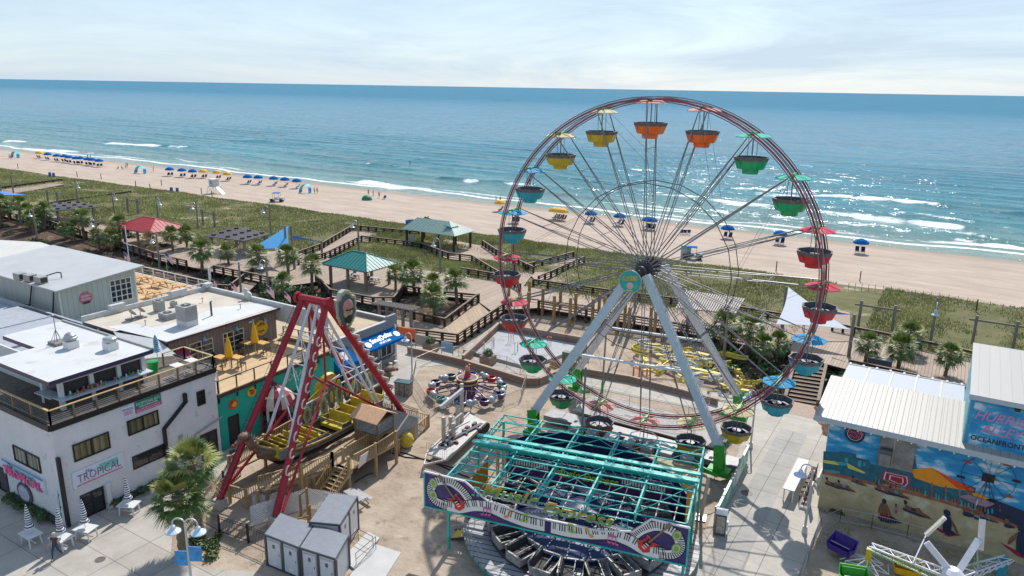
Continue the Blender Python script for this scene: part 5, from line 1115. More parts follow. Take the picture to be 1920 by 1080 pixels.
for y, z, c1, c2 in ((34.6,3.55, 'red', 'yellow'),(36.4,3.95, 'yellow', 'red'),(43.1,4.0, 'yellow', 'red')):
    b = MB(); b.tube((-46.59, y, z),(-46.52, y, z),.42,18,0); b.sph((-46.5, y+.05, z-.02),.24,(.15,1,.9),8,1); b.ob((-46.49, y-.15, z+.18),(.03,.2,.08),0,2); b.build('painted_emblem',[colmat('emblem '+c1, {'red': (.6,.08,.03), 'yellow': (.75,.45,.02)}[c1]), colmat('emblem '+c2, {'red': (.6,.08,.03), 'yellow': (.75,.45,.02)}[c2]), M['black']], Bd)
childtext('DOLLAR',(-46.58,39.7,3.3), YV, UZ, width=2.6, height=.6, par=Bd, mats=mat('pale mint letters',(.45,.6,.55),.5), depth=.03, arc=.35, name='lettering', bold=.01)
b = MB(); b.slab([(-53.0,34.2,6.9),(-53.0,35.3,6.9),(-50.9,35.0,5.6),(-50.9,33.9,5.6)],(0,0,.05),0); b.slab([(-50.8,34.0,5.6),(-50.8,35.1,5.6),(-49.2,34.9,4.95),(-49.2,33.8,4.95)],(0,0,.05),0);
for k in range(5): b.bar((-53.0,34.25+k*.25,6.98),(-50.9,33.95+k*.25,5.68),.04,.03,1)
b.build('awning',[mat('crimson awning',(.42,.02,.07),.5, var=.1), mat('dark crimson rib',(.25,.01,.04),.5)], Bd)
lt = [at(x, y,7.6) for x, y in ((217,622),(250,612),(312,640))]; lb = [at(386,692,6.3), at(345,706,6.3), at(305,665,7.0)]
b = MB(); b.slab([(-58.2,32.4,7.9),(-53.6,33.25,7.9),(-50.6,33.25,6.9),(-52.6,30.6,6.9)],(0,0,.06),0); b.build('lean_to_roof', M['roofwhite'], Bd)
b = MB(); b.slab([(-52.6,30.7,7.12),(-50.8,33.0,7.12),(-50.8,33.0,6.92),(-52.6,30.7,6.92)],(-.05,.04,0),0); b.build('lean_to_wall', M['brownsiding'], Bd)
# AC units
def ac(px, py, z, w, h, label, curb=0):
    p = at(px, py, z); t = thing('air_conditioner', label, 'air conditioner',(p.x, p.y, z))
    if curb: b = MB(); b.box(p.x-w/2, p.x+w/2, p.y-w*.42, p.y+w*.42, z, z+curb); b.build('curb', M['roofwhite'], t)
    z += curb; b = MB(); b.box(p.x-w/2, p.x+w/2, p.y-w*.42, p.y+w*.42, z+.03, z+h,0)
    for k in range(9): b.box(p.x-w/2-.012, p.x+w/2+.012, p.y-w*.42-.012, p.y+w*.42+.012, z+.12+k*(h-.3)/9, z+.14+k*(h-.3)/9,1)
    b.build('casing',[M['acgrey'], M['grey']], t); b = MB(); b.tube((p.x, p.y, z+h),(p.x, p.y, z+h+.04), w*.3,18,0); b.tube((p.x, p.y, z+h+.04),(p.x, p.y, z+h+.06), w*.1,10,1); b.build('fan_grille',[M['dark'], M['grey']], t)
ac(352,609,7.97,1.35,1.25, 'large grey air conditioner on a white curb in the middle of the roof',.5); ac(299,583,7.95,.8,1.0, 'tall grey condenser unit nearest the parapet on the tan roof'); ac(315,597,7.95,1.2,.55, 'low flat grey condenser beside the tall one on the tan roof'); ac(326,575,7.95,.5,.5, 'small square grey unit behind the tall condenser on the tan roof')
for i,(px, py, s_) in enumerate(((247,600,.35),(264,595,.35))):
    p = at(px, py,7.95); t = thing('satellite_dish',('left' if i == 0 else 'right')+' one of two small grey satellite dishes lying on the tan roof', 'satellite dish',(p.x, p.y,7.95),0, 'satellite dishes on the tan roof'); b = MB(); b.box(p.x-.5, p.x+.5, p.y-.3, p.y+.3,7.95,8.05); b.tube((p.x, p.y,8.0),(p.x, p.y,8.5),.03,5); b.build('mount', M['greywood'], t)
    b = MB(); b.lathe((0,0,0),[(.02,0),(.25,.05),(.42,.16),(.42,.18),(.24,.08),(.02,.03)],14); o = b.build('dish', M['acgrey'], t); o.data.transform(Matrix.Translation((0,0,.6)) @ Matrix.Rotation(-.9,4, 'X') @ Matrix.Translation(Vector(t.location)))
p = at(397,592,7.97); b = MB(); b.tube((p.x, p.y,7.95),(p.x, p.y,9.2),.09,8); b.tube((p.x-.1, p.y,9.2),(p.x+.2, p.y,9.35),.05,6); tag(b.build('flue_pipe', M['greydark']), 'slim dark flue pipe standing on the white roof over the brown wall', 'pipe')
b = MB();
for k,(px, py) in enumerate(((273,610),(451,579),(380,567),(349,613))):
    p = at(px, py,7.96); b = MB(); b.tube((p.x, p.y,7.95),(p.x, p.y,8.35),.04,6); b.tube((p.x, p.y,8.35),(p.x, p.y,8.42),.1,6)
    tag(b.build('vent_pipe', M['acgrey']),['small capped vent pipe left of the flat condenser', 'small capped vent pipe near the far corner of the white roof', 'small capped vent pipe out on the tan roof area', 'small capped vent pipe in front of the large air conditioner'][k], 'vent pipe', 'vent pipes on the roof')
# deck furniture
def hightable(x, y, i):
    t = thing('high_table', 'pair of honey timber high tables on the deck, '+('nearer the white building' if i == 0 else 'nearer the round yellow sign'), 'table',(x, y,4.9),0, 'high tables on the timber deck')
    b = MB();
    for dx, dy in ((-.5,-.35),(.6,.4)): b.box(x+dx-.55, x+dx+.55, y+dy-.38, y+dy+.38,5.85,5.92)
    b.box(x-.3, x+.3, y-.2, y+.2,5.8,5.849); b.build('tabletop', mat('honey tabletop',(.6,.36,.1),.5, var=.12), t)
    for dx, dy in ((-.9,-.6),(-.1,-.6),(-.5,.0),(.2,.1),(1.0,.1),(.6,.7)): b = MB(); b.bar((x+dx, y+dy,4.9),(x+dx, y+dy,5.85),.08); b.build('leg', M['midwood'], t)
    u = thing('patio_umbrella', 'folded yellow patio umbrella standing through the '+('nearer' if i == 0 else 'farther')+' deck table', 'umbrella',(x+.1, y,4.9),0, 'folded yellow umbrellas'); b = MB(); b.tube((x+.1, y,4.9),(x+.1, y,8.0),.03,6); b.build('pole', M['white'], u)
    b = MB(); b.lathe((x+.1, y,5.95),[(.3,0),(.36,.15),(.27,.8),(.16,1.4),(.05,1.75),(.02,1.85)],9); b.build('canopy', M['yellowfab'], u)
    for k,(dx, dy) in enumerate(((-1.5,-.5),(-.2,-1.3),(1.6,.2),(.3,1.1),(-1.1,.6))):
        c = thing('bar_chair', 'dark metal bar chair at the timber deck tables', 'chair',(x+dx, y+dy,4.9), k*1.2, 'dark bar chairs on the deck'); local(c)
        b = MB(); b.box(-.2,.2,-.2,.2,.72,.76); b.build('seat', M['black'], c); b = MB(); b.box(-.2,.2,.17,.2,.76,1.2); b.build('backrest', M['black'], c)
        for sx2 in (-.17,.17):
            for sy in (-.17,.17): b = MB(); b.bar((sx2, sy,0),(sx2, sy,.72),.03); b.build('leg', M['black'], c)
p = at(430,690,4.9); hightable(p.x, p.y,0); p = at(478,662,4.9); hightable(p.x, p.y,1)
# ---- building S: grey corner bar with blue awnings
S_ = thing('corner_bar_building', 'low grey corner bar with gravel roof and bright blue lettered awnings', 'building',(-52,51,0))
b = MB(); b.box(-59.5,-48.0,45.65,56.0,0,4.2,0); b.box(-48.25,-48.0,45.65,56.0,4.2,4.85,0); b.box(-48.28,-47.97,54.7,56.05,4.85,5.3,0); b.box(-59.5,-48.25,55.75,56.0,4.2,4.7,0); b.box(-59.5,-58.4,55.6,56.05,4.7,5.2,0); b.build('wall', M['greywall'], S_)
b = MB(); b.prism([(-59.4,45.7),(-48.26,45.7),(-48.26,55.7),(-59.4,55.7)],4.2,4.28,0); b.box(-48.3,-47.96,45.65,54.7,4.85,4.9,1); b.box(-58.4,-48.3,55.7,56.05,4.7,4.76,1); b.build('roof',[M['rooftan'], M['concpale']], S_)
b = MB(); b.slab([(-48.0,50.35,3.95),(-48.0,55.5,3.95),(-46.5,55.5,3.2),(-46.5,50.35,3.2)],(0,0,.06),0); b.slab([(-46.5,50.35,3.2),(-46.5,55.5,3.2),(-46.5,55.5,3.0),(-46.5,50.35,3.0)],(.03,0,0),0); b.slab([(-48,50.35,3.95),(-46.5,50.35,3.2),(-46.5,50.35,3.0),(-48,50.35,3.0)],(0,-.03,0),0); b.slab([(-48,55.5,3.95),(-46.5,55.5,3.2),(-46.5,55.5,3.0),(-48,55.5,3.0)],(0,.03,0),0)
aw = b.build('awning', M['bluefab'], S_); ad = Vector((-1.5,0,.75)).normalized(); ao = Vector((-46.5,50.35,3.262))
childtext('Sand', ao+YV*.95+ad*.55, YV, ad, width=1.35, height=.62, par=aw, mats=M['white'], depth=.015, bold=.03, shear=.1, arc=.1, name='lettering'); childtext('Dollar', ao+YV*2.4+ad*.6, YV, ad, width=1.75, height=.66, par=aw, mats=M['white'], depth=.015, bold=.03, arc=.1, name='lettering'); childtext('SPORTS BAR', ao+YV*1.75+ad*.2, YV, ad, width=1.6, height=.25, par=aw, mats=M['white'], depth=.015, bold=.02, name='lettering')
for y in (.45,4.65):
    c = ao+YV*y+ad*.7; nv = YV.cross(ad); b = MB(); b.slab([c+YV*(.36*math.cos(t*PI/8))+ad*(.36*math.sin(t*PI/8)) for t in range(16)], nv*.015,0); b.slab([c+nv*.02+YV*(.16*math.cos(t*PI/5))+ad*(.16*math.sin(t*PI/5)) for t in range(10)], nv*.01,1); b.build('round_emblem',[M['white'], mat('tan star',(.6,.5,.35),.6)], aw)
b = MB(); b.slab([(-48.0,46.4,3.9),(-48.0,48.7,3.9),(-46.6,48.9,2.7),(-46.6,46.2,2.7)],(0,0,.06),0); b.slab([(-46.6,46.2,2.7),(-46.6,48.9,2.7),(-46.6,48.9,2.3),(-46.6,46.2,2.3)],(.03,0,0),0); b.slab([(-48,46.4,3.9),(-46.6,46.2,2.7),(-46.6,46.2,2.3),(-48,46.4,2.3)],(0,-.03,0),0)
aw2 = b.build('awning', M['bluefab'], S_); c = Vector((-47.3,47.6,3.37)); ad2 = Vector((-1.4,0,1.2)).normalized(); nv = YV.cross(ad2); b = MB(); b.slab([c+YV*(.5*math.cos(t*PI/8))+ad2*(.5*math.sin(t*PI/8)) for t in range(16)], nv*.02,0); b.build('round_emblem', M['white'], aw2)
win(S_, 'x',-48.0,51.2,53.2,1.2,2.9,1, nv=1, frame=M['white'], name='serving_window'); win(S_, 'x',-48.0,53.5,55.2,1.2,2.9,1, nv=1, frame=M['white'], pane=M['dark'], name='serving_window'); win(S_, 'x',-48.0,47.0,48.1,.05,2.2,1, nv=0, name='door', pane=M['dark'])
b = MB(); b.box(-47.98,-47.5,51.0,55.4,1.05,1.15,0); b.build('counter', M['greywood'], S_)
for y in (50.5,55.7): b = MB(); b.box(-47.99,-47.85, y-.1, y+.1,0,4.2); b.build('corner_trim', M['white'], S_)
for k, y in enumerate((51.3,52.1,52.9,53.7,54.5)):
    s = thing('bar_stool', 'white bar stool in a row under the blue lettered awning', 'stool',(-46.9, y,0),0, 'white stools at the corner bar'); b = MB(); b.lathe((-46.9, y,.78),[(.2,0),(.2,.06),(.05,.07)],10); b.build('seat', M['white'], s)
    for a in range(4): b = MB(); b.bar((-46.9+.2*math.cos(a*PI/2+.8), y+.2*math.sin(a*PI/2+.8),0.03),(-46.9+.12*math.cos(a*PI/2+.8), y+.12*math.sin(a*PI/2+.8),.78),.04); b.build('leg', M['white'], s)
# ---- building D: pale board pavilion on a blue storey
D_ = thing('pavilion_building', 'pale board clad upper room with sloping white roof over a blue painted storey', 'building',(-80,40,0))
rx = at(152,472,9.5); b = MB(); b.box(-100,-70.2,33.9,50.5,0,5.2,0); b.build('lower_wall', mat('blue mural wall',(.04,.24,.38),.7, var=.35, vscale=.8, stain=((.35,.42,.38),.8,.62)), D_)
b = MB(); b.prism([(-100,33.8),(-70.0,33.8),(-70.0,50.8),(-100,50.8)],5.2,5.5,0); b.build('lower_roof', M['whitedirty'], D_)
b = MB(); X0 = -88.5; b.slab([(-72.2,35.4,5.5),(-72.2,43.2,5.5),(-72.2,43.2,9.25),(-72.2,35.4,8.6)],(-16,0,0),0); b.build('upper_wall', M['palesiding'], D_)
b = MB(); b.slab([(-71.5,34.9,8.62),(-71.5,43.9,9.38),(-89.0,43.9,9.38),(-89.0,34.9,8.62)],(0,0,.14),0); b.build('roof', mat('pale grey white roof',(.46,.46,.45),.5, var=.07, vscale=.5), D_)
for y, z in ((35.4,8.55),(43.05,9.1)): b = MB(); b.box(-72.2,-72.12, y, y+.15,5.5, z); b.build('corner_trim', M['white'], D_)
win(D_, 'x',-72.2,40.4,42.7,6.1,8.5,1, nv=3, nh=3, frame=M['white'], name='grid_window', fw=.1)
b = MB(); b.tube((-72.19,37.9,7.3),(-72.1,37.9,7.3),.62,20,0); rsg = b.build('round_sign', mat('coral pink sign',(.65,.15,.18),.5, var=.2), D_)
for z_, k in ((7.42,5),(7.1,6)): scrawl((-72.1,37.42, z_), YV, UZ,.95,.2, k, M['white'], rsg, k)
b = MB(); b.box(-72.1,-72.08,37.55,38.25,6.75,6.95); b.build('sign_base', mat('dark navy band',(.02,.04,.08),.5), rsg)
for i in range(7):
    y = 35.0+i*2.1; win(D_, 'x',-70.2, y, y+1.0,3.5,4.6,1, nv=1, nh=1, frame=M['white'], fw=.1)
def whiterail(parent, p, q, z, n_, h=1.0):
    p = Vector(p+(z,)); q = Vector(q+(z,)); b = MB(); b.bar(p+UZ*h, q+UZ*h,.1,.08)
    for k in range(2): b.tube(p+UZ*(.3+k*.35), q+UZ*(.3+k*.35),.015,4)
    for k in range(n_+1): c = p.lerp(q, k/n_); b.box(c.x-.05, c.x+.05, c.y-.05, c.y+.05, z, z+h)
    b.build('rail', M['white'], parent)
whiterail(D_,(-70.2,43.8),(-70.2,50.6),5.5,4); whiterail(D_,(-70.2,50.6),(-85,50.6),5.5,7)
b = MB(); b.box(-85,-70.3,43.4,50.5,5.5,5.54); b.build('deck', M['deckwood'], D_)
b = MB(); b.box(-70.3,-70.1,50.5,50.7,5.5,8.2); b.build('white_post', M['white'], D_)
def picnic(x, y, z, rz, m, label, group, proto=[None]):
    t = thing('picnic_table', label, 'picnic table',(x, y, z), rz, group); local(t)
    b = MB(); b.box(-.9,.9,-.37,.37,.72,.77); b.build('tabletop', m, t)
    for s_ in (-1,1): b = MB(); b.box(-.9,.9, s_*.72-.14, s_*.72+.14,.42,.47); b.build('bench', m, t)
    for s_ in (-.6,.6):
        b = MB(); b.bar((s_,-.25,.72),(s_,-.65,0),.05,.09); b.bar((s_,.25,.72),(s_,.65,0),.05,.09); b.bar((s_,-.72,.38),(s_,.72,.38),.05,.08); b.build('leg', m, t)
    return t
HW2 = mat('orange picnic timber',(.55,.3,.1),.6, var=.2)
k = 0
for x in (-72.5,-76,-79.5):
    for y in (45.2,48.2):
        picnic(x, y,5.54,0, HW2, 'orange brown picnic table on the white railed upper deck', 'picnic tables on the upper deck')
for i,(px, py) in enumerate(((38,520),(57,523),(77,527))):
    p = at(px, py,9.0); t = thing('roof_unit',['leftmost', 'middle', 'rightmost'][i]+' of three low grey condenser boxes on the pale sloping roof', 'air conditioner',(p.x, p.y,8.8),0, 'condenser boxes on the sloping roof'); b = MB(); z = 8.78+(p.y-34.9)*.0845; b.box(p.x-.55, p.x+.55, p.y-.4, p.y+.4, z+.02, z+.65); b.build('casing', M['acgrey'], t)
    b = MB(); b.box(p.x+.55, p.x+.57, p.y-.3, p.y+.3, z+.1, z+.55); b.build('grille', M['dark'], t)
b = MB(); pr = at(115,517,9.2); b.path([(pr.x, pr.y,9.0),(pr.x, pr.y,9.5),(pr.x-.3, pr.y-.2,9.55),(pr.x-1.5, pr.y-1.6,9.0),(pr.x-4, pr.y-2,8.95)],.06,6); tag(b.build('black_hose', M['black']), 'bent black pipe lying across the pale sloping roof', 'pipe')
# ---- building E: wide white roof far left, low roof F in front
E_ = thing('wide_roof_building', 'broad low building with plain cream white roof at the far left', 'building',(-108,44,0)); er = [at(x, y,6.6) for x, y in ((-60,450),(0,450),(76,454),(160,482))]
poly = [(p.x, p.y) for p in er]+[(-86.5,36),(-102,30),(-150,30)]
b = MB(); b.prism([(x*.995, y*.99) for x, y in poly],0,6.3); b.build('wall', M['whitedirty'], E_); b = MB(); b.prism(poly,6.3,6.6); b.build('roof', mat('cream roof sheet',(.55,.53,.48),.6, var=.05, vscale=.4), E_)
for i,(px, py) in enumerate(((60,500),(109,487))):
    p = at(px, py,6.6); b = MB(); b.lathe((p.x, p.y,6.6),[(.72,0),(.72,1.3),(.66,1.3),(.6,.8),(.02,.8)],20,0, cap=False); tag(b.build('roof_exhaust', M['galv']),['wide grey exhaust cylinder on the cream roof, nearer the left edge', 'grey exhaust cylinder on the cream roof beside the pale sloping roof'][i], 'roof exhaust', 'exhaust cylinders')
F_ = thing('low_link_building', 'low building with shaded white roof behind the rooftop bar', 'building',(-68,29,0))
b = MB(); b.box(-85,-63.2,24,33.7,0,6.6); b.build('wall', M['whitedirty'], F_); b = MB(); b.prism([(-85,24),(-63.1,24),(-63.1,33.7),(-85,33.7)],6.6,6.66,0); b.box(-85,-63.1,33.5,33.75,6.66,7.1,0); b.box(-63.35,-63.1,24,33.5,6.66,7.3,0); b.box(-69.5,-69.2,24,33.5,6.66,7.2,0); b.build('roof', MATS['membrane tinted blue grey for shade'], F_)  # shade on this roof is put into its blue grey colour
for X_, pts in ((0,[(-72.3,35.1,8.6),(-73.3,35.2,6.2),(-73.3,33.2,6.75),(-68,31.5,6.75),(-66.5,33.2,6.8)]),(1,[(-76.5,35.2,8.6),(-77.5,35.2,6.3),(-77.5,34.0,6.75)])):
    b = MB(); b.path(pts,.07,6); tag(b.build('black_hose', M['black']),['black hose running down the pale wall and across the shaded roof', 'black hose hanging down the pale board wall at its left end'][X_], 'hose')
# street level in front of the white building
STR = bandmat('navy and white stripes',(.03,.04,.09),(.72,.72,.74),6.5, 'Z',.5,.7,.04)
wt = None
for i,(px, py, lab) in enumerate(((57,1000, 'white table with closed striped umbrella, first from the left below the neon sign'),(115,1007, 'white table with closed striped umbrella at the building corner, behind the walker'),(160,990, 'white table with closed striped umbrella in front of the double door'),(241,945, 'white table with closed striped umbrella nearest the big palm'))):
    p = at(px, py,.75); lab2 = lab.replace('with closed striped umbrella', 'holding a striped umbrella');
    t = thing('patio_table', lab2, 'table',(p.x, p.y,.03),.15*i, 'white tables with striped umbrellas'); local(t); b = MB(); b.box(-.62,.62,-.45,.45,.7,.75)
    for k in range(5): b.box(-.62,.62,-.4+k*.18,-.39+k*.18,.7501,.753)
    b.build('tabletop', M['white'], t)
    for sx2 in (-.5,.5):
        for sy in (-.35,.35): b = MB(); b.bar((sx2, sy,0),(sx2*.9, sy*.9,.7),.07); b.build('leg', M['white'], t)
    b = MB(); b.bar((-.5,0,.2),(.5,0,.2),.06); b.build('stretcher', M['white'], t)
    u = thing('striped_umbrella', 'closed navy and white striped umbrella in the '+lab.split('umbrella')[1].strip(', ')+' table' if False else 'closed navy and white striped umbrella, '+['first from the left by the flower mirror', 'second from the left at the building corner', 'third from the left by the double door', 'fourth from the left nearest the palm'][i], 'umbrella',(p.x, p.y,.78),0, 'closed striped umbrellas'); local(u)
    b = MB(); b.tube((0,0,0),(0,0,2.0),.025,6); b.build('pole', M['white'], u); b = MB(); b.lathe((0,0,.35),[(.12,0),(.3,.08),(.17,.3),(.2,.6),(.15,.95),(.1,1.3),(.02,1.65)],9); b.build('canopy', STR, u)
# ================================================================ beach restaurant on the right with painted wall
YR_ = at(1554,705,7.85).y; YB_ = at(1584,681,6.3).y
H_ = thing('mural_restaurant', 'beach restaurant with white ribbed metal roofs and long painted beach mural wall', 'building',(2,55,0))
YM = 50.6
b = MB(); b.box(-5.4,30, YM, YR_-.1,0,6.75,0); b.box(-5.43,-5.4, YM+.01, YR_-.2,0,6.75,1); b.build('wall',[mat('mural base plaster',(.04,.3,.5),.7, var=.1), mat('cream side wall',(.62,.61,.55),.7, var=.06)], H_)
b = MB(); b.slab([(-6.3,49.75,6.98),(-6.3, YR_,7.85),(2.25, YR_,7.85),(2.25,49.75,6.98)],(0,0,.1),0)
b.slab([(2.25,49.75,6.98),(2.25,50.56,7.06),(30,50.56,7.06),(30,49.75,6.98)],(0,0,.1),0)
b.box(-6.32,30,49.7,49.75,6.72,7.1,1); b.box(-6.3,-5.4,49.75,58.7,6.6,6.9,1) if False else None
rf_ = b.build('roof',[M['metalroof'], mat('pale blue grey fascia',(.4,.46,.5),.5, var=.05)], H_)
b = MB()
for i in range(28): x = -6.2+i*.31; b.bar((x,49.76,7.1),(x, YR_,7.97),.03,.05)
b.build('roof_rib', mat('metal roof rib',(.36,.34,.3),.5), rf_)
for i in range(16):
    x = -5.9+i*.78; b = MB(); b.sph((x,49.66,6.68),.055,(1,1,1),6,0); b.build('bulb', mat('warm glass bulb',(.9,.75,.55),.3), H_)
b = MB(); b.slab([(-6.32,49.8,6.9),(-6.32, YR_,7.8),(-6.32, YR_,6.6),(-6.32,50.5,6.6)],(.05,0,0),0); b.build('barge_board', mat('cream side wall',(.6,.6,.5)), H_)
# back flat panels
bp_ = at(1585,680,6.4); b = MB(); b.box(-6.0,2.3, YR_+.1, YB_,6.2,6.32,0)
for i in range(5): x = -4.4+i*1.72; b.box(x-.08, x+.08, YR_+.1, YB_,6.321,6.36,1)
for i in range(9): x = -5.9+i*1.0; b.box(x-.08, x+.08, YB_, YB_+.4,6.1,6.34,2)
b.box(-6.05,2.3, YB_-.1, YB_+.02,6.0,6.37,2); b.build('patio_roof',[mat('translucent white panel',(.43,.45,.47),.4, var=.06), M['acgrey'], M['whitedirty']], H_)
for x in (-5.8,-2,2): b = MB(); b.box(x-.1, x+.1, YB_-.3, YB_-.12,0,6.2); b.build('patio_post', M['white'], H_)
# tower
b = MB(); b.box(2.3,30, YM-.06,59.0,7.0,10.45,0); b.box(2.22,2.3, YM-.08,59.0,6.9,10.4,1); b.build('tower_wall',[mat('painted sky wall',(.03,.3,.48),.6, var=.1), mat('pale blue side',(.2,.48,.58),.6, var=.3, vscale=.7, stain=((.6,.66,.7),.7,.55))], H_)
b = MB(); b.slab([(2.15,50.1,10.42),(2.15,59.4,11.0),(30,59.4,11.0),(30,50.1,10.42)],(0,0,.1),0); b.box(2.13,30,50.06,50.1,10.2,10.52,1); tr_ = b.build('tower_roof',[bandmat('white sheet roof',(.4,.38,.34),(.3,.29,.26),1.7, 'X',.94,.45,.03,.03), mat('pale blue grey fascia',(.4,.46,.5))], H_)
# ---- the mural: flat paint layers, traced in wall coordinates
def wallsky(name, y):
    m = bpy.data.materials.new(name); m.use_nodes = True; n = m.node_tree.nodes; l = m.node_tree.links; b = n['Principled BSDF']; b.inputs['Roughness'].default_value = .6
    tc = n.new('ShaderNodeTexCoord'); mp = n.new('ShaderNodeMapping'); mp.inputs['Scale'].default_value = (.55,1,1.5); l.new(tc.outputs['Object'], mp.inputs[0])
    nz = n.new('ShaderNodeTexNoise'); nz.inputs['Scale'].default_value = 1.3; nz.inputs['Detail'].default_value = 7; nz.inputs['Roughness'].default_value = .55; l.new(mp.outputs[0], nz.inputs['Vector'])
    cr = n.new('ShaderNodeValToRGB'); e = cr.color_ramp.elements; e[0].position = .4; e[0].color = (.01,.22,.5,1); e[1].position = .68; e[1].color = (.6,.68,.75,1); k = e.new(.53); k.color = (.03,.34,.58,1); k = e.new(.59); k.color = (.3,.5,.65,1)
    l.new(nz.outputs['Fac'], cr.inputs[0]); l.new(cr.outputs[0], b.inputs['Base Color']); return m
WS = wallsky('mural sky with clouds',0)
b = MB(); b.box(-5.38,30, YM-.012, YM,2.4,6.72,0); mur = b.build('mural', WS, H_); b = MB(); b.box(-5.38,30, YM-.012, YM,.02,2.399,0); b.build('mural_base', mat('mural sand',(.44,.36,.2),.7, var=.22, vscale=.9, stain=((.55,.52,.38),1.1,.55)), mur)
b = MB(); b.box(2.5,30, YM-.075, YM-.062,7.1,10.3,0); b.build('tower_mural', WS, H_)
lay = [0]
def paint(polys, name, mats, parent=None):
    """each entry: (pixel outline, material index)"""
    b = MB(); lay[0] += 1; d0 = .014+.002*lay[0]
    for k,(pts, mi) in enumerate(polys):
        d = d0+.0004*k
        w = [ony(x, y, YM-d) for x, y in pts]
        b.slab(w,(0,.003,0), mi)
    return b.build(name, mats, parent or mur)
SAND = mat('mural sand',(.44,.36,.2),.7, var=.22, vscale=.9, stain=((.55,.52,.38),1.1,.55)); DK = mat('mural dark blue',(.015,.025,.06),.6, var=.2); TEALD = mat('mural teal shade',(.015,.12,.16),.6, var=.3); BRN = mat('mural brown skin',(.2,.09,.05),.6, var=.3); TERR = mat('mural terracotta wall',(.3,.11,.06),.6, var=.3)
OR = mat('mural orange roof',(.75,.27,.01),.6, var=.1); ORR = mat('mural red orange',(.65,.07,.01),.6); RD2 = mat('mural crimson',(.35,.015,.05),.6); WHT = mat('mural white',(.62,.62,.6),.6); YL = mat('mural straw yellow',(.6,.52,.12),.6); PKP = mat('mural mauve',(.3,.2,.25),.6); BLK = mat('mural black',(.015,.015,.02),.6); TQ = mat('mural turquoise',(.03,.3,.36),.6)
paint([([(1544,884),(1600,897),(1640,903),(1700,918),(1760,933),(1810,950),(1860,965),(1925,990),(2100,1035),(2100,1095),(1925,1046),(1532,953)],0)], 'sand_area',[SAND])
paint([([(1544,846),(1572,848),(1576,846),(1605,851),(1606,858),(1630,862),(1632,870),(1662,876),(1700,880),(1700,916),(1640,905),(1542,884)],0),([(1700,880),(1715,850),(1720,882),(1770,893),(1830,915),(1825,950),(1760,935),(1698,917)],0),([(1825,935),(1860,935),(1925,960),(1925,992),(1860,968),(1820,952)],1)], 'beach_huts',[TEALD, DK])
paint([([(1584,858),(1590,859),(1590,868),(1584,866)],0),([(1609,863),(1616,864),(1614,876),(1608,875)],0),([(1619,867),(1623,868),(1622,874),(1618,873)],0),([(1545,880),(1575,884),(1575,888),(1545,884)],0)], 'hut_windows',[TQ])
paint([([(1542,884),(1560,886),(1640,905),(1700,920),(1760,935),(1810,951),(1860,967),(1920,990),(1920,995),(1860,973),(1810,957),(1760,941),(1700,926),(1640,911),(1560,892),(1541,889)],0)], 'sea_wall',[TERR])
paint([([(1542,862),(1570,866),(1590,869),(1570,872),(1545,868)],0),([(1565,866),(1590,869),(1600,875),(1575,872)],1),([(1588,868),(1623,886),(1620,888),(1590,878)],0)], 'parasol_yellow',[YL, TQ])
paint([([(1656,882),(1704,893),(1706,907),(1700,915),(1683,913),(1652,898)],0)], 'parasol_red',[RD2])
HX_ = [(1656,882),(1704,893),(1706,907),(1700,915),(1683,913),(1652,898)]
for k_,(f_, m_) in enumerate(((.86, WHT),(.78, RD2),(.52, WHT),(.44, RD2))): paint([([(1682+(x-1682)*f_,900+(y-900)*f_) for x, y in HX_],0)], 'parasol_ring',[m_])
paint([([(1708,880),(1747,877),(1775,893),(1826,917),(1824,921),(1760,912),(1715,896)],0),([(1747,877),(1775,892),(1826,917),(1822,921),(1795,915)],1)], 'orange_tent',[OR, ORR])
paint([([(1746+i*26,905+i*5),(1749+i*26,905+i*5),(1749+i*26,928+i*7),(1746+i*26,927+i*7)],0) for i in range(3)], 'tent_post',[TERR])
# painted observation wheel
wx, wy, wr = 1853,897,45
b = MB(); d = YM-.05; cW = ony(1853,897, d); rW = 1.45
for k in range(16): a0, a1 = 2*PI*k/16,2*PI*(k+1)/16; b.bar(cW+Vector((rW*math.cos(a0),0, rW*math.sin(a0))), cW+Vector((rW*math.cos(a1),0, rW*math.sin(a1))),.012,.035,0, up=(0,1,0)); b.bar(cW, cW+Vector((rW*math.cos(a0),0, rW*math.sin(a0))),.012,.03,0, up=(0,1,0)) if k % 2 == 0 else b.bar(cW+Vector((.2,0,.2)), cW+Vector((rW*math.cos(a0),0, rW*math.sin(a0))),.012,.02,1, up=(0,1,0))
for s_ in (-.35,.3,-.1,.5): b.bar(cW, cW+Vector((s_*1.3,0,-1.7)),.014,.07,0, up=(0,1,0))
b.box(cW.x-.33, cW.x+.33, d-.012, d-.002, cW.z-.25, cW.z+.3,0)
for k in range(8): a = 2*PI*k/8+.2; c = cW+Vector((rW*math.cos(a),0, rW*math.sin(a))); b.box(c.x-.22, c.x+.22, d-.014, d-.004, c.z-.12, c.z+.04,2 if k % 2 else 0)
b.build('painted_wheel',[BLK, TERR, mat('mural dull red',(.3,.08,.07),.6)], mur)
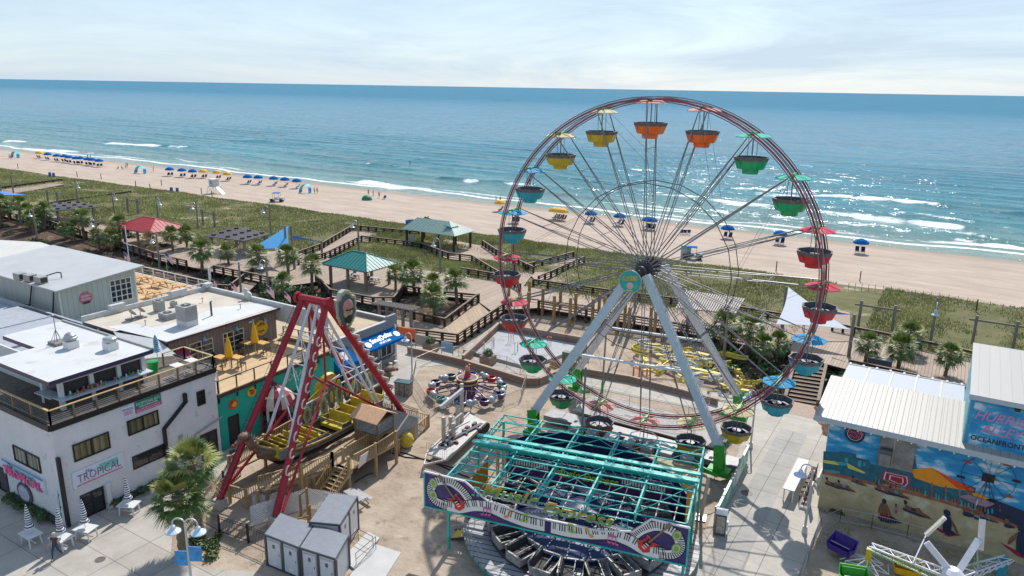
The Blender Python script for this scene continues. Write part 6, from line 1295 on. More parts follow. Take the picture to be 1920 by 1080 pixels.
def fig(cx, cy, s, kind, m1=1):
    """painted sunbather silhouettes: kind 0 sitting back view, 1 lying, 2 leaning back, 3 standing"""
    P = []
    T = lambda pts: [(cx+x*s, cy+(y+x*.27)*s) for x, y in pts]
    if kind == 0: P = [([(-14,22),(16,14),(38,22),(10,30),(-8,30)],2),([(-7,-8),(7,-8),(8,8),(9,16),(-9,16),(-8,8)],0),([(-7,-7),(-12,4),(-13,14),(-10,14),(-8,4)],0),([(7,-7),(12,4),(15,15),(12,15),(8,4)],0),([(-9,14),(9,14),(12,22),(-11,22)], m1),([(-4,-17),(0,-19),(4,-17),(5,-12),(2,-8),(-3,-8),(-5,-12)],2)]
    if kind == 1: P = [([(-22,4),(24,8),(42,12),(14,14),(-20,10)],2),([(-18,-5),(-8,-2),(4,0),(4,8),(-16,6)],0),([(2,0),(14,-4),(20,4),(34,8),(38,12),(20,10),(4,7)],0),([(-20,-11),(-15,-13),(-11,-9),(-14,-4),(-19,-5)],2),([(-4,-1),(6,0),(5,6),(-4,6)], m1)]
    if kind == 2: P = [([(-34,16),(0,24),(30,22),(4,32),(-8,30)],3),([(-5,-8),(8,-8),(10,10),(8,24),(-8,24),(-8,8)], m1),([(-6,-6),(-18,6),(-22,16),(-18,16),(-8,4)],0),([(8,-6),(18,8),(24,22),(20,22),(10,6)],0),([(-6,-18),(0,-21),(7,-18),(8,-10),(2,-7),(-5,-10)],2),([(-8,20),(12,18),(20,24),(0,29)],2)]
    if kind == 3: P = [([(-3,-4),(3,-4),(4,8),(2,18),(-2,18),(-4,8)],0),([(-3,-10),(0,-12),(3,-10),(3,-6),(-3,-6)],2),([(-4,0),(4,0),(4,8),(-4,8)], m1)]
    paint([(T(p), i) for p, i in P], 'painted_sunbather',[BRN, m1m[m1 % 4], DK, RD2][:1]+[m1m[m1 % 4], DK, RD2])
m1m = [TQ, DK, PKP, RD2]
for i,(x, y, s, k, m1) in enumerate(((1560,905,.62,1,1),(1582,910,.6,1,0),(1607,901,.5,1,1),(1655,915,.7,1,2),(1680,921,.7,1,0),(1658,952,.9,0,3),(1680,952,.62,3,2),(1712,953,.9,1,1),(1775,975,.95,2,1),(1812,952,.55,0,1),(1832,958,.55,0,2),(1854,970,.5,1,0),(1875,950,.5,3,1),(1888,976,.45,0,1),(1915,1008,1.2,2,1))):
    # material indices inside each figure: 0 skin, 1 clothing, 2 towel or hair, 3 red towel
    def f(x=x, y=y, s=s, k=k, m1=m1):
        global m1m
        fig(x, y, s, k,1) if False else None
    old = m1m; m1m = [old[m1]]*4; fig(x, y, s, k,1); m1m = old
rng = random.Random(9)
paint([([(x, y),(x+3, y+.8),(x+3.4, y+10),(x-.5, y+9)], rng.randrange(3)) for x, y in [(1640+i*6.2+rng.random()*2,894+i*1.68+rng.random()*3) for i in range(36)]], 'painted_crowd',[BRN, TQ, TERR])
paint([([(1797,930),(1815,927),(1850,938),(1866,945),(1850,951),(1830,946)],0),([(1822,925),(1832,924),(1855,935),(1848,937),(1825,929)],1),([(1832,938),(1834,938),(1829,955),(1827,955)],2)], 'parasol_mauve',[PKP, OR, WHT])
p = ony(1603,813, YM); b = MB(); b.tube((p.x, YM-.02, p.z),(p.x, YM-.1, p.z),.62,26,0); b.tube((p.x, YM-.1, p.z),(p.x, YM-.104, p.z),.46,26,1); b.tube((p.x, YM-.104, p.z),(p.x, YM-.108, p.z),.42,26,0); rb = b.build('round_sign',[mat('black navy disc',(.015,.015,.03),.5), mat('pale ring',(.5,.5,.5),.5)], H_)
childtext('HURRICANE',(p.x-.55, YM-.112, p.z+.02), XV, UZ, width=1.1, height=.2, par=rb, mats=PINK, depth=.01, shear=.2, name='lettering'); childtext('ALLEY',(p.x-.35, YM-.112, p.z-.25), XV, UZ, width=.7, height=.2, par=rb, mats=PINK, depth=.01, shear=.2, name='lettering')
# recess with metal doors
q0, q1 = ony(1654,812, YM), ony(1703,875, YM); b = MB(); zd = ony(1675,876, YM).z; b.box(q0.x-.02, q1.x+.25, YM-.17, YM-.1, zd,6.6,0); b.box(q0.x+.8, q0.x+.86, YM-.2, YM-.17, zd,6.55,1); b.box(q0.x+.1, q0.x+.75, YM-.5, YM-.18, zd+.1, zd+1.1,0); b.tube((q0.x+.05, YM-.35, zd+1.1),(q0.x+.8, YM-.35, zd+1.1),.2,12,2); b.build('metal_doors',[mat('brushed grey metal',(.2,.21,.22),.35,.5, var=.35, vscale=1.5), M['acgrey'], M['greydark']], H_)
tp = ony(1845,795, YM-.08);
o1 = ony(1840,786, YM-.08);
PKL = mat('pink outlined letters',(.5,.22,.4),.5)
childtext('HURRICANE',(2.62, YM-.08,8.85), XV, UZ, width=4.3, height=.62, par=H_, mats=PKL, depth=.02, shear=.35, bold=.012, name='lettering'); childtext("ALLEY'S",(3.0, YM-.08,8.05), XV, UZ, width=2.7, height=.62, par=H_, mats=PKL, depth=.02, shear=.35, bold=.012, name='lettering')
childtext('OCEANFRONT DINING',(2.62, YM-.08,7.45), XV, UZ, width=4.4, height=.34, par=H_, mats=M['black'], depth=.02, bold=.015, name='lettering')
b = MB(); b.box(4.5,4.8, YM-.45, YM-.1,9.95,10.1); b.build('floodlight', M['black'], H_)
b = MB()
for i in range(5): b.sph((2.9+i*1.2,50.0,10.1),.05,(1,1,1),6)
# side fence by the path
wf = thing('pale_screen', 'pale cream screen and white posts along the side wall by the walkway', 'screen',(-5.9,54,0)); b = MB(); b.box(-5.95,-5.85,49.8,50.5,0,1.9); b.box(-5.95,-5.85,53,58,0,.0+1.0); b.build('panel', M['whitedirty'], wf)
# counter table with bar stools along the walkway
bt = at(1505,850,1.0); x0, y0 = -6.55,50.2
t = thing('long_bar_table', 'long white high table beside the walkway with dark stools tucked in', 'table',(-7.2,52.5,0)); b = MB(); b.box(-7.75,-6.95,49.9,55.2,1.0,1.06); b.build('tabletop', M['whitedirty'], t)
for y in (50.1,52.5,55.0):
    for x in (-7.65,-7.05): b = MB(); b.box(x-.04, x+.04, y-.04, y+.04,.03,1.0); b.build('leg', M['white'], t)
for k in range(7):
    s = thing('slat_stool', 'dark slatted bar stool on the wall side of the long white table', 'stool',(-6.45,50.3+k*.75,.034),0, 'slatted stools at the long table'); local(s); b = MB()
    for j in range(4): b.box(-.2,.2,-.2+j*.11,-.12+j*.11,.7,.74)
    b.build('seat', M['midwood'] if k % 2 else M['darkwood'], s); b = MB()
    for j in range(3): b.box(.18,.21,-.2,.2,.8+j*.13,.88+j*.13)
    b.build('backrest', M['darkwood'], s)
    for sx2, sy in ((-.17,-.17),(.17,-.17),(-.17,.17),(.17,.17)): b = MB(); b.bar((sx2, sy,0),(sx2, sy,.7),.04); b.build('leg', M['black'], s)
# crowd barriers
def barrier(t, p, q, m, nb=None):
    p, q = Vector(p), Vector(q); L = (q-p).length; nb = nb or int(L/.14); b = MB(); b.tube(p+UZ*1.05, q+UZ*1.05,.022,5); b.tube(p+UZ*.15, q+UZ*.15,.018,5); b.tube(p, p+UZ*1.05,.022,5); b.tube(q, q+UZ*1.05,.022,5)
    for i in range(1, nb): c = p.lerp(q, i/nb); b.tube(c+UZ*.15, c+UZ*1.05,.009,3, cap=False)
    b.build('barrier_panel', m, t)
t = thing('steel_barrier_fence', 'grey steel crowd barriers fencing the lot below the painted mural wall', 'fence',(-4.5,48,0))
pts = [(-4.7,41.0),(-4.75,43.2),(-4.8,45.4),(-4.75,47.5),(-3.8,49.3),(-1.9,49.7),(.2,49.75),(2.2,49.7)]
for i in range(len(pts)-1): barrier(t, pts[i]+(0.03,), pts[i+1]+(0.03,), M['galv'])
# spider-type child ride bottom right
rd = thing('lighted_arm_ride', 'ride with white lighted lattice arms and bright tubs in the lot under the mural', 'fairground ride',(2,46,0))
WT = mat('white lattice steel',(.72,.72,.74),.4, var=.06); LEDY = mat('lime yellow lamp',(.5,.65,.06),.3); LEDG = mat('green lamp',(.02,.5,.2),.3)
hub2 = at(1785,1078,2.2)
def latarm(p, q, w, lights, seed=0):
    p, q = Vector(p), Vector(q); b = MB(); d = (q-p).normalized(); s_ = d.cross(UZ).normalized()*w/2
    for sg_ in (-1,1):
        b.tube(p+s_*sg_, q+s_*sg_*.6,.055,6); b.tube(p+s_*sg_*.8-UZ*.55, q+s_*sg_*.5-UZ*.2,.05,6)
    n_ = 9
    for i in range(n_):
        a, c = i/n_,(i+1)/n_; k = 1-.4*a; b.tube(p.lerp(q, a)+s_*k, p.lerp(q, c)-s_*k,.03,5) if i % 2 else b.tube(p.lerp(q, a)-s_*k, p.lerp(q, c)+s_*k,.03,5); b.tube(p.lerp(q, a)+s_, p.lerp(q, a)+s_-UZ*(.5-.35*a),.025,4); b.tube(p.lerp(q, a)+s_-UZ*(.5-.35*a), p.lerp(q, c)+s_,.025,4)
    o = b.build('arm', WT, rd); b = MB()
    if lights:
        for i in range(40):
            for j in range(3):
                c = p.lerp(q, i/40); b.sph((c+ -s_*1.15-UZ*(.08+j*.16*(1-i/60)))[:],.035,(1,1,1),5,(i*3+j) % 2)
        b.build('lamps',[LEDY, LEDG], o)
A1 = at(1632,1022,2.0); latarm(hub2, A1,.8,1); A2 = at(1890,1045,1.4); latarm(hub2, A2,.7,1); A3 = at(1745,985,4.0);
b = MB(); b.bar(at(1712,1055,2.2), at(1738,1000,3.2),.06,.06,0); b.bar(at(1736,1003,3.1), at(1772,970,4.4),.24,.16,0); o = b.build('ram_arm', WT, rd)
b = MB(); P0, P1 = at(1736,1001,3.2), at(1771,969,4.5)
for i in range(14):
    for s_ in (-.09,.09): c = P0.lerp(P1, i/14)+Vector((s_,-.1,.04)); b.sph(c[:],.035,(1,1,1),5, i % 2)
b.build('lamps',[LEDY, mat('amber lamp',(.7,.5,.2),.3)], o)
for (qa, qb, w0) in (((1785,1075,2.3),(1737,1017,3.6),.55),((1795,1075,2.3),(1835,1012,3.8),.6),((1838,1030,3.0),(1842,975,5.0),.55)):
    P, Q = at(*qa), at(*qb); b = MB(); b.bar(P, Q, w0*.3, w0*.6,0, w2=w0*.6 if False else None, up=(1,0,0)); b.build('white_fin', mat('white fin panel',(.66,.66,.68),.45, var=.08), rd)
P, Q = at(1834,1075,1.6), at(1832,1008,3.4); b = MB(); b.bar(P, Q,.1,.5,0, up=(0,1,0)); o = b.build('light_panel', M['acgrey'], rd); b = MB()
for i in range(16):
    for j in range(3): c = P.lerp(Q,(i+.5)/16)+Vector((-.15+j*.15,-.1,0)); b.sph(c[:],.04,(1,1,1),5,(i+j) % 2)
b.build('lamps',[LEDY, LEDG], o)
b = MB(); b.tube((hub2.x, hub2.y,0),(hub2.x, hub2.y,2.4),.35,14,0); b.lathe((hub2.x, hub2.y,2.2),[(.5,0),(.55,.2),(.3,.4)],14,0); b.build('centre_column', WT, rd)
py_ = at(1633,1062,0); b = MB(); b.box(A1.x-.16, A1.x+.16, A1.y-.16, A1.y+.16,.8,1.75); b.build('yellow_post', M['yellow'], rd)
b = MB(); c0 = Vector((A1.x, A1.y,0.5))
for k in range(8):
    a = 2*PI*k/8; e = c0+Vector((1.2*math.cos(a),1.2*math.sin(a),-.05)); b.tube(c0+UZ*.6, e,.035,5); b.tube(c0, e,.03,5); a2 = a+PI/4; b.tube(e, c0+Vector((1.5*math.cos(a2),1.5*math.sin(a2),-.05)),.03,5)
b.build('spider_frame', WT, rd)
def ridetub(px, py, z, rz, c, col, lab):
    p = at(px, py, z); t = thing('ride_tub', lab, 'ride car',(p.x, p.y, z), rz, 'coloured tubs of the lighted arm ride'); local(t); t.scale = (.85,)*3; m_ = colmat(c, col,.3); b = MB()
    b.slab([(-.75,-.5,0),(.75,-.5,0),(.75,.5,0),(-.75,.5,0)],(0,0,.08),0)
    b.slab([(-.75,.45,0),(.75,.45,0),(.85,.6,.95),(-.85,.6,.95)],(0,.08,0),0); b.slab([(-.75,-.5,0),(.75,-.5,0),(.78,-.62,.5),(-.78,-.62,.5)],(0,-.06,0),0)
    for s_ in (-1,1): b.slab([(s_*.75,-.5,0),(s_*.75,.5,0),(s_*.85,.65,1.0),(s_*.95,.0,.55),(s_*.82,-.62,.6)],(s_*.06,0,0),0)
    b.build('shell', m_, t); b = MB(); b.box(-.7,.7,-.05,.4,.08,.35,0); b.slab([(-.7,.36,.3),(.7,.36,.3),(.74,.5,.85),(-.74,.5,.85)],(0,-.06,0),0); b.build('seat', mat(c+' seat', tuple(v*.6 for v in col),.5), t)
    b = MB(); b.tube((-.7,-.3,.6),(.7,-.3,.6),.03,6); b.build('lap_bar', M['galv'], t)
ridetub(1577,1032,.5,-.35, 'violet tub',(.07,.03,.28), 'purple two seat ride tub at the left end of the lattice spider'); ridetub(1700,1072,.4,.1, 'golden tub',(.72,.42,.01), 'yellow ride tub at the bottom of the photo below the lighted arm'); ridetub(1600,1092,.3,.3, 'bright green tub',(.05,.42,.03), 'green ride tub at the bottom edge left of the spider frame')
b = MB(); P = at(1880,1060,.8); b.box(P.x-.25, P.x+.25, P.y-.25, P.y+.25,0,1.3); b.build('teal_post', TQ, rd)
# ================================================================ boardwalk, rails, shelters
def deck(pts, z, name='boardwalk', m=None, th=.22, zpts=None):
    w = [at(x, y, z) for x, y in pts]; b = MB(); b.prism([(p.x, p.y) for p in w], z-th, z,1,0); return tag(b.build(name,[m or M['plank'], M['darkwood']]), kind='structure')
deck([(-90,386),(20,408),(95,424),(200,455),(300,488),(430,516),(505,532),(545,535),(600,528),(622,535),(620,556),(700,571),(738,571),(755,548),(800,550),(898,566),(920,582),(1010,577),(1130,597),(1250,617),(1400,647),(1480,660),(1495,668),(1590,693),(1700,717),(1830,752),(1960,790),(1990,720),(1800,672),(1600,630),(1480,605),(1350,585),(1170,562),(1000,538),(965,535),(935,528),(860,515),(770,503),(640,490),(600,480),(530,470),(480,472),(330,450),(60,396),(-90,360)],1.3)
deck([(545,492),(600,470),(662,432),(720,437),(790,447),(790,440),(905,461),(930,478),(955,490),(1000,512),(975,545),(935,530),(920,510),(885,490),(840,485),(790,466),(678,452),(610,485),(575,500)],1.34)
deck([(985,508),(1075,483),(1095,492),(1010,530)],1.36)
deck([(1470,610),(1490,590),(1560,560),(1592,565),(1596,640),(1465,640)],1.36, m=M['planky'])
deck([(0,356),(116,340),(120,346),(0,368)],1.3, m=M['planky']); deck([(80,385),(240,361),(245,366),(90,394)],1.3, m=M['planky'])
# ramp from the deck down to the plaza, with a lower landing
r0 = [at(899,556,1.3), at(958,540,1.3)]; r1 = [at(833,612,.55), at(852,646,.45)]
b = MB(); b.slab([at(897,560,1.29), at(955,575,1.29), at(858,642,.5), at(834,612,.5)],(0,0,-.15),0); tag(b.build('ramp', bandmat('warm ramp planks',(.45,.33,.22),(.16,.11,.07),4.5, 'XY',.88,.8,.06,.2)), kind='structure')
deck([(690,595),(740,592),(834,612),(858,642),(745,628),(690,610)],.5, m=M['planky'])
deck([(400,545),(432,548),(475,512),(495,520),(450,560),(400,562)],1.0, m=M['planky'])
RAILM = [M['darkwood'], M['midwood']]
def railing(label, pts, h=1.0, sp=2.0, nr=2, group='boardwalk railings', top=1):
    pts = [Vector(p) for p in pts]; t = thing('boardwalk_railing', label, 'railing', tuple(pts[0]),0, group)
    b = MB()
    for i in range(len(pts)-1):
        p, q = pts[i], pts[i+1]; b.bar(p+UZ*h, q+UZ*h,.2,.07, top); b.bar(p+UZ*(h-.12), q+UZ*(h-.12),.06,.2,0)
        for k in range(nr): zz = .25+k*(h-.3)/max(1, nr); b.bar(p+UZ*zz, q+UZ*zz,.05,.13 if nr < 3 else .05,0)
    b.build('rail', RAILM, t)
    for i in range(len(pts)-1):
        p, q = pts[i], pts[i+1]; n_ = max(1, round((q-p).length/sp))
        for k in range(n_+(i == len(pts)-2)):
            c = p.lerp(q, k/n_); g_ = hgt(c.x, c.y); b = MB(); b.box(c.x-.13, c.x+.13, c.y-.13, c.y+.13, g_-.3, c.z+h-.03); b.build('post', M['darkwood'], t)
def px(pts, z): return [tuple(at(x, y, z)) for x, y in pts]
railing('dark boardwalk railing at the far left behind the palms', px([(-60,391),(20,408),(95,424),(200,455)],1.3), sp=2.6)
railing('dark boardwalk railing below the red roofed shelter', px([(205,456),(300,488),(350,500)],1.3), sp=2.4)
railing('dark boardwalk railing below the slatted pergola and blue shade sail', px([(402,510),(437,517),(507,532)],1.3))
railing('dark railing wrapping the teal roofed shelter', px([(593,528),(620,556),(700,571),(738,571),(757,548)],1.3), sp=1.6)
railing('dark railing behind the palms between shelter and ramp', px([(762,549),(834,560),(897,566)],1.3))
railing('brown rail along the far side of the boardwalk left of the wheel', px([(860,513),(935,526)],1.3))
railing('inner railing of the plank ramp, beside the palm bed',[tuple(at(897,564,1.3)), tuple(at(834,612,.5)), tuple(at(740,590,.5)), tuple(at(690,584,.5))], nr=3, sp=1.7)
railing('outer railing of the plank ramp, nearest the concrete slab',[tuple(at(955,575,1.3)), tuple(at(858,642,.5)), tuple(at(745,628,.5)), tuple(at(690,612,.5))], nr=2, sp=1.7)
railing('long rising railing toward the beach pavilion, inland side', px([(560,496),(610,485),(678,452),(790,466)],1.34), sp=1.9)
railing('long railing toward the beach pavilion, beach side', px([(545,488),(600,468),(662,431),(720,437),(785,444)],1.34), sp=1.9)
railing('railing under the grey green beach pavilion', px([(790,466),(840,485),(885,490),(920,512),(975,545)],1.34), sp=1.8)
railing('short railing right of the beach pavilion', px([(905,461),(930,478),(955,490),(1000,512)],1.34), sp=1.8)
railing('railing of the spur walk toward the sand, left of the wheel hub', px([(985,507),(1075,483)],1.36), sp=1.9)
railing('railing of the spur walk, nearer side behind the wheel spokes', px([(1010,530),(1095,492)],1.36), sp=1.9)
railing('near boardwalk railing behind the lower half of the wheel', px([(1010,577),(1130,597),(1250,617),(1400,647),(1480,660)],1.3), sp=2.0)
railing('far boardwalk railing behind the wheel spokes', px([(1000,536),(1170,560),(1350,583),(1470,603)],1.3), sp=2.2)
railing('near boardwalk railing right of the stairs behind the metal roofs', px([(1592,692),(1700,716),(1830,750),(1950,786)],1.3), sp=2.1, nr=3)
railing('far boardwalk railing on the right against the dune grass', px([(1600,628),(1690,646),(1800,670),(1960,712)],1.3), sp=2.1, nr=3)
railing('short cross railing above the stair head near the white sail', px([(1560,620),(1600,628)],1.3), sp=1.2, nr=3)
railing('low weathered rail of the plank walk at the far left', px([(-10,356),(116,339)],1.3), h=.5, sp=3, nr=1, top=0)
railing('low weathered rail of the plank walk ending in the left dunes', px([(75,386),(245,362)],1.3), h=.5, sp=3, nr=1, top=0)
railing('timber rail of the small ramp behind the tan roof', px([(378,545),(431,548),(474,514)],1.0), sp=1.5, nr=3)
# wide stairs right of the wheel
st = thing('wide_stairs', 'wide dark timber stairs with pale nosings climbing to the boardwalk right of the wheel', 'stairs',(-10.6,72,0))
TL, TR, BL, BR_ = at(1490,682,1.3), at(1548,690,1.3), at(1472,750,0), at(1533,760,0); n_ = 10
b = MB()
for i in range(n_):
    t0, t1 = i/n_,(i+1)/n_; A0, B0 = BL.lerp(TL, t0), BR_.lerp(TR, t0); A1_, B1 = BL.lerp(TL, t1), BR_.lerp(TR, t1); z = 1.3*(i+1)/n_
    b.add([(A0.x, A0.y, z),(B0.x, B0.y, z),(B1.x, B1.y, z),(A1_.x, A1_.y, z)],[(0,1,2,3)],0); b.add([(A0.x, A0.y, z-.13),(B0.x, B0.y, z-.13),(B0.x, B0.y, z),(A0.x, A0.y, z)],[(0,1,2,3)],1); b.bar((A0.x, A0.y, z+.01),(B0.x, B0.y, z+.01),.09,.04,2)
b.build('treads',[M['darkwood'], M['darkwood'], M['newwood']], st)
for P, Q in ((BL, TL),(BR_, TR)): b = MB(); b.bar((P.x, P.y,.3),(Q.x, Q.y,1.6),.3,.5,0); b.build('stringer', M['midwood'], st)
b = MB(); b.box(BL.x-.6, BR_.x+.2, BL.y-3, BL.y,0,.045); tag(b.build('stair_landing', mat('reddish concrete landing',(.36,.26,.19),.8, var=.15)), kind='structure')
# standing seam roofs
def hip(b, X0, X1, Y0, Y1, z0, z1, inset, m0=0, mr=1, n_=14):
    ym = (Y0+Y1)/2; A, B_, C, D = (X0, Y0, z0),(X1, Y0, z0),(X1, Y1, z0),(X0, Y1, z0); E, F = (X0+inset, ym, z1),(X1-inset, ym, z1)
    for q in ((A, B_, F, E),(C, D, E, F),(B_, C, F),(D, A, E)): b.slab(q,(0,0,-.07), m0)
    for i in range(n_+1):
        x = X0+(X1-X0)*i/n_; t = min(1,(x-X0)/inset,(X1-x)/inset);
        for y0 in (Y0, Y1): b.bar((x, y0, z0+.03),(x, y0+(ym-y0)*t, z0+(z1-z0)*t+.03),.05,.05, mr)
    m_ = max(3, int(n_*(Y1-Y0)/(X1-X0)))
    for i in range(1, m_):
        y = Y0+(Y1-Y0)*i/m_; t = min((y-Y0),(Y1-y))/((Y1-Y0)/2)
        b.bar((X1, y, z0+.03),(X1-inset*t, y, z0+(z1-z0)*t+.03),.05,.05, mr); b.bar((X0, y, z0+.03),(X0+inset*t, y, z0+(z1-z0)*t+.03),.05,.05, mr)
    for p, q in ((A, E),(D, E),(B_, F),(C, F),(E, F)): b.bar(Vector(p)+UZ*.05, Vector(q)+UZ*.05,.12,.08, mr)
def shelter(name, label, X0, X1, Y0, Y1, zf, z0, z1, inset, mats, posts, n_=14, gables=False):
    t = thing(name, label, 'shelter',((X0+X1)/2,(Y0+Y1)/2, zf)); b = MB(); hip(b, X0, X1, Y0, Y1, z0, z1, inset, n_=n_); b.build('roof', mats, t)
    for x in posts[0]:
        for y in posts[1]: b = MB(); b.box(x-.16, x+.16, y-.16, y+.16, hgt(x, y)-.2, z0); b.build('post', M['midwood'], t)
    b = MB()
    for i in range(n_*2): x = X0+.2+(X1-X0-.4)*i/(n_*2-1); b.bar((x, Y0-.12, z0-.12),(x, Y0+.5, z0-.08),.06,.12)
    for i in range(n_): y = Y0+.2+(Y1-Y0-.4)*i/(n_-1); b.bar((X1+.12, y, z0-.12),(X1-.5, y, z0-.08),.06,.12)
    b.box(X0+.4, X1-.4, Y0+.45, Y0+.6, z0-.3, z0-.1); b.box(X0+.4, X1-.4, Y1-.6, Y1-.45, z0-.3, z0-.1); b.build('rafter', M['greywood'], t); return t
Z_ = 4.3
q = [at(610,490, Z_), at(700,507, Z_), at(740,490, Z_)]
shelter('boardwalk_shelter', 'teal metal hip roofed shelter beside the palms on the boardwalk',-73.6,-65.2,70.5,76.8,1.3, Z_,5.9,2.9,[M['tealroof'], M['tealrib']],((-72.6,-69.4,-66.2),(71.3,76.0)))
shelter('red_shelter', 'red metal hip roofed shelter on the left part of the boardwalk',-121.5,-111.5,70.0,77.0,1.3,4.2,5.8,3.2,[M['redroof'], M['redrib']],((-120.3,-116.5,-112.7),(71,76.2)), n_=15)
# beach pavilion: crossed gables, grey green
bp = thing('beach_pavilion', 'grey green metal gabled pavilion with small dormer on the walkway to the beach', 'pavilion',(-74,101,1.3))
e0, e1, e2, e3 = at(787,431,4.3), at(870,445,4.3), at(909,437,4.3), at(826,424,4.3)
X0, X1, Y0, Y1 = -81.5,-70.3,97.2,103.2; zz0, zz1 = 4.2,5.9; ym = 100.2
b = MB(); b.slab([(X0, Y0, zz0),(X1, Y0, zz0),(X1-3.2, ym, zz1),(X0+1.2, ym, zz1)],(0,0,-.07),0); b.slab([(X1, Y0, zz0),(X1, Y1, zz0),(X1-3.2, ym, zz1)],(0,0,-.07),0); b.slab([(X0, Y1, zz0),(X1, Y1, zz0),(X1-3.2, ym, zz1),(X0+1.2, ym, zz1)],(0,0,-.07),0)
b.slab([(X0, Y0, zz0-.02),(X0, Y1, zz0-.02),(X0+1.2, ym, zz1-.02)],(.05,0,0),1)
for i in range(17): x = X0+(X1-X0)*i/16; t = min(1,(X1-x)/3.2); b.bar((x, Y0, zz0+.03),(x+(1.2*(1-i/16) if i < 8 else 0), Y0+(ym-Y0)*t, zz0+(zz1-zz0)*t+.03),.05,.05,3)
for i in range(1,11): y = Y0+(Y1-Y0)*i/11; t = min(y-Y0, Y1-y)/3.0; b.bar((X1, y, zz0+.03),(X1-3.2*t, y, zz0+(zz1-zz0)*t+.03),.05,.05,3)
b.slab([(-73.4,99.9,6.0),(-72.0,98.6,5.2),(-71.9,100.8,5.2)],(0,0,.06),2); b.slab([(-73.4,99.9,6.0),(-72.0,98.6,5.2),(-73.6,98.6,5.5)],(0,0,.06),2); b.slab([(-80.5,102.4,5.7),(-79,103.6,4.9),(-82,103.6,4.9)],(0,0,.06),2)
b.build('roof',[M['greyroof'], mat('grey gable boards',(.24,.27,.27),.7), M['tealroof'], mat('pale roof rib',(.55,.62,.58),.3,.3)], bp)
for x in (-80.9,-77.5,-74.0,-70.9):
    for y in (97.8,102.6): b = MB(); b.box(x-.15, x+.15, y-.15, y+.15, hgt(x, y)-.2, zz0); b.build('post', M['darkwood'], bp)
b = MB(); b.box(-80.6,-79.2,97.75,97.85,1.9,3.3); b.build('notice_board', M['acgrey'], bp)
# pergolas and slatted shades
def pergola(label, cs, z, posts, m, n_=14, lid=True):
    w = [at(x, y, z) for x, y in cs]; cx = sum(p.x for p in w)/4; cy = sum(p.y for p in w)/4; t = thing('pergola', label, 'pergola',(cx, cy,1.3)); b = MB()
    for i in range(n_+1): b.bar(w[0].lerp(w[3], i/n_), w[1].lerp(w[2], i/n_),.16,.12)
    for k in (.15,.5,.85): b.bar(w[0].lerp(w[1], k)-UZ*.16, w[3].lerp(w[2], k)-UZ*.16,.14,.22)
    b.build('slats', m, t)
    if lid:
        b = MB()
        for i in range(4):
            for k in (.15,.5,.85): c = w[0].lerp(w[3],(i+.5)/4).lerp(w[1].lerp(w[2],(i+.5)/4), k); b.box(c.x-.25, c.x+.25, c.y-.25, c.y+.25, c.z+.05, c.z+.3)
        b.build('block', M['darkwood'], t)
    for u in posts:
        c = w[0].lerp(w[1], u[0]).lerp(w[3].lerp(w[2], u[0]), u[1]); b = MB(); b.box(c.x-.16, c.x+.16, c.y-.16, c.y+.16, hgt(c.x, c.y)-.2, z-.1); b.build('post', M['greywood'], t)
P4 = ((.1,.1),(.9,.1),(.9,.9),(.1,.9))
pergola('grey slatted pergola roof beside the blue shade sail',[(382,443),(460,452),(508,439),(440,426)],4.0, P4, M['shade'],26); pergola('long grey slatted pergola among the palms at the far left',[(84,381),(100,396),(186,389),(150,379)],4.0, P4, M['shade'],26)
pergola('pale open slatted pergola visible through the wheel spokes',[(1268,578),(1288,545),(1395,560),(1378,588)],4.2,((.1,.2),(.1,.8),(.9,.2),(.9,.9)), mat('pale weathered slats',(.42,.37,.33),.8, var=.2),24, False)
tp_ = thing('timber_trellis', 'grey weathered timber trellis gate with rough log top in front of the palms', 'trellis',(-57.5,66,.5))
a0, a1 = at(712,607,.4), at(771,618,.4)
for k in range(5): c = a0.lerp(a1, k/4); b = MB(); b.box(c.x-.14, c.x+.14, c.y-.14, c.y+.14,.1,2.7); b.build('post', M['greywood'], tp_)
b = MB(); b.bar(a0+UZ*1.0, a1+UZ*1.0,.08,.1); b.bar(a0+UZ*1.7, a1+UZ*1.7,.08,.1); b.bar(a0+Vector((-.8,0,2.45)), a1+Vector((.8,0,2.45)),.15,.2)
for k in range(18): c = a0.lerp(a1,-.12+1.24*k/17)+UZ*2.6; b.bar(c+Vector((0,-.7,0)), c+Vector((.1,.9,.02)),.12,.12)
b.build('beams', M['greywood'], tp_)
# shade sails
def sail(label, tri, m, masts):
    P = [Vector(p) for p in tri]; t = thing('shade_sail', label, 'shade sail', tuple(sum(P, Vector())/3)); b = MB(); N_ = 10; c = sum(P, Vector())/3; V_ = {}; vs = []; fs = []
    for i in range(N_+1):
        for j in range(N_+1-i):
            u, v = i/N_, j/N_; w = 1-u-v; p = P[0]*w+P[1]*u+P[2]*v; k = 4*(u*v*(1-w)+v*w*(1-u)+u*w*(1-v)) if False else 0
            edge = max(u*v, v*w, u*w)*4*(1-3*min(u, v, w)); p = p.lerp(c,.1*edge); V_[(i, j)] = len(vs); vs.append(p)
    for i in range(N_):
        for j in range(N_-i):
            fs.append((V_[(i, j)], V_[(i+1, j)], V_[(i, j+1)]))
            if i+j < N_-1: fs.append((V_[(i+1, j)], V_[(i+1, j+1)], V_[(i, j+1)]))
    n0 = len(vs); b.add(vs+[p-UZ*.03 for p in vs], fs+[(c_+n0, b_+n0, a_+n0) for a_, b_, c_ in fs]); b.build('canopy', m, t, True)
    for (x, y, z) in masts: b = MB(); b.tube((x, y, hgt(x, y)-.2),(x, y, z),.2,10,0,.16); b.build('mast', M['greywood'], t)
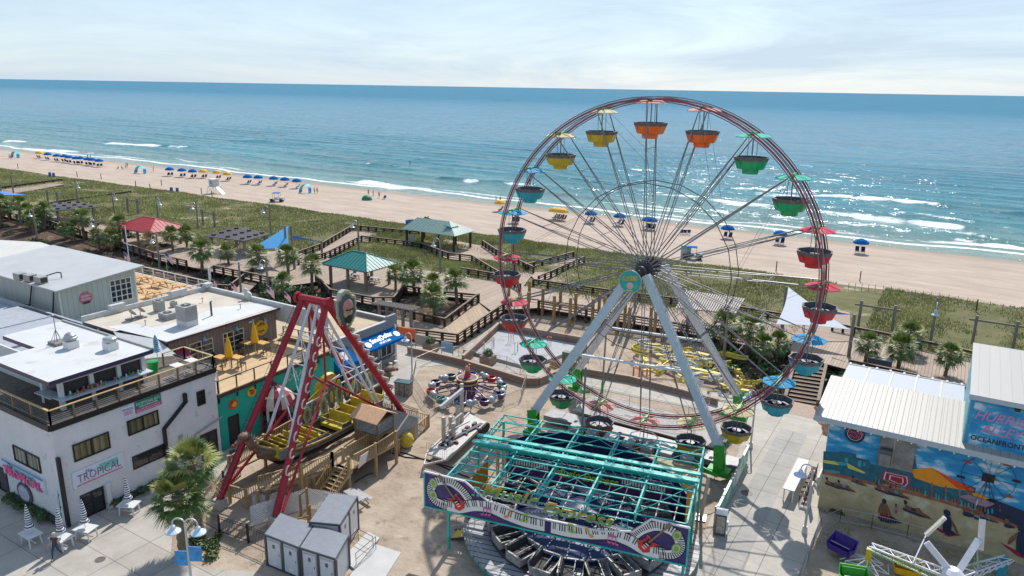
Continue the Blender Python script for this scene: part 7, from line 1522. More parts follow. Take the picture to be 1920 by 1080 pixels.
s0 = [at(466,468,3.6), at(541,422,6.8), at(544,467,4.2)]; sail('pale blue triangular shade sail tied to tall timber masts', s0, M['skyfab'],[(s0[1].x+.5, s0[1].y,6.8),(s0[2].x+.9, s0[2].y-.2,4.6),(s0[1].x+1.6, s0[1].y-2.2,7.2)])
s1 = [at(545,440,5.2), at(600,453,4.0), at(546,448,4.4)]; sail('small bright blue shade sail right of the large pale blue one', s1, mat('bright blue shade cloth',(.05,.25,.75),.7),[(s1[1].x+.3, s1[1].y,4.2)])
s2 = [at(1478,538,6.2), at(1455,608,3.6), at(1594,618,3.6)]; sail('white peaked shade sail right of the wheel', s2, M['whitefab'],[(s2[0].x-.2, s2[0].y+.2,6.2), tuple(at(1588,690,0).xy)+(5.9,)])
s3 = [at(1560,582,5.4), at(1596,590,5.4), at(1560,589,5.0)]; sail('small bright blue sail tied to the tall grey mast by the stairs', s3, mat('bright blue shade cloth',(.05,.25,.75)),[])
s4 = [at(-40,352,5.5), at(52,366,4), at(-30,366,4.6)]; sail('blue shade sail at the left edge above the palms', s4, mat('bright blue shade cloth',(.05,.25,.75)),[tuple(at(27,372,1).xy)+(6.5,), tuple(at(5,378,1).xy)+(6,)])
# goose-neck lamps on timber poles
LB = mat('pale blue grey lamp metal',(.5,.56,.62),.35,.2)
def lampA():
    t = thing('boardwalk_lamp', 'x', 'lamp post'); local(t); b = MB(); b.tube((0,0,-.3),(0,0,5.6),.17,10,0,.13); b.build('timber_pole', M['greywood'], t)
    b = MB(); pts = [(-.12,0,3.9)]+[(-.75+.55*math.cos(a*PI/8)+.05,0,4.7+.55*math.sin(a*PI/8)) for a in range(0,9)]; b.path([(-.12,0,3.9),(-.15,0,4.7)]+pts[1:]+[(-1.25,0,4.55)],.045,6); b.build('goose_neck', LB, t)
    b = MB(); b.lathe((-1.25,0,3.95),[(.42,0),(.4,.06),(.2,.2),(.17,.5),(.08,.62)],14); b.build('lamp_shade', LB, t); return Proto(t)
LA = lampA()
for i,(x, y, lab) in enumerate(((70,448, 'behind the cream white roof at the far left'),(186,470, 'behind the pale sloping roof'),(300,505, 'beside the flag above the upper deck'),(504,560, 'behind the roof with small flags'),(147,385, 'among the left palms'),(216,410, 'in the dunes left of the red shelter'),(298,420, 'just behind the red shelter'),(372,432, 'between red shelter and slatted pergola'),(673,472, 'behind the teal shelter'),(826,512, 'right of the teal shelter in the dune grass'),(1743,650, 'in the dune grass at the right'),(508,440, 'left of the pale blue sail'))):
    p = gp(x, y); LA.put((p.x, p.y, p.z),[0,0,0,0,3,3,3,0,0,0,1.6,.4][i], 'timber lamp post with pale bell shade '+lab, 'bell lamps along the boardwalk')
def streetlamp(px_, py_, H_m, label, rz, dbl=False):
    p = gp(px_, py_); t = thing('street_lamp', label, 'lamp post',(p.x, p.y,.03), rz); local(t); SP = mat('light grey painted pole',(.5,.51,.52),.4,.2, var=.06); b = MB(); b.tube((0,0,0),(0,0,.5),.2,10,0,.14); b.tube((0,0,.5),(0,0, H_m),.085,8,0,.055); b.build('pole', SP, t)
    for s_ in ((-1,1) if dbl else (-1,)):
        b = MB(); b.path([(0,0, H_m)]+[(s_*(.35-.35*math.cos(a*PI/8)),0, H_m+.32*math.sin(a*PI/8)) for a in range(1,9)]+[(s_*.7,0, H_m-.12)],.04,6); a_ = b.build('goose_neck', SP, t)
        b = MB(); b.lathe((s_*.7,0, H_m-.52),[(.42,0),(.4,.04),(.16,.18),(.13,.34),(.05,.42)],14); b.build('lamp_shade', mat('pale blue enamel shade',(.5,.62,.74),.3), a_)
    return t
streetlamp(1407,840,4.6, 'slim grey street lamp standing on the walkway left edge beside the wheel',-.3); streetlamp(1508,1000,4.6, 'grey street lamp beside the long white bar table',.2); streetlamp(773,715,4.6, 'pale street lamp near the blue awning plaza',.1)
dl = streetlamp(363,1128,4.9, 'double headed street lamp with blue banner in front of the big palm',.5, True)
b = MB(); b.box(.08,.75,-.03,.03,2.6,3.5); b.box(-.75,-.08,-.03,.03,2.3,3.2); b.build('banner', mat('blue banner',(.04,.25,.55),.6, var=.3), dl)
# yellow posts with cross rails behind the wheel (unfinished timber structure)
pf = thing('post_structure', 'row of tall yellow treated posts with a few rails behind the wheel', 'timber frame',(-37,78,0))
for i,(x, y) in enumerate(((954,560),(990,600),(1017,592),(1038,608),(1050,590),(1068,612),(1078,603),(1110,614),(1122,604),(1132,610),(1157,628),(1170,620),(1178,632),(1218,632),(1226,640),(1242,640),(992,572))):
    p = gp(x, y); b = MB(); b.box(p.x-.15, p.x+.15, p.y-.15, p.y+.15,-.1, p.z+3.6); b.build('post', M['postwood'], pf)
b = MB();
for (xa, ya, xb, yb, z) in ((990,560,1110,575,1.6),(1038,570,1170,590,2.2),(1038,575,1242,605,1.2)): b.bar(at(xa, ya, z), at(xb, yb, z),.08,.18)
b.build('rail', M['midwood'], pf)
for i,(x, y, w) in enumerate(((1640,618,3.6),(1860,650,3.8),(100,385,4),(250,400,3.5),(392,425,3.5))):
    p = gp(x, y); t = thing('swing_frame',['grey timber goalpost swing frame in the right dune edge', 'grey timber goalpost swing frame at the far right edge', 'grey timber swing frame beside the left plank walk', 'grey timber swing frame left of the red shelter', 'grey timber swing frame right of the red shelter'][i], 'frame',(p.x, p.y, p.z),0, 'timber swing frames'); local(t)
    for s_ in (-w/2, w/2): b = MB(); b.box(s_-.15, s_+.15,-.15,.15,-.3,3.3); b.build('post', M['greywood'], t)
    b = MB(); b.box(-w/2-.7, w/2+.7,.15,.3,2.6,2.8); b.build('crossbeam', M['greywood'], t)
# bench tables on the deck, bins
for i,(x, y, z, lab) in enumerate(((662,523,1.3, 'grey picnic table under the teal roofed shelter'),(700,530,1.3, 'dark picnic table at the right end of the teal roofed shelter'),(765,520,1.3, 'small grey table on the boardwalk behind the palms'))):
    p = at(x, y, z); picnic(p.x, p.y, z,.1, M['acgrey'], lab, None)
p = gp(667,945); picnic(p.x, p.y,0,-.2, M['galv'], 'pale metal picnic table on the sand beside the ship ride steps', None)
p = gp(480,805); picnic(p.x, p.y,.03,1.4, M['acgrey'], 'grey picnic table on the paving beside the turquoise wall', None)
p = at(1648,690,1.3); b = MB(); b.box(p.x-1.1, p.x+1.1, p.y-.4, p.y+.4,1.3,2.3,0); b.box(p.x-1.15, p.x+1.15, p.y-.45, p.y+.45,2.3,2.36,1); tag(b.build('service_cabinet',[M['greydark'], M['whitedirty']]), 'low dark service cabinet with white lid on the right boardwalk', 'cabinet')
# ================================================================ palms
def fan(b, base, dirv, L, rng, nb=12, mi=0, spread=1.9, fold=.25, droop=.35, bw=.055):
    d = Vector(dirv).normalized(); side = d.cross(UZ)
    side = side.normalized() if side.length > .05 else Vector((1,0,0)); up = side.cross(d).normalized(); tip = base+d*L*.42; tip.z -= L*.04
    b.bar(base, tip,.03,.02,2)
    vs = []; fs = []
    for i in range(nb):
        a = (i/(nb-1)-.5)*spread*1.15; l_ = L*(.62-.13*abs(a))*rng.uniform(.9,1.08)
        e = (d*math.cos(a)+side*math.sin(a)+up*fold*(1-abs(a))*.6).normalized(); w = bw*L
        m = tip+e*l_*.55; t = tip+e*l_; t.z -= droop*L*rng.uniform(.5,1.2)*.45; m.z -= droop*L*.05
        s_ = (e.cross(up)).normalized()*w*.5; k = len(vs); vs += [tip, m+s_, m-s_, t]; fs += [(k, k+1, k+2),(k+1, k+3, k+2)]
    b.add(vs, fs, mi)
def make_palm(seed, H_m, nf=30, L=1.5, nb=12, rt=.17, bw=.055, kd=1):
    rng = random.Random(seed); t = thing('palm_tree', 'x', 'palm tree'); local(t); b = MB(); x = y = 0; prev = Vector((0,0,-.3)); r = rt*1.25
    lean = (rng.uniform(-.03,.03), rng.uniform(-.03,.03)); n_ = 14
    for i in range(n_):
        q = Vector((lean[0]*H_m*(i+1)/n_, lean[1]*H_m*(i+1)/n_, H_m*(i+1)/n_)); rr = rt*(1.15-.15*i/n_)*(1.12 if i % 2 else .92)*(1.35 if i > n_-3 else 1); b.tube(prev, q, r,9,0, rr, cap=(i == n_-1)); prev = q; r = rr
    b.build('trunk', M['trunk'], t); top = prev; b = MB()
    for i in range(nf):
        f = i/nf; az = i*2.399+rng.random()*.4; el = 1.35-f*2.05+rng.uniform(-.12,.12); d = Vector((math.cos(az)*math.cos(el), math.sin(az)*math.cos(el), math.sin(el)))
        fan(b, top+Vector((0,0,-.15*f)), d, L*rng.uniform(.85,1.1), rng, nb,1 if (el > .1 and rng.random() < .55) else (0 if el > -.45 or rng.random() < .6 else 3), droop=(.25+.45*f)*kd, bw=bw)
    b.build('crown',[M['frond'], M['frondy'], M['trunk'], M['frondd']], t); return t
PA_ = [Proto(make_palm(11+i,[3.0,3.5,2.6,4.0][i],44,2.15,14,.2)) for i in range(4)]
PPOS = [(585,545,3, 'tall palm left of the teal roofed shelter, right of a pair'),(541,520,1, 'palm just right of the blue shade sail base'),(532,560,0, 'palm above the green shrubs near the bell lamp'),(380,513,1, 'palm in the mulch below the slatted pergola'),(430,500,0, 'palm in front of the right end of the slatted pergola'),(487,512,2, 'small palm below the pale blue sail'),(325,476,3, 'palm immediately right of the red roofed shelter'),(352,470,0, 'bushy palm between red shelter and pergola'),(210,470,2, 'palm left of the red roofed shelter'),(187,468,0, 'palm second left of the red roofed shelter'),(226,460,1, 'tall palm touching the left end of the red roof'),(742,548,1, 'leftmost palm of the clump right of the teal shelter'),(778,553,0, 'second palm of the clump right of the teal shelter'),(812,560,2, 'middle palm of the clump behind the timber trellis'),(816,596,0, 'palm standing lowest in the bed beside the ramp'),(857,572,1, 'rightmost palm of the clump by the plank ramp'),(140,452,0, 'palm in the dense row left of the red shelter, third from right'),(158,448,1, 'palm in the dense row with its crown over the long pergola'),(122,448,2, 'short palm in the dense row'),(84,430,1, 'palm in the left row in front of the dark railing'),(78,424,0, 'palm behind the left row railing'),(54,426,1, 'palm in the far left row, fourth from the edge'),(38,420,3, 'tall palm in the far left row'),(18,412,0, 'palm near the left edge of the photo'),(2,414,1, 'palm cut by the left edge'),(-20,408,0, 'palm just beyond the left edge'),(63,436,2, 'short palm in front of the far left row'),
        (1620,690,1, 'palm right of the tall grey mast by the stairs'),(1683,697,0, 'palm behind the translucent patio panels'),(1700,665,2, 'small palm beyond the right boardwalk'),(1770,712,1, 'palm left of the painted tower'),(1398,670,1, 'palm behind the right side of the wheel, left one'),(1422,690,3, 'palm behind the right side of the wheel, middle one'),(1352,655,0, 'palm behind the wheel legs'),(1455,668,0, 'palm left of the wide stairs')]
for i,(x, y, k, lab) in enumerate(PPOS):
    p = gp(x, y); o = PA_[k].put((p.x, p.y, p.z), i*1.7, lab, 'palms along the boardwalk',(.93 if x < 1300 else .86)+.16*math.sin(i*2.7)); o.rotation_euler = (.07*math.sin(i*1.9),.07*math.cos(i*2.3), i*1.7)
# brown dead palm
M_ = M['frond'], M['frondy']; t = make_palm(50,2.6,34,1.9); p = gp(283,480); t.location = (p.x, p.y, p.z); t['label'] = 'brown dried palm in front of the red roofed shelter'
cr_ = [c for c in t.children if c.name.startswith('crown')][0]
for i in (0,1): cr_.data.materials[i] = M['frondd']
# big twin palm near the camera
p = gp(343,1036); bpm = make_palm(77,4.5,46,2.35,20,.27,.038,.8); bpm.location = (p.x, p.y,.0); bpm.rotation_euler = (0,0,.6); bpm.scale = (.88,)*3; bpm['label'] = 'large front palm with the lower crown beside the double street lamp'
bpm2 = make_palm(78,6.1,44,2.3,20,.26,.038,.8); p2 = gp(376,1008); bpm2.location = (p2.x, p2.y,0); bpm2.scale = (.88,)*3; bpm2['label'] = 'large front palm with the higher crown, just behind its twin'
# spiky agave-like plant by the blue awning
p = gp(728,705); t = thing('yucca_plant', 'spiky green yucca in a pot by the blue lettered awning', 'plant',(p.x, p.y,0.03)); local(t); b = MB(); b.lathe((0,0,0),[(.3,0),(.38,.5),(.34,.52),(.05,.45)],12); b.build('pot', M['whitedirty'], t)
b = MB(); rng = random.Random(2)
for i in range(46): a, e = rng.random()*6.3, rng.uniform(.1,1.4); d = Vector((math.cos(a)*math.cos(e), math.sin(a)*math.cos(e), math.sin(e))); s_ = d.cross(UZ).normalized()*.05; q = Vector((0,0,.5)); b.add([q-s_, q+s_, q+d*1.1],[(0,1,2)])
b.build('leaves', M['frond'], t)
# ================================================================ shrubs
def leafball(b, c, r, n_, rng, mi=0, sq=.7, ls=.16):
    for i in range(n_):
        a, e = rng.random()*6.283, math.asin(rng.uniform(-.3,1)); rr = r*rng.uniform(.55,1.08); d = Vector((math.cos(a)*math.cos(e), math.sin(a)*math.cos(e), math.sin(e)*sq)); p = Vector(c)+d*rr
        u = Vector((rng.uniform(-1,1), rng.uniform(-1,1), rng.uniform(-.4,1))).normalized()*ls*rng.uniform(.6,1.3); v = u.cross(d+Vector((.1,.2,.3))).normalized()*ls*.5; b.add([p-v, p+v, p+u],[(0,1,2)], mi if rng.random() < .8 else 1)
def make_shrub(seed, m0, m1, r, n_=260):
    rng = random.Random(seed); b = MB()
    for k in range(5): leafball(b,(rng.uniform(-.5,.5)*r, rng.uniform(-.5,.5)*r, rng.uniform(.0,.25)*r), r*rng.uniform(.45,.75), n_//5, rng, ls=.2*r+.04)
    o = b.build('shrub',[m0, m1]); return tag(o, 'x', 'shrub')
SHL = mat('yellow green shrub leaves',(.14,.17,.04),.6, var=.5, vscale=3)
SH = [Proto(make_shrub(21, M['leaf'], SHL,.9)), Proto(make_shrub(22, M['leaf'], M['frond'],1.3,420)), Proto(make_shrub(23, M['leafpurple'], M['leaf'],1.0)), Proto(make_shrub(24, SHL, M['leaf'],.6,160))]
rng = random.Random(12); ns = [0]
def scatter(n_, poly, kinds, lab, grp, smin=.6, smax=1.4):
    c = 0
    while c < n_:
        xs_ = [p[0] for p in poly]; ys_ = [p[1] for p in poly]; x, y = rng.uniform(min(xs_), max(xs_)), rng.uniform(min(ys_), max(ys_)); ins = False
        for i in range(len(poly)):
            (ax_, ay_),(bx_, by_) = poly[i], poly[(i+1) % len(poly)]
            if (ay_ > y) != (by_ > y) and x < (bx_-ax_)*(y-ay_)/(by_-ay_)+ax_: ins = not ins
        if not ins: continue
        p = gp(x, y); k = kinds[rng.randrange(len(kinds))]; SH[k].put((p.x, p.y, p.z-.05), rng.random()*6, lab, grp, rng.uniform(smin, smax)); c += 1
scatter(46,[(-10,420),(60,445),(200,478),(330,500),(470,530),(470,545),(330,540),(240,520),(150,470),(60,450),(-10,440)],[0,2,3,3], 'low shrub in the brown mulch bank left of the bell lamps', 'shrubs in the mulch bank')
scatter(30,[(480,535),(560,545),(600,575),(560,580),(500,560)],[1,1,0], 'dense green shrub under the palms above the flagged roof', 'dense green shrubs',.7,1.3)
scatter(26,[(600,550),(700,575),(720,600),(650,590),(590,570)],[1,2], 'dark shrub in the shade below the teal shelter', 'shaded shrubs',.6,1.1)
scatter(34,[(1275,650),(1400,660),(1470,680),(1462,740),(1420,745),(1330,700)],[2,2,1,0], 'purple brown shrub on the bank left of the wide stairs', 'shrubs beside the stairs',.6,1.2)
scatter(12,[(1550,700),(1600,705),(1590,760),(1555,740)],[1,0], 'green shrub right of the wide stairs', 'shrubs right of the stairs',.6,1.1)
scatter(44,[(-10,385),(200,430),(330,465),(300,470),(150,440),(-10,405)],[1,0], 'green shrub among the left palm row', 'shrubs under the palms',.8,1.5)
scatter(14,[(365,1000),(420,1000),(400,1045),(370,1050)],[3,0], 'leafy weed growing at the foot of the big palms', 'weeds by the palms',.4,.8)
for i in range(11):
    x, y = (-52.5+i*.9,20.55) if i < 6 else (-45.95,24.2+(i-6)*.95); SH[0].put((x, y,.3), i*1.3, 'dark green hedge shrub along the foot of the white stucco walls', 'hedge shrubs',.55)
scatter(16,[(1555,950),(1700,975),(1720,985),(1560,962)],[3,2], 'weed tuft along the base of the painted wall', 'weeds by the wall',.3,.6)
# planters
for i,(x, y) in enumerate(((808,658),(915,682))):
    p = gp(x, y); t = thing('planter_box',['square concrete planter with round bush left of the pool wall', 'square concrete planter with round bush in front of the white slab'][i], 'planter',(p.x, p.y,.03)); b = MB(); b.box(p.x-.65, p.x+.65, p.y-.65, p.y+.65,.03,.95); b.build('tub', mat('tan aggregate planter',(.3,.22,.16),.9, var=.15), t)
    b = MB(); leafball(b,(p.x, p.y,1.15),.5,420, random.Random(i), ls=.13, sq=1); b.build('bush',[M['leaf'], M['frond']], t)
# ================================================================ dune grass: far too many blades to count
def tufts(N_, xr, yr, name, h, keep=None, cols=None, w=.05, seed=1):
    r = np.random.RandomState(seed); u = r.rand(N_); X = xr[0]+(xr[1]-xr[0])*r.rand(N_); Y = yr[0]+(yr[1]-yr[0])*r.rand(N_); k = np.ones(N_, bool)
    dens = np.array([mn.noise((x*.09, y*.11,5))*.9+mn.noise((x*.35, y*.35,1))*.5 for x, y in zip(X, Y)]); k &= dens > -.5+.45*(r.rand(N_))
    if keep: k &= np.array([keep(x, y) for x, y in zip(X, Y)])
    X, Y, dens = X[k], Y[k], dens[k]; n_ = len(X); Z = np.array([hgt(x, y) for x, y in zip(X, Y)])-.05
    H = h*(.5+r.rand(n_)*.8)*(1+.4*dens); A = r.rand(n_)*6.283; W_ = w*(1+r.rand(n_)); V = np.zeros((n_,3,3)); cx, sx = np.cos(A), np.sin(A); LN = r.randn(n_,2)*.3
    V[:,0] = np.stack([X-cx*W_, Y-sx*W_, Z],1); V[:,1] = np.stack([X+cx*W_, Y+sx*W_, Z],1); V[:,2] = np.stack([X+LN[:,0]*H, Y+LN[:,1]*H, Z+H],1)
    me = bpy.data.meshes.new(name); me.vertices.add(3*n_); me.vertices.foreach_set('co', V.ravel()); me.loops.add(3*n_); me.loops.foreach_set('vertex_index', np.arange(3*n_, dtype=np.int32)); me.polygons.add(n_); me.polygons.foreach_set('loop_start', np.arange(0,3*n_,3, dtype=np.int32)); me.update(calc_edges=True)
    me.polygons.foreach_set('material_index', r.randint(0, len(cols), n_).astype(np.int32))
    for c in cols: me.materials.append(c)
    o = bpy.data.objects.new(name, me); COL.objects.link(o); tag(o, kind='stuff'); return o
G1 = mat('dune grass green',(.38,.39,.12),.75, var=.5, vscale=.12); G2 = mat('dune grass straw',(.48,.42,.22),.75, var=.4, vscale=.15); G3 = mat('dune grass dark',(.25,.26,.09),.75, var=.45, vscale=.15)
def nodeck(x, y):
    if y < 79.5 and x < -60: return False
    if -86 < x < -50 and 96 < y < 99: return False
    if -14 < x < -7.5 and y < 118: return False
    if x > -46 and y < 84.5: return False
    if -58 < x < -46 and y < 82.5: return False
    return True
tufts(150000,(-265,-60),(77,115.5), 'dune_grass',.32, nodeck,[G1, G1, G2, G3],.07,1); tufts(150000,(-90,42),(76,116), 'dune_grass',.34, nodeck,[G1, G1, G2, G3],.045,2)
tufts(5000,(-41,-33),(24.8,28.6), 'sparse_weeds',.12, lambda x, y: mn.noise((x*.8, y*.8,3)) > .15,[G1, G3],.02,4); tufts(6000,(-5,8),(45,50.4), 'sparse_weeds',.14, lambda x, y: mn.noise((x*.7, y*.7,3)) > .0,[G1, G3],.02,5)
# ================================================================ people (skinned figures)
def person_mesh(name, pose, shirt, pants, hair, skin=M['skin']):
    J = {}
    if pose == 'stand' or pose == 'walk':
        s = .18 if pose == 'walk' else .04
        J = dict(pel=(0,0,.95), ch=(0,.01,1.28), nk=(0,0,1.47), hd=(0,-.02,1.58), ht=(0,-.01,1.7), sl=(-.18,0,1.42), sr=(.18,0,1.42), el=(-.25,.05,1.13), er=(.25,.02,1.13), wl=(-.24,-.12-s,.92), wr=(.26,-.05+s,.9), hl=(-.24,-.17-s,.85), hr=(.26,-.08+s,.82), tl=(-.1,0,.9), tr=(.1,0,.9), kl=(-.1,-s,.5), kr=(.11, s*.7-.03,.5), al=(-.1,-s*1.3,.09), ar=(.11, s*2.0,.1), fl=(-.11,-s*1.3-.17,.04), fr=(.12, s*2.0-.16,.04))
    if pose == 'sit': J = dict(pel=(0,0,.42), ch=(0,.06,.74), nk=(0,.08,.93), hd=(0,.06,1.04), ht=(0,.07,1.16), sl=(-.18,.07,.88), sr=(.18,.07,.88), el=(-.24,-.05,.66), er=(.24,-.05,.66), wl=(-.2,-.25,.55), wr=(.2,-.25,.55), hl=(-.19,-.32,.54), hr=(.19,-.32,.54), tl=(-.1,-.05,.4), tr=(.1,-.05,.4), kl=(-.12,-.45,.5), kr=(.12,-.45,.48), al=(-.12,-.6,.1), ar=(.12,-.75,.12), fl=(-.12,-.75,.05), fr=(.12,-.9,.07))
    R0 = dict(pel=.15, ch=.15, nk=.055, hd=.09, ht=.07, sl=.065, sr=.065, el=.045, er=.045, wl=.032, wr=.032, hl=.03, hr=.03, tl=.095, tr=.095, kl=.062, kr=.062, al=.042, ar=.042, fl=.035, fr=.035)
    E_ = [('pel', 'ch'),('ch', 'nk'),('nk', 'hd'),('hd', 'ht'),('ch', 'sl'),('ch', 'sr'),('sl', 'el'),('sr', 'er'),('el', 'wl'),('er', 'wr'),('wl', 'hl'),('wr', 'hr'),('pel', 'tl'),('pel', 'tr'),('tl', 'kl'),('tr', 'kr'),('kl', 'al'),('kr', 'ar'),('al', 'fl'),('ar', 'fr')]
    ks = list(J); me = bpy.data.meshes.new(name); me.from_pydata([J[k] for k in ks],[(ks.index(a), ks.index(b_)) for a, b_ in E_],[]); o = bpy.data.objects.new(name, me); COL.objects.link(o)
    md = o.modifiers.new('s', 'SKIN'); sv = me.skin_vertices[0].data
    for i, k in enumerate(ks): sv[i].radius = (R0[k], R0[k]*(.75 if k in ('pel', 'ch') else 1)); sv[i].use_root = (k == 'pel')
    o.modifiers.new('u', 'SUBSURF').levels = 1; m2 = evalmesh(o); bpy.data.objects.remove(o)
    m2.materials.clear()
    for m_ in (skin, shirt, pants): m2.materials.append(m_)
    zc, zs = (J['pel'][2], J['nk'][2])
    for p in m2.polygons:
        c = p.center; mi = 0
        if zc-.02 < c.z < zs-.03 and (abs(c.x) < .25) and (c.z > zc+.3 or abs(c.x) < .19) and c.y > -.2: mi = 1
        elif pose != 'sit' and zc-.42 < c.z <= zc-.02 and abs(c.x) < .2: mi = 2
        elif pose == 'sit' and c.z < zc+.12 and c.y > -.5: mi = 2
        if pose == 'walk' and .1 < c.z <= zc-.02 and abs(c.x) < .2: mi = 2
        p.material_index = mi; p.use_smooth = True
    return m2, J
HAIR = {}
def make_person(pose, shirt, pants, hair, label):
    me, J = person_mesh('person', pose, colmat('clothing %s' % (shirt,), shirt,.8), colmat('clothing %s' % (pants,), pants,.8), hair); o = bpy.data.objects.new('person', me); COL.objects.link(o); tag(o, label, 'person'); INV[o.name] = Matrix.Identity(4)
    h = J['ht']; b = MB(); b.sph((h[0], h[1]+.025, h[2]-.045),.108,(.95,1,.9),8); b.build('hair', colmat('hair %s' % (hair,), hair,.8), o); return o
SKINT = M['skin']
pw = make_person('walk',(.05,.05,.06),(.03,.05,.12),(.6,.45,.22), 'person with blond hair in dark clothes walking past the striped umbrella tables'); p = gp(107,1047); pw.location = (p.x, p.y,.035); pw.rotation_euler = (0,0,.5)
f = MB()
for i in range(5): pass
PR = [Proto(make_person('stand',(.5,.5,.5),(.04,.06,.2),(.05,.03,.02), 'x')), Proto(make_person('stand',(.03,.08,.25),(.3,.03,.03),(.03,.02,.02), 'x')), Proto(make_person('sit',(.4,.1,.1),(.05,.05,.1),(.1,.06,.03), 'x')), Proto(make_person('stand',(.5,.28,.19),(.02,.02,.03),(.3,.2,.1), 'x'))]
BP = [(18,297,0, 'by the leftmost turquoise beach canopy'),(34,296,1, 'right of the leftmost turquoise beach canopy'),(42,280,3, 'wading at the far left surf edge'),(165,298,3, 'left of two walking near the water at the left'),(170,298,1, 'right of two walking near the water at the left'),(222,318,2, 'seated in the small beach group, left one'),(229,318,2, 'seated in the small beach group, right one'),(236,316,0, 'standing at the small beach group'),(239,314,3, 'standing right in the small beach group'),(288,322,1, 'in blue by the right end of the turquoise canopy'),(581,362,1, 'under the third turquoise canopy'),(590,363,0, 'bending right of the third turquoise canopy'),(595,363,3, 'outermost right of the third turquoise canopy'),(691,366,3, 'behind the green beach tent'),(700,368,1, 'standing right of the green beach tent'),(711,371,3, 'leaning by the towel right of the green tent'),(930,380,1, 'walking on the sand left of the wheel rim'),(938,380,3, 'in the pair left of the wheel rim'),(769,319,3, 'bathing beyond the surf'),
      (1612,528,1, 'x'),(1525,617,1, 'in dark clothes near the white shade sail'),(1506,618,0, 'left one near the white shade sail'),(691,536,1, 'sitting area under the teal shelter'),(1072,548,0, 'on the boardwalk behind the wheel, left'),(1083,552,0, 'on the boardwalk behind the wheel, right')]
for i,(x, y, k, lab) in enumerate(BP):
    if lab == 'x': continue
    p = gp(x, y)
    if p.y < 95: p = at(x, y,1.31)
    PR[k].put((p.x, p.y, p.z if lab[:7] != 'bathing' else -1.7), i*1.3, 'tiny person '+lab, 'people on the beach and boardwalk')
# ================================================================ beach things
def make_umb(c, name, chairs=True):
    t = thing('beach_umbrella_set', 'x', 'beach umbrella'); local(t); b = MB(); b.tube((0,0,-.2),(0,0,2.1),.03,5); b.build('pole', M['white'], t)
    b = MB(); b.lathe((0,0,1.5),[(1.12,0),(1.05,.22),(.75,.5),(.3,.68),(.02,.74)],8); b.lathe((0,0,1.48),[(1.12,0),(.7,.35),(.02,.6)],8,0, cap=False); b.build('canopy', c, t)
    for s_ in (-.4,.4): b = MB(); b.slab([(s_-.27,-.3,.3),(s_+.27,-.3,.3),(s_+.27,.25,.25),(s_-.27,.25,.25)],(0,0,.04),0); b.slab([(s_-.27,-.3,.3),(s_+.27,-.3,.3),(s_+.27,-.65,.95),(s_-.27,-.65,.95)],(0,.04,0),0); b.bar((s_-.25,.2,0),(s_-.25,-.3,.5),.04); b.bar((s_+.25,.2,0),(s_+.25,-.3,.5),.04); b.build('beach_chair', M['navy'] if c is M['bluefab'] else M['darkwood'], t)
    return Proto(t)
UB, UY = make_umb(M['bluefab'], 'b'), make_umb(M['yellowfab'], 'y')
UL = [(75,297,1),(91,300,0),(108,303,0),(122,304,0),(131,306,0),(144,308,0),(152,308,0),(166,310,0),(174,311,0),(187,313,0),(319,330,0),(342,332,0),(362,334,0),(382,334,1),(408,336,1),(427,339,1),(465,345,0),(485,346,0),(514,348,0),(535,350,0),(557,353,0),(937,396,1),(1039,411,1),(1046,412,1),(1054,413,1),(1107,418,0),(1161,423,0),(1214,430,0),(1220,431,0),(1363,447,0),(1461,458,0),(1612,475,0),(966,418,0)]
DS = {0: 'first from the left',10: 'first after the long gap by the turquoise canopy'}
for i,(x, y, k) in enumerate(UL):
    p = gp(x, y); nb_ = 'at the far left of the beach' if x < 200 else ('on the beach right of the second turquoise canopy' if x < 400 else ('on the beach near the white lifeguard stand' if x < 500 else ('on the beach left of the third turquoise canopy' if x < 600 else ('seen through the left half of the wheel' if x < 1180 else ('seen through the right half of the wheel' if x < 1500 else 'alone on the sand right of the wheel')))))
    (UY if k else UB).put((p.x, p.y, p.z), i*.1+.2,('yellow' if k else 'blue')+' beach umbrella over two chairs '+nb_,('yellow' if k else 'blue')+' beach umbrellas '+nb_,1.25)
TQF = mat('turquoise canopy cloth',(.02,.5,.58),.6, var=.1); TQB = mat('blue canopy stripe',(.02,.16,.55),.6)
for i,(x, y, w) in enumerate(((28,296,4.6),(263,325,4.8),(572,362,3.6))):
    p = gp(x, y); t = thing('beach_canopy',['leftmost', 'middle', 'rightmost'][i]+' turquoise arched beach canopy on the sand', 'beach canopy',(p.x, p.y, p.z),0, 'turquoise arched canopies'); local(t)
    b = MB(); n_ = 12
    for k in range(n_): a0, a1 = PI*k/n_, PI*(k+1)/n_; A_ = [(-w/2*math.cos(a), s_*.55+.5*math.sin(a),2.3*math.sin(a)**.8+.05) for a in (a0, a1) for s_ in (-1,1)]; b.slab([A_[0], A_[2], A_[3], A_[1]],(0,0,.03),1 if k % 5 == 0 else 0)
    b.build('cloth',[TQF, TQB], t); b = MB(); b.path([(-w/2*math.cos(PI*k/12),0,2.32*math.sin(PI*k/12)**.8) for k in range(13)],.03,4); b.build('pole', M['white'], t)
p = gp(688,375); b = MB(); b.sph((0,0,0),1.3,(1.1,1,1.0),10); o = b.build('beach_tent', mat('green tent fabric',(.02,.2,.1),.6, var=.3)); o.location = (p.x, p.y, p.z); tag(o, 'small dark green dome tent on the open sand', 'tent')
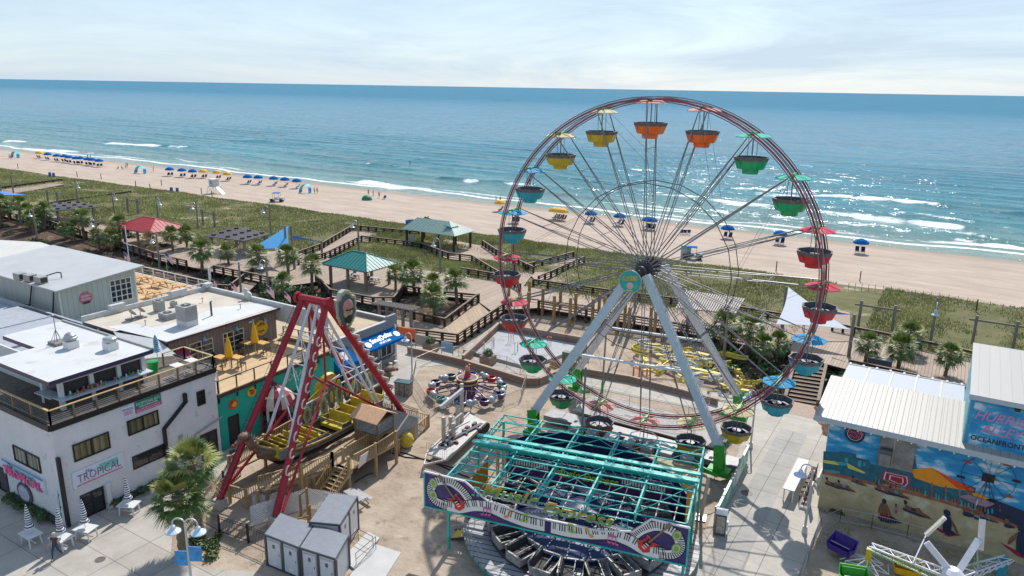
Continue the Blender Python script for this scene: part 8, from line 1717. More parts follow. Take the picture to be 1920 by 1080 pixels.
p = gp(720,374); t = thing('beach_chair', 'single blue beach chair right of the green dome tent', 'chair', tuple(p)); local(t); b = MB(); b.slab([(-.4,-.3,.35),(.4,-.3,.35),(.4,.3,.3),(-.4,.3,.3)],(0,0,.05)); b.slab([(-.4,.3,.3),(.4,.3,.3),(.4,.6,1.0),(-.4,.6,1.0)],(0,-.05,0)); b.build('cloth', M['bluefab'], t); b = MB(); b.bar((-.35,-.3,0),(-.35,.3,.6),.05); b.bar((.35,-.3,0),(.35,.3,.6),.05); b.bar((-.35,.4,0),(.35,-.3,.3),.04); b.build('frame', M['white'], t)
p = gp(403,362); t = thing('lifeguard_stand', 'white timber lifeguard tower with ramp on the beach', 'lifeguard stand', tuple(p)); local(t); b = MB(); b.box(-1.2,1.2,-1.2,1.2,1.7,1.85)
for x in (-1.1,1.1):
    for y in (-1.1,1.1): b.bar((x*1.3, y*1.3,-.2),(x, y,1.7),.12)
b.bar((-1.4,-1.4,.2),(1.1,-1.2,1.7),.08); b.bar((1.4,-1.4,.2),(-1.1,-1.2,1.7),.08); b.bar((1.2,0,1.7),(3.6,0,0),1.0,.08); b.build('frame', M['white'], t)
b = MB(); b.box(-1.0,.8,-.9,.9,1.86,3.6); b.build('cabin', M['whitedirty'], t); b = MB(); b.box(-1.2,1.0,-1.1,1.1,3.6,3.75); b.build('roof', M['white'], t); b = MB(); b.box(-.4,.2,-.95,-.9,2.4,3.2); b.build('shutter', mat('teal shutter',(.05,.35,.4),.5), t)
def cart(px_, py_, rz, lab, body):
    p = gp(px_, py_); t = thing('beach_buggy', lab, 'buggy', tuple(p), rz); local(t); b = MB(); b.box(-1.7,1.7,-.75,.75,.45,.8); b.box(.6,1.7,-.7,.7,.8,1.15); b.box(-.5,.2,-.7,.7,.8,1.1); b.build('body', body, t)
    for x in (-1.15,1.15):
        for y in (-.72,.72): b = MB(); b.tube((x, y-.12,.38),(x, y+.12,.38),.38,12); b.build('wheel', M['rubber'], t)
    b = MB()
    for x in (-.9,.6):
        for y in (-.65,.65): b.tube((x, y,.8),(x, y,2.1),.03,5)
    b.build('frame', M['black'], t); b = MB(); b.box(-1.0,.7,-.75,.75,2.1,2.2); b.build('roof', M['bluefab'], t)
cart(520,378,.5, 'white and black beach buggy with blue roof left of the third canopy', M['whitedirty']); cart(1298,486,.3, 'dark beach buggy with blue load beside the wheel hub', M['greydark'])
p = gp(1290,484); b = MB(); b.box(p.x-1.2, p.x+.3, p.y-.5, p.y+.5, p.z+.2, p.z+2.2); b.box(p.x-1.1, p.x+.2, p.y-.52, p.y-.5, p.z+.5, p.z+1.6,1); tag(b.build('trash_cage',[mat('teal plastic crate',(.1,.35,.38),.6, var=.3), M['acgrey']]), 'tall teal box stacked behind the dark beach buggy', 'box')
for i,(x, y) in enumerate(((764,424),(768,424),(773,424),(373,333+0),(322,362),(333,363),(94,331),(101,332))):
    if i == 3: continue
    p = gp(x, y); t = thing('beach_barrel', 'blue barrel on the sand '+('left of the beach pavilion roof' if i < 3 else ('in front of the dunes left of the lifeguard stand' if x > 300 else 'at the left dune edge')), 'barrel', tuple(p),0, 'blue beach barrels '+str(1 if i < 3 else (2 if x > 300 else 3))); b = MB(); b.lathe(tuple(p),[(.34,0),(.38,.3),(.38,.8),(.34,1.1)],10); b.build('drum', mat('blue barrel plastic',(.02,.12,.35),.4), t); b = MB(); b.lathe((p.x, p.y, p.z+1.1),[(.35,0),(.35,.04)],10); b.build('lid', M['navy'], t)
for i,(x, y) in enumerate(((34,316),(145,332),(190,336),(303,348),(378,364),(398,372),(803,419),(1455,508),(1612,527),(1830,584),(1288,420),(282,358),(255,352))):
    p = gp(x, y); b = MB(); b.box(-.07,.07,-.07,.07,-.3,1.6); o = b.build('beach_marker_post', M['darkwood']); o.location = p; tag(o, 'thin dark marker post standing in the beach sand', 'post', 'marker posts along the dune edge')
for i,(x, y) in enumerate(((1278,440),(1284,440),(1291,440))): p = gp(x, y); t = thing('beach_chair', 'dark reclining chair in the group of three seen through the wheel', 'chair', tuple(p),.2, 'three dark beach chairs'); local(t); b = MB(); b.slab([(-.35,-.4,.35),(.35,-.4,.35),(.35,.4,.3),(-.35,.4,.3)],(0,0,.06)); b.slab([(-.35,.4,.3),(.35,.4,.3),(.35,.8,.9),(-.35,.8,.9)],(0,-.06,0)); b.build('cloth', M['navy'], t); b = MB(); b.bar((-.3,-.4,0),(-.3,.5,.6),.05); b.bar((.3,-.4,0),(.3,.5,.6),.05); b.build('frame', M['white'], t)
# thin dune fence
df = thing('dune_fence', 'thin wire and picket fence along the seaward edge of the right dunes', 'fence',(-3,117,0)); b = MB()
pts = [gp(x, y) for x, y in ((1590,545),(1640,548),(1700,556),(1760,564),(1830,577),(1930,598))]
for i in range(len(pts)-1):
    for z in (.5,.95): b.tube(pts[i]+UZ*z, pts[i+1]+UZ*z,.012,3)
b.build('wire', M['greywood'], df)
for i in range(len(pts)-1):
    for k in range(4): c = pts[i].lerp(pts[i+1], k/4); b = MB(); b.bar(c-UZ*.2, c+UZ*1.15,.06); b.build('picket', M['greywood'], df)
# ================================================================ flags on the roof parapet
FL_ = bandmat('red and white flag stripes',(.5,.03,.05),(.75,.72,.7),9, 'Z',.5,.7,.03)
for i,(x, y, z, s_) in enumerate(((398,548,8.0,1),(435,555,8.0,1),(501,567,8.2,1.25),(534,573,8.0,1),(236,500,6,1.3),(313,503,6,1.5))):
    p = at(x, y, z-.6); t = thing('small_flag', 'small striped flag on a thin pole, '+['leftmost on the white parapet', 'second on the white parapet', 'largest on the white parapet by the bell lamp', 'rightmost on the white parapet', 'on the white mast behind the pale pavilion roof', 'hanging from the white post of the upper deck'][i], 'flag', tuple(p)); local(t); b = MB(); b.tube((0,0,-.8),(0,0,1.5*s_),.025,5); b.build('pole', M['white'] if i > 3 else M['darkwood'], t)
    b = MB(); n_ = 5
    for k in range(n_): x0, x1 = k*.18*s_,(k+1)*.18*s_; b.slab([(x0,.04*math.sin(k),1.45*s_-x0*.5),(x1,.04*math.sin(k+1),1.45*s_-x1*.5),(x1,.04*math.sin(k+1),.85*s_-x1*.5),(x0,.04*math.sin(k),.85*s_-x0*.5)],(0,.012,0),0)
    b.build('cloth', FL_, t)
    b = MB(); b.slab([(.0,-.03,1.45*s_),(.36*s_,-.0,1.28*s_),(.36*s_,-.0,.98*s_),(0,-.03,1.12*s_)],(0,-.01,0),0); b.build('canton', M['navy'], t)
p = at(240,470,6); wm = thing('white_mast', 'white ship style mast with yard behind the pale pavilion roof', 'mast', tuple(p)); local(wm); b = MB(); b.tube((0,0,-4),(0,0,3.4),.07,6); b.build('pole', M['white'], wm); b = MB(); b.tube((-.8,0,1.0),(.9,0,.8),.04,5); b.build('yard', M['white'], wm)
p = at(466,565,7.8); t = thing('roof_statue', 'pale crouching ape-like statue on the white parapet between the flags', 'statue', tuple(p)); local(t); b = MB(); b.sph((0,0,.55),.42,(1.1,.8,1.1),9); b.sph((-.3,-.05,1.05),.26,(1,.9,1),8); b.build('body', M['whitedirty'], t, True)
for s_ in (-.45,-.1,.3): b = MB(); b.tube((s_,-.1,.5),(s_*1.1,-.15,-.3),.09,6); b.build('leg', M['whitedirty'], t)
# ================================================================ things in the lot: child ride, trailer, cabins, fences
fr = thing('elephant_ride', 'small round child ride with silver animal cars round a purple centre column', 'fairground ride', tuple(gp(876,742)))
C0 = gp(876,742); C0.z = 0; CX, CY = C0.x, C0.y
b = MB(); b.lathe((CX, CY,0),[(1.5,0),(1.5,.35),(.9,.5),(.9,1.3),(1.0,1.35),(1.0,1.8),(.8,1.9)],16,0); b.lathe((CX, CY,1.35),[(1.03,0),(1.03,.1)],16,1); b.lathe((CX, CY,1.75),[(1.03,0),(1.03,.1)],16,1)
for k in range(12): a = 2*PI*k/12; b.tube((CX+.98*math.cos(a), CY+.98*math.sin(a),.5),(CX+.98*math.cos(a), CY+.98*math.sin(a),1.35),.05,5,2)
b.build('centre_column',[mat('purple and pink column paint',(.12,.04,.1),.5, var=.6, vscale=2), mat('gold trim ring',(.6,.42,.1),.5), mat('silver grey column bars',(.3,.3,.35),.4)], fr)
b = MB(); b.tube((CX, CY,1.9),(CX, CY,2.5),.3,10,0,.2); b.sph((CX, CY,2.7),.25,(1,1,1.2),8,1); b.tube((CX+.1, CY,2.9),(CX+.25, CY,3.2),.08,6,2); b.tube((CX-.3, CY-.1,2.4),(CX-.55, CY-.1,2.7),.07,6,0); b.tube((CX+.3, CY-.1,2.4),(CX+.5, CY-.1,2.2),.07,6,0); b.build('clown_figure',[mat('red suit',(.5,.04,.04),.5), M['skin'], M['orange']], fr)
ecol = [(.02,.03,.12),(.0,.12,.08),(.4,.02,.02),(.02,.06,.25),(.02,.1,.07),(.05,.02,.08),(.4,.06,.02),(.02,.2,.15),(.03,.07,.2),(.06,.02,.1)]
SIL = mat('silver grey animal paint',(.4,.42,.46),.35,.2, var=.2, vscale=5)
for k in range(10):
    a = 2*PI*k/10+.25; r = 3.35; p = Vector((CX+r*math.cos(a), CY+r*math.sin(a),.55)); b = MB(); b.tube((CX+.9*math.cos(a), CY+.9*math.sin(a),1.3), p+UZ*.25,.06,6); b.tube((CX+.9*math.cos(a), CY+.9*math.sin(a),.8), p-UZ*.0,.05,6); b.build('arm', mat('dark purple arm',(.08,.03,.08),.4,.3), fr)
    T_ = Matrix.Translation(p) @ Matrix.Rotation(a+PI/2,4, 'Z'); b = MB(); b.T = T_; b.sph((.35,0,.15),.38,(1.2,.9,1),8); b.sph((.85,0,.35),.24,(1,1,1),8); b.tube((1.0,0,.3),(1.2,0,-.05),.08,6,0,.05);
    for s_ in (-1,1): b.sph((.75, s_*.24,.4),.17,(.5,.3,1),6); b.tube((.5, s_*.2,.0),(.5, s_*.2,-.3),.08,5)
    car_ = b.build('animal_car', SIL, fr, True)
    b = MB(); b.T = T_; b.lathe((-.35,0,-.15),[(.36,0),(.46,.2),(.46,.5),(.38,.52),(.34,.25),(.02,.2)],12,0, cap=False); b.build('tub', colmat('tub colour %d' % k, ecol[k],.35), car_)
# wire fence ring round it
t = thing('wire_fence_ring', 'pale wire mesh panel fence ringing the round child ride', 'fence',(CX, CY,0)); FM = mat('pale rusty wire fence',(.42,.36,.3),.5,.3, var=.15)
ring_ = [gp(x, y) for x, y in ((774,722),(797,758),(815,775),(845,752),(905,757),(945,764),(977,752),(987,722),(975,705),(950,688),(905,682),(860,668),(820,672),(780,690),(774,722))]
for i in range(len(ring_)-1):
    p, q = ring_[i], ring_[i+1]; p = Vector((p.x, p.y,0)); q = Vector((q.x, q.y,0)); b = MB(); L = (q-p).length; b.tube(p+UZ*1.15, q+UZ*1.15,.025,5); b.tube(p+UZ*.1, q+UZ*.1,.02,5); b.tube(p, p+UZ*1.15,.03,5)
    n_ = int(L/.16)
    for k in range(1, n_): c = p.lerp(q, k/n_); b.tube(c+UZ*.1, c+UZ*1.15,.007,3, cap=False)
    b.build('mesh_panel', FM, t)
# open flatbed trailer with folded mast and arm
tr = thing('equipment_trailer', 'rusty white flatbed ride trailer with uprights and raised beam beside the round ride', 'trailer',(-32.3,44.5,0)); RW = mat('rusty cream steel',(.5,.45,.4),.6,.1, var=.25, vscale=3, stain=((.2,.12,.08),3,.6))
q0, q1, q2, q3 = at(800,850,.8), at(838,862,.8), at(912,792,.8), at(880,775,.8)
b = MB(); b.slab([q0, q1, q2, q3],(0,0,-.14),0); b.build('bed', mat('pale trailer deck',(.5,.47,.44),.6, var=.15, stain=((.25,.2,.16),2,.6)), tr)
b = MB(); b.bar(q1, q2,.12,.25); b.bar(q0, q3,.12,.25); m0 = (q0+q1)/2; b.bar(q0, m0+Vector((-.1,-1.4,-.1)),.1,.15); b.bar(q1, m0+Vector((-.1,-1.4,-.1)),.1,.15); b.bar(m0+Vector((-.1,-1.4,-.1)), m0+Vector((-.1,-1.4,-.75)),.12,.12); b.build('chassis', RW, tr)
for c in (q2.lerp(q1,.12), q3.lerp(q0,.12), q2.lerp(q1,.0), q3.lerp(q0,.0)): b = MB(); b.tube((c.x-.12, c.y,.38),(c.x+.12, c.y,.38),.38,14); b.build('tyre', M['rubber'], tr)
for (x, y, h) in ((832,830,2.2),(866,790,3.4),(845,815,1.6),(858,800,1.9),(850,822,1.3)): p = at(x, y,.8); b = MB(); b.box(p.x-.12, p.x+.12, p.y-.12, p.y+.12,.8,.8+h); b.build('upright', RW, tr)
b = MB(); b.bar(at(826,764,3.4), at(868,730,4.3),.22,.28); b.bar(at(835,800,1.8), at(866,775,2.0),.1,.12); b.bar(at(828,815,1.5), at(880,790,1.4),.08,.1); b.build('beam', mat('chalky white beam',(.62,.6,.58),.5, var=.1), tr)
rng = random.Random(8); b = MB()
for i in range(16): p = q0.lerp(q2, rng.uniform(.25,.9))+Vector((rng.uniform(-.6,.6), rng.uniform(-.3,.3),.1)); b.ob(tuple(p),(rng.uniform(.2,.6), rng.uniform(.15,.4), rng.uniform(.1,.35)), rng.random()*3, rng.randrange(3))
b.bar(q0.lerp(q2,.2)+UZ*.1, q0.lerp(q2,.92)+UZ*.1,.3,.12,0); b.build('machinery',[M['darksteel'], mat('rust red steel',(.2,.07,.05),.7, var=.3), M['steel']], tr)
b = MB()
for i in range(10): c = q0.lerp(q1, i/9); b.tube(c, c+UZ*.9,.015,4)
b.tube(q0+UZ*.9, q1+UZ*.9,.025,5); b.build('guard_rail', RW, tr)
# toilet cabins
LG = mat('light grey cabin panel',(.46,.47,.5),.45, var=.05); DG = mat('charcoal cabin frame',(.06,.062,.07),.45, var=.1)
def cabin(label, A_, B_, D_, Hh, doors):
    """A_,B_ front corners, D_ depth vector"""
    A_, B_, D_ = Vector(A_), Vector(B_), Vector(D_); t = thing('toilet_cabin', label, 'toilet cabin', tuple((A_+B_)/2),0, None); b = MB(); b.slab([A_, B_, B_+D_, A_+D_],(0,0, Hh-.12),0); b.build('wall', LG, t)
    u = (B_-A_).normalized(); L = (B_-A_).length; o = u.cross(UZ).normalized()
    if o.dot(D_) > 0: o = -o
    b = MB(); e = .05
    b.slab([A_-u*e+o*e+UZ*(Hh-.12), B_+u*e+o*e+UZ*(Hh-.12), B_+D_+u*e-o*e+UZ*(Hh-.12), A_+D_-u*e-o*e+UZ*(Hh-.12)],(0,0,.12),0); b.slab([A_-u*e*.2+o*e*.2+UZ*Hh, B_+u*e*.2+o*e*.2+UZ*Hh, B_+D_+u*e*.2-o*e*.2+UZ*Hh, A_+D_-u*e*.2-o*e*.2+UZ*Hh],(0,0,.02),1)
    b.build('roof',[DG, mat('flat grey cabin roof',(.19,.205,.235),.5, var=.1)], t); b = MB()
    for c in (A_, B_, B_+D_, A_+D_): b.ob((c.x, c.y, Hh/2-.06),(.14,.14, Hh-.12), math.atan2(u.y, u.x))
    b.bar(A_+UZ*.08+o*.02, B_+UZ*.08+o*.02,.06,.14); b.build('frame', DG, t)
    for k in range(doors):
        x0, x1 = L*(k+.0)/doors+.16, L*(k+1)/doors-.16; P = A_+o*.012; d = MB(); d.slab([P+u*x0+UZ*.15, P+u*x1+UZ*.15, P+u*x1+UZ*(Hh-.3), P+u*x0+UZ*(Hh-.3)], o*.03,0); dr = d.build('door', mat('pale cabin door',(.52,.53,.56),.4, var=.04), t)
        d = MB(); xm = (x0+x1)/2; d.slab([P+o*.03+u*(xm-.09)+UZ*(Hh-.75), P+o*.03+u*(xm+.09)+UZ*(Hh-.75), P+o*.03+u*(xm+.09)+UZ*(Hh-.5), P+o*.03+u*(xm-.09)+UZ*(Hh-.5)], o*.012,0); d.build('pictogram', M['greydark'], dr)
        d = MB(); d.slab([P+o*.03+u*(xm-.16)+UZ*.3, P+o*.03+u*(xm+.16)+UZ*.3, P+o*.03+u*(xm+.16)+UZ*.5, P+o*.03+u*(xm-.16)+UZ*.5], o*.012,0); d.build('vent', M['white'], dr); d = MB(); d.box(*sorted(((P+u*x1-u*.1).x-.02,(P+u*x1-u*.1).x+.02)), *sorted(((P+u*x1-u*.1+o*.03).y-.03,(P+u*x1-u*.1+o*.05).y)),1.0,1.15); d.build('handle', M['greydark'], dr)
    if doors: b = MB(); P = A_+u*L/2+o*.02; b.bar(P+UZ*.1, P+UZ*(Hh-.15),.16,.05, up=tuple(o)); b.build('centre_strip', DG, t)
A1_ = at(502,1060,0); A2_ = at(566,1086,0); A3_ = at(632,1108,0); dv = Vector((-.95,2.0,0))
cabin('grey toilet cabin with two doors, left one of the front pair', A1_, A2_-Vector((.06,.02,0)), dv,2.15,2); cabin('grey toilet cabin with two doors, right one of the front pair', A2_+Vector((.06,.02,0)), A3_, dv,2.15,2)
B1_ = at(640,1048,0); B2_ = at(672,992,0); cabin('grey toilet cabin standing behind, with its wheelchair ramp at the right', B1_, B2_, Vector((-1.7,-.75,0)),2.4,2)
b = MB(); w = [gp(x, y,.12) for x, y in ((640,1052),(690,1000),(712,1012),(665,1070))]; b.slab([(p.x, p.y,.14) for p in w],(0,0,-.12),0); tag(b.build('access_ramp', M['concpale']), 'low pale access ramp slab with handrails beside the rear toilet cabin', 'ramp')
b = MB(); w = [gp(x, y) for x, y in ((660,1072),(700,1020),(752,1037),(715,1095),(650,1095))]; b.slab([(p.x, p.y,.05) for p in w],(0,0,-.1),0); tag(b.build('concrete_pad', M['concpale']), kind='structure')
t = thing('ramp_handrail', 'thin dark steel handrails along the toilet access ramp', 'railing', tuple(w[0]))
for pts in (((650,1040),(672,1015),(700,1030)),((668,1062),(705,1030))):
    P = [gp(x, y,0) for x, y in pts]; b = MB()
    for i in range(len(P)-1): b.tube(P[i]+UZ*.9, P[i+1]+UZ*.9,.02,5); b.tube(P[i]+UZ*.5, P[i+1]+UZ*.5,.015,5)
    for p in P: b.tube(p, p+UZ*.9,.02,5)
    b.build('rail', M['black'], t)
# black iron fence
def ironfence(label, pts, h=1.25):
    P = [gp(x, y) for x, y in pts]; t = thing('iron_fence', label, 'fence', tuple(P[0]))
    for i in range(len(P)-1):
        p, q = Vector((P[i].x, P[i].y,.03)), Vector((P[i+1].x, P[i+1].y,.03)); L = (q-p).length; b = MB()
        for z in (.12, h-.18, h-.02): b.bar(p+UZ*z, q+UZ*z,.035,.035)
        n_ = int(L/.13)
        for k in range(1, n_): c = p.lerp(q, k/n_); b.bar(c+UZ*.1, c+UZ*h,.016,.016)
        b.build('iron_panel', M['black'], t); b = MB(); b.box(p.x-.05, p.x+.05, p.y-.05, p.y+.05,0, h+.12); b.build('post', M['black'], t)
ironfence('black iron fence running from the palms up past the red front leg',[(372,975),(420,915),(440,880),(470,850),(510,815),(545,785)])
ironfence('black iron fence running in front of the concrete leg footings to the cabins',[(372,977),(412,1000),(466,1018),(512,1038)])
ironfence('black iron fence behind the ship stern with a bicycle leaning on it',[(695,755),(735,775),(785,795)],1.3)
b = MB(); w = [gp(x, y) for x, y in ((340,995),(372,985),(512,1042),(495,1052))];
# bicycle
p = at(712,768,0); t = thing('bicycle', 'bicycle leaning against the black iron fence behind the ship', 'bicycle',(p.x, p.y,.03),.6); local(t)
for x in (-.52,.52): b = MB();
for x in (-.52,.52):
    b = MB(); b.tube((x,-.03,.34),(x,.03,.34),.05,6); b.path([(x+.33*math.cos(a*PI/8),0,.34+.33*math.sin(a*PI/8)) for a in range(17)],.022,4);
    for a in range(6): b.tube((x,0,.34),(x+.33*math.cos(a*PI/3),0,.34+.33*math.sin(a*PI/3)),.004,3)
    b.build('wheel', M['rubber'], t)
b = MB();
for p_, q_ in (((-.52,0,.34),(-.15,0,.8)),((-.15,0,.8),(.35,0,.8)),((.35,0,.85),(.52,0,.34)),((-.05,0,.3),(.35,0,.8)),((-.05,0,.3),(-.15,0,.85)),((-.05,0,.3),(-.52,0,.34)),((.35,0,.85),(.33,0,1.0))): b.tube(p_, q_,.018,5)
b.build('frame', mat('teal bicycle frame',(.05,.3,.28),.4), t); b = MB(); b.bar((-.28,0,.9),(-.02,0,.9),.12,.05); b.build('saddle', M['black'], t); b = MB(); b.tube((.33,-.25,1.0),(.33,.25,1.0),.015,5); b.build('handlebar', M['black'], t)
# striped pavilion booth
p = gp(520,800); bx = thing('striped_kiosk', 'small round kiosk with maroon and cream striped dome by the turquoise wall', 'kiosk',(p.x, p.y,0)); X, Y = p.x, p.y
b = MB(); n_ = 16; prof = [(1.55,2.1),(1.6,2.5),(1.35,3.1),(.85,3.55),(.25,3.8)]
for i in range(n_):
    a0, a1 = 2*PI*i/n_,2*PI*(i+1)/n_
    for k in range(4): (r0, z0),(r1, z1) = prof[k], prof[k+1]; b.add([(X+r0*math.cos(a0), Y+r0*math.sin(a0), z0),(X+r0*math.cos(a1), Y+r0*math.sin(a1), z0),(X+r1*math.cos(a1), Y+r1*math.sin(a1), z1),(X+r1*math.cos(a0), Y+r1*math.sin(a0), z1)],[(0,1,2,3)], i % 2)
b.lathe((X, Y,3.78),[(.26,0),(.2,.2),(.03,.3)],10,0); b.build('dome',[mat('maroon canvas',(.25,.01,.04),.6), mat('cream canvas',(.62,.52,.4),.6)], bx)
for k in range(8): a = 2*PI*k/8; b = MB(); b.tube((X+1.45*math.cos(a), Y+1.45*math.sin(a),0),(X+1.45*math.cos(a), Y+1.45*math.sin(a),2.15),.08,7); b.build('column', mat('crimson column',(.4,.01,.04),.4), bx)
b = MB(); b.lathe((X, Y,0),[(1.4,0),(1.4,.9),(.8,.92),(.8,1.9),(.2,2)],12); b.build('counter', mat('dark kiosk interior',(.1,.02,.03),.6, var=.4), bx)
p = gp(505,812); b = MB(); b.tube((p.x, p.y,0),(p.x, p.y,3.2),.12,10); tag(b.build('white_column', M['white']), 'plain white round column left of the striped kiosk', 'column')
for i,(x, y, h, r_, lab) in enumerate(((420,838,1.0,.35, 'black trash bin at the foot of the turquoise wall corner'),(1168,690,.9,.4, 'x'))):
    if lab == 'x': continue
    p = gp(x, y); t = thing('trash_bin', lab, 'bin',(p.x, p.y,.03)); b = MB(); b.lathe((p.x, p.y,.03),[(r_*.8,0),(r_, h)],12); b.build('drum', M['black'], t); b = MB(); b.lathe((p.x, p.y, h+.03),[(r_*1.08,0),(r_*1.05,.08),(.1,.16)],12); b.build('lid', M['greydark'], t)
# newspaper-style recycling box and photo cabinet
p = gp(757,740); t = thing('recycling_bin', 'triple recycling box with printed sides and dark lid beside the street lamp', 'bin',(p.x, p.y,.03),.25); local(t); b = MB(); b.box(-.75,.75,-.4,.4,0,1.25); b.build('casing', mat('printed tan panel',(.25,.22,.18),.6, var=.5, vscale=6), t); b = MB(); b.box(-.8,.8,-.45,.45,1.25,1.34); b.build('lid', mat('dark teal lid',(.03,.08,.1),.4), t)
for s_ in (-.26,.26): b = MB(); b.box(s_-.02, s_+.02,-.42,-.4,.05,1.2); b.build('divider', M['black'], t)
p = gp(1350,1000); t = thing('vending_cabinet', 'upright vending cabinet with curved silver hood and printed front on the walkway', 'vending machine',(p.x, p.y,.035),.18); local(t); b = MB(); b.box(-.33,.33,-.35,.35,0,1.55); b.build('body', M['greydark'], t)
b = MB(); n_ = 8; prof = [(-.4+.8*k/n_,1.55+.22*math.sin(PI*k/n_)) for k in range(n_+1)]; b.slab([(-.37, y, z) for y, z in prof],(.74,0,0)); b.build('hood', M['white'], t); b = MB(); b.box(-.27,.27,-.37,-.35,.2,1.4); b.build('front_panel', mat('beige printed front',(.4,.36,.3),.5, var=.5, vscale=7), t); b = MB(); b.box(.33,.45,-.1,.2,.3,.9); b.build('side_box', M['white'], t)
p = gp(608,918); t = thing('traffic_cone', 'orange traffic cone on the bottom steps of the timber deck', 'cone',(p.x, p.y,.2)); local(t); b = MB(); b.box(-.18,.18,-.18,.18,0,.04); b.build('base', M['orange'], t); b = MB(); b.lathe((0,0,.04),[(.15,0),(.03,.62)],12); b.build('body', M['orange'], t)
# concrete slab (unfinished pool) with block wall behind, rebar
b = MB(); sl_ = [at(x, y,.35) for x, y in ((868,655),(992,688),(1078,655),(1098,640),(960,608),(930,608))]; b.prism([(p.x, p.y) for p in sl_],0,.35,0); tag(b.build('concrete_slab', mat('new grey concrete slab',(.37,.37,.375),.8, var=.1, stain=((.28,.27,.26),.8,.58))), 'large pale new concrete slab with rebar behind the round child ride', 'slab')
def wallrun(label, pts, h, m, name='block_wall', th=.25, z=0):
    P = [gp(x, y) for x, y in pts]; t = thing(name, label, 'wall',(P[0].x, P[0].y,0)); b = MB(); c = MB()
    for i in range(len(P)-1): p, q = Vector((P[i].x, P[i].y, h/2)), Vector((P[i+1].x, P[i+1].y, h/2)); b.bar(p, q, th, h,0); c.bar(p+UZ*(h/2+.03), q+UZ*(h/2+.03), th+.1,.08,0)
    b.build('blocks', m, t); c.build('coping', mat('tan coping',(.36,.27,.2),.8), t); return t
BW = bandmat('brown concrete blocks',(.3,.2,.15),(.16,.11,.08),2.5, 'Z',.88,.85,.06,.25)
wallrun('brown block retaining wall in front of the ramp and planters',[(765,662),(800,670),(868,686),(985,722),(1010,722),(1085,690)],.7, BW); wallrun('brown block wall along the back of the concrete slab',[(868,686),(935,622),(1100,652)],1.1, BW)
wallrun('long low brown wall behind the wheel base',[(1085,700),(1180,716),(1280,742),(1345,760)],.6, BW)
t = thing('rebar_starters', 'bundles of thin rebar with orange caps standing on the concrete slab', 'rebar', tuple(at(950,650,.35)))
rng = random.Random(6)
for (x, y) in ((905,660),(925,652),(920,640),(958,643),(968,660),(1000,665),(1030,650),(1060,640),(990,680)):
    b = MB()
    for k in range(7): p = at(x+rng.uniform(-5,5), y+rng.uniform(-3,3),.35); b.tube(p, p+UZ*rng.uniform(.8,1.2),.012,4,0, cap=False); b.box(p.x-.04, p.x+.04, p.y-.04, p.y+.04,1.35,1.42,1)
    b.build('rebar',[mat('brown rebar',(.15,.1,.08),.7), mat('salmon rebar cap',(.75,.25,.15),.6)], t)
for i,(x, y, w_, c, lab) in enumerate(((763,640,2.6,(.75,.13,.03), 'orange mesh banner tied to the wall right of the blue awning'),(792,655,2.0,(.35,.32,.28), 'faded grey banner with red print right of the orange one'),(838,668,1.5,(.25,.45,.6), 'small pale blue banner on the wall under the ramp corner'))):
    p = gp(x, y); t = thing('banner', lab, 'banner',(p.x, p.y,0)); b = MB(); b.box(p.x-w_/2, p.x+w_/2, p.y-.03, p.y+.03,.45,1.6); b.build('cloth', colmat('banner cloth %d' % i, c,.7), t)
    for s_ in (-w_/2, w_/2): b = MB(); b.tube((p.x+s_, p.y+.06,0),(p.x+s_, p.y+.06,1.8),.04,6); b.build('post', M['greywood'], t)
# yellow folded slide / ride parts behind the wheel
yr = thing('yellow_ride_parts', 'heap of folded yellow ride framing and panels behind the wheel legs', 'ride parts', tuple(gp(1290,700))); rng = random.Random(10); YW_ = mat('faded bright yellow steel',(.6,.47,.05),.5, var=.25, vscale=2)
for i in range(52):
    x, y = rng.uniform(1195,1395), rng.uniform(0,1); y = 660+(x-1195)*.16+y*58-10; p = gp(x, y); b = MB(); a = -.35+rng.gauss(0,.6); L = rng.uniform(1.2,3.4); d = Vector((math.cos(a), math.sin(a), rng.uniform(-.12,.12)))*L/2; c = Vector((p.x, p.y, rng.uniform(.25,1.1)))
    if i % 2: b.bar(c-d, c+d, rng.uniform(.2,.6), rng.uniform(.06,.2))
    else:
        r_ = rng.uniform(1.2,2.8); a0 = rng.random()*6.28
        for dz in (0,.35): b.path([c+Vector((r_*math.cos(a0+k*.25), r_*.6*math.sin(a0+k*.25)-r_*.3, dz)) for k in range(8)],.07,5)
        b.path([c+Vector((r_*math.cos(a0), r_*.6*math.sin(a0)-r_*.3,0)), c+Vector((r_*math.cos(a0), r_*.6*math.sin(a0)-r_*.3,.35))],.06,5)
        for k in range(8): q = c+Vector((r_*math.cos(a0+k*.25), r_*.6*math.sin(a0+k*.25)-r_*.3,0)); b.bar(q, q+UZ*.35+Vector((0,.35,0)),.3,.05)
    if i % 3 == 0: b.bar(c-d*.6, c+d*.7+Vector((0,.5,.3)),.08,.3)
    b.build('folded_panel', YW_ if i % 4 else M['whitedirty'], yr)
for i,(x, y) in enumerate(((1187,712),(1198,708),(1212,716))): p = gp(x, y); t = thing('orange_barrel_post', 'slim orange safety post standing in the lot behind the wheel', 'post',(p.x, p.y,0),0, 'orange safety posts'); b = MB(); b.tube((p.x, p.y,0),(p.x, p.y,1.4),.09,8); b.build('tube', M['orange'], t); b = MB(); b.ob((p.x, p.y,.03),(.35,.35,.06)); b.build('foot', M['rubber'], t)
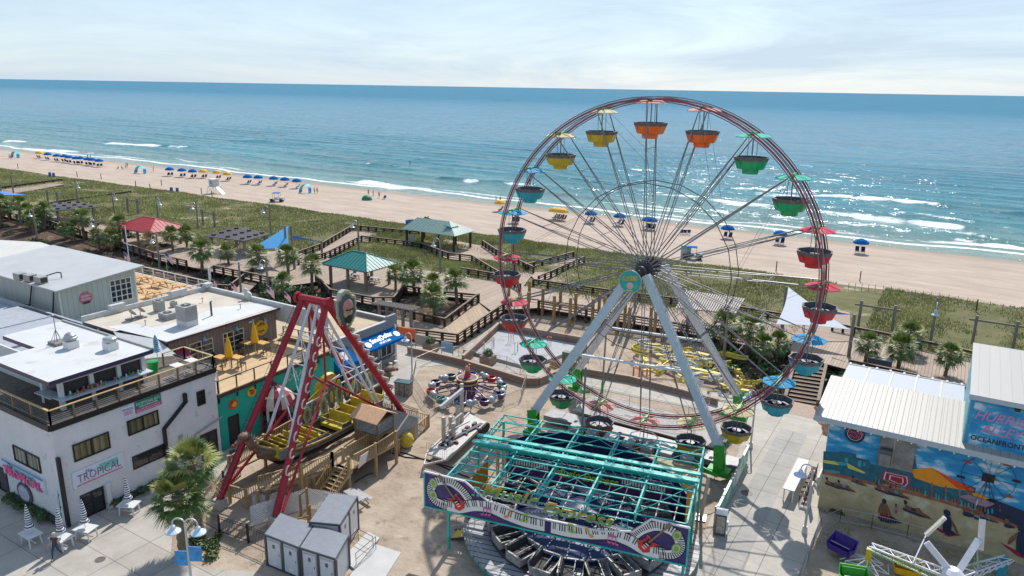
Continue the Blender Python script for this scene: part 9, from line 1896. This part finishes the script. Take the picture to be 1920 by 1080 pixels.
for i,(x, y) in enumerate(((1040,700),(1090,672))): p = gp(x, y); t = thing('timber_bench',['yellow timber bench behind the left wheel leg', 'timber bench beside the sign post behind the left wheel leg'][i], 'bench',(p.x, p.y,0),-.3); local(t); b = MB(); b.box(-1,1,-.25,.25,.45,.52); b.build('seat', M['newwood'], t); b = MB(); b.box(-1,1,.25,.3,.55,1.1); b.build('backrest', M['newwood'], t); b = MB(); b.box(-.9,-.8,-.2,.25,0,.45); b.build('leg', M['newwood'], t); b = MB(); b.box(.8,.9,-.2,.25,0,.45); b.build('leg', M['newwood'], t)
p = gp(1062,688); t = thing('wall_cabinet', 'grey green utility cabinet and sign behind the left wheel leg', 'cabinet',(p.x, p.y,0)); b = MB(); b.box(p.x-.4, p.x+.4, p.y-.3, p.y+.3,0,1.7); b.build('casing', mat('dull green cabinet',(.12,.16,.1),.6), t); b = MB(); b.box(p.x+.8, p.x+1.9, p.y, p.y+.05,.9,2.3); b.build('sign', M['acgrey'], t); b = MB(); b.box(p.x+1.3, p.x+1.4, p.y+.05, p.y+.12,0,2.3); b.build('post', M['midwood'], t)
# lots of small fences round the wheel base
t = thing('queue_fence', 'white steel queue fences on the platform behind the lower wheel rim', 'fence', tuple(gp(1220,790)))
for (a, c) in (((1090,740),(1180,760)),((1180,760),(1290,782)),((1080,760),(1090,740)),((1290,782),(1330,760)),((1110,770),(1200,790)),((1200,790),(1300,812))):
    P, Q = at(a[0], a[1],.63), at(c[0], c[1],.63); barrier(t, P, Q, M['white'])
# distant utility pole and lamp by the wheel
for (x, y, h, lab) in ((1355,690,6.5, 'tall grey timber pole with cross brackets behind the right wheel legs'),(1190,585,7.0, 'timber lamp pole rising behind the round hub sign'),(453,560,5.0, 'plain timber pole behind the flagged parapet')):
    p = gp(x, y); t = thing('timber_pole', lab, 'pole',(p.x, p.y, p.z)); b = MB(); b.tube(tuple(p),(p.x, p.y, p.z+h),.16,8,0,.12); b.build('pole', M['greywood'], t); b = MB(); b.tube((p.x-.5, p.y, p.z+h-.3),(p.x+.5, p.y, p.z+h-.3),.05,6); b.sph((p.x-.5, p.y, p.z+h-.2),.12,(1,1,1),6); b.sph((p.x+.5, p.y, p.z+h-.2),.12,(1,1,1),6); b.build('bracket', M['white'], t)
# manhole covers, cables, loose planks, litter in the lot
for (x, y, r_) in ((438,848,.35),(188,1050,.3),(1372,897,.01),(1400,925,.42)):
    p = gp(x, y); b = MB(); b.lathe((p.x, p.y,.036),[(r_,0),(r_,.012)],18); tag(b.build('manhole_cover', mat('dark cast cover',(.13,.1,.09),.6, var=.3)), 'round dark cast manhole cover set in the concrete paving', 'manhole', 'manhole covers')
def cable(pts, r_, m, label):
    P = [gp(x, y,.03) for x, y in pts]; b = MB(); b.path(P, r_,5); tag(b.build('power_cable', m), label, 'cable')
cable([(735,850),(760,858),(800,862),(850,885),(890,900)],.06, M['rubber'], 'thick dark cable crossing the sand from the yellow egg to the music ride'); cable([(738,846),(765,852),(812,868),(850,878)],.05, M['rubber'], 'second dark cable beside the thick one on the sand'); cable([(665,905),(690,890),(700,888)],.06, M['darkwood'], 'dark timber offcut line lying on the sand by the deck')
tufts(2600,(-36.5,-26),(36.5,41.5), 'sparse_weeds',.1, lambda x, y: mn.noise((x*.9, y*.9,9)) > .25,[G1, G2],.02,7)
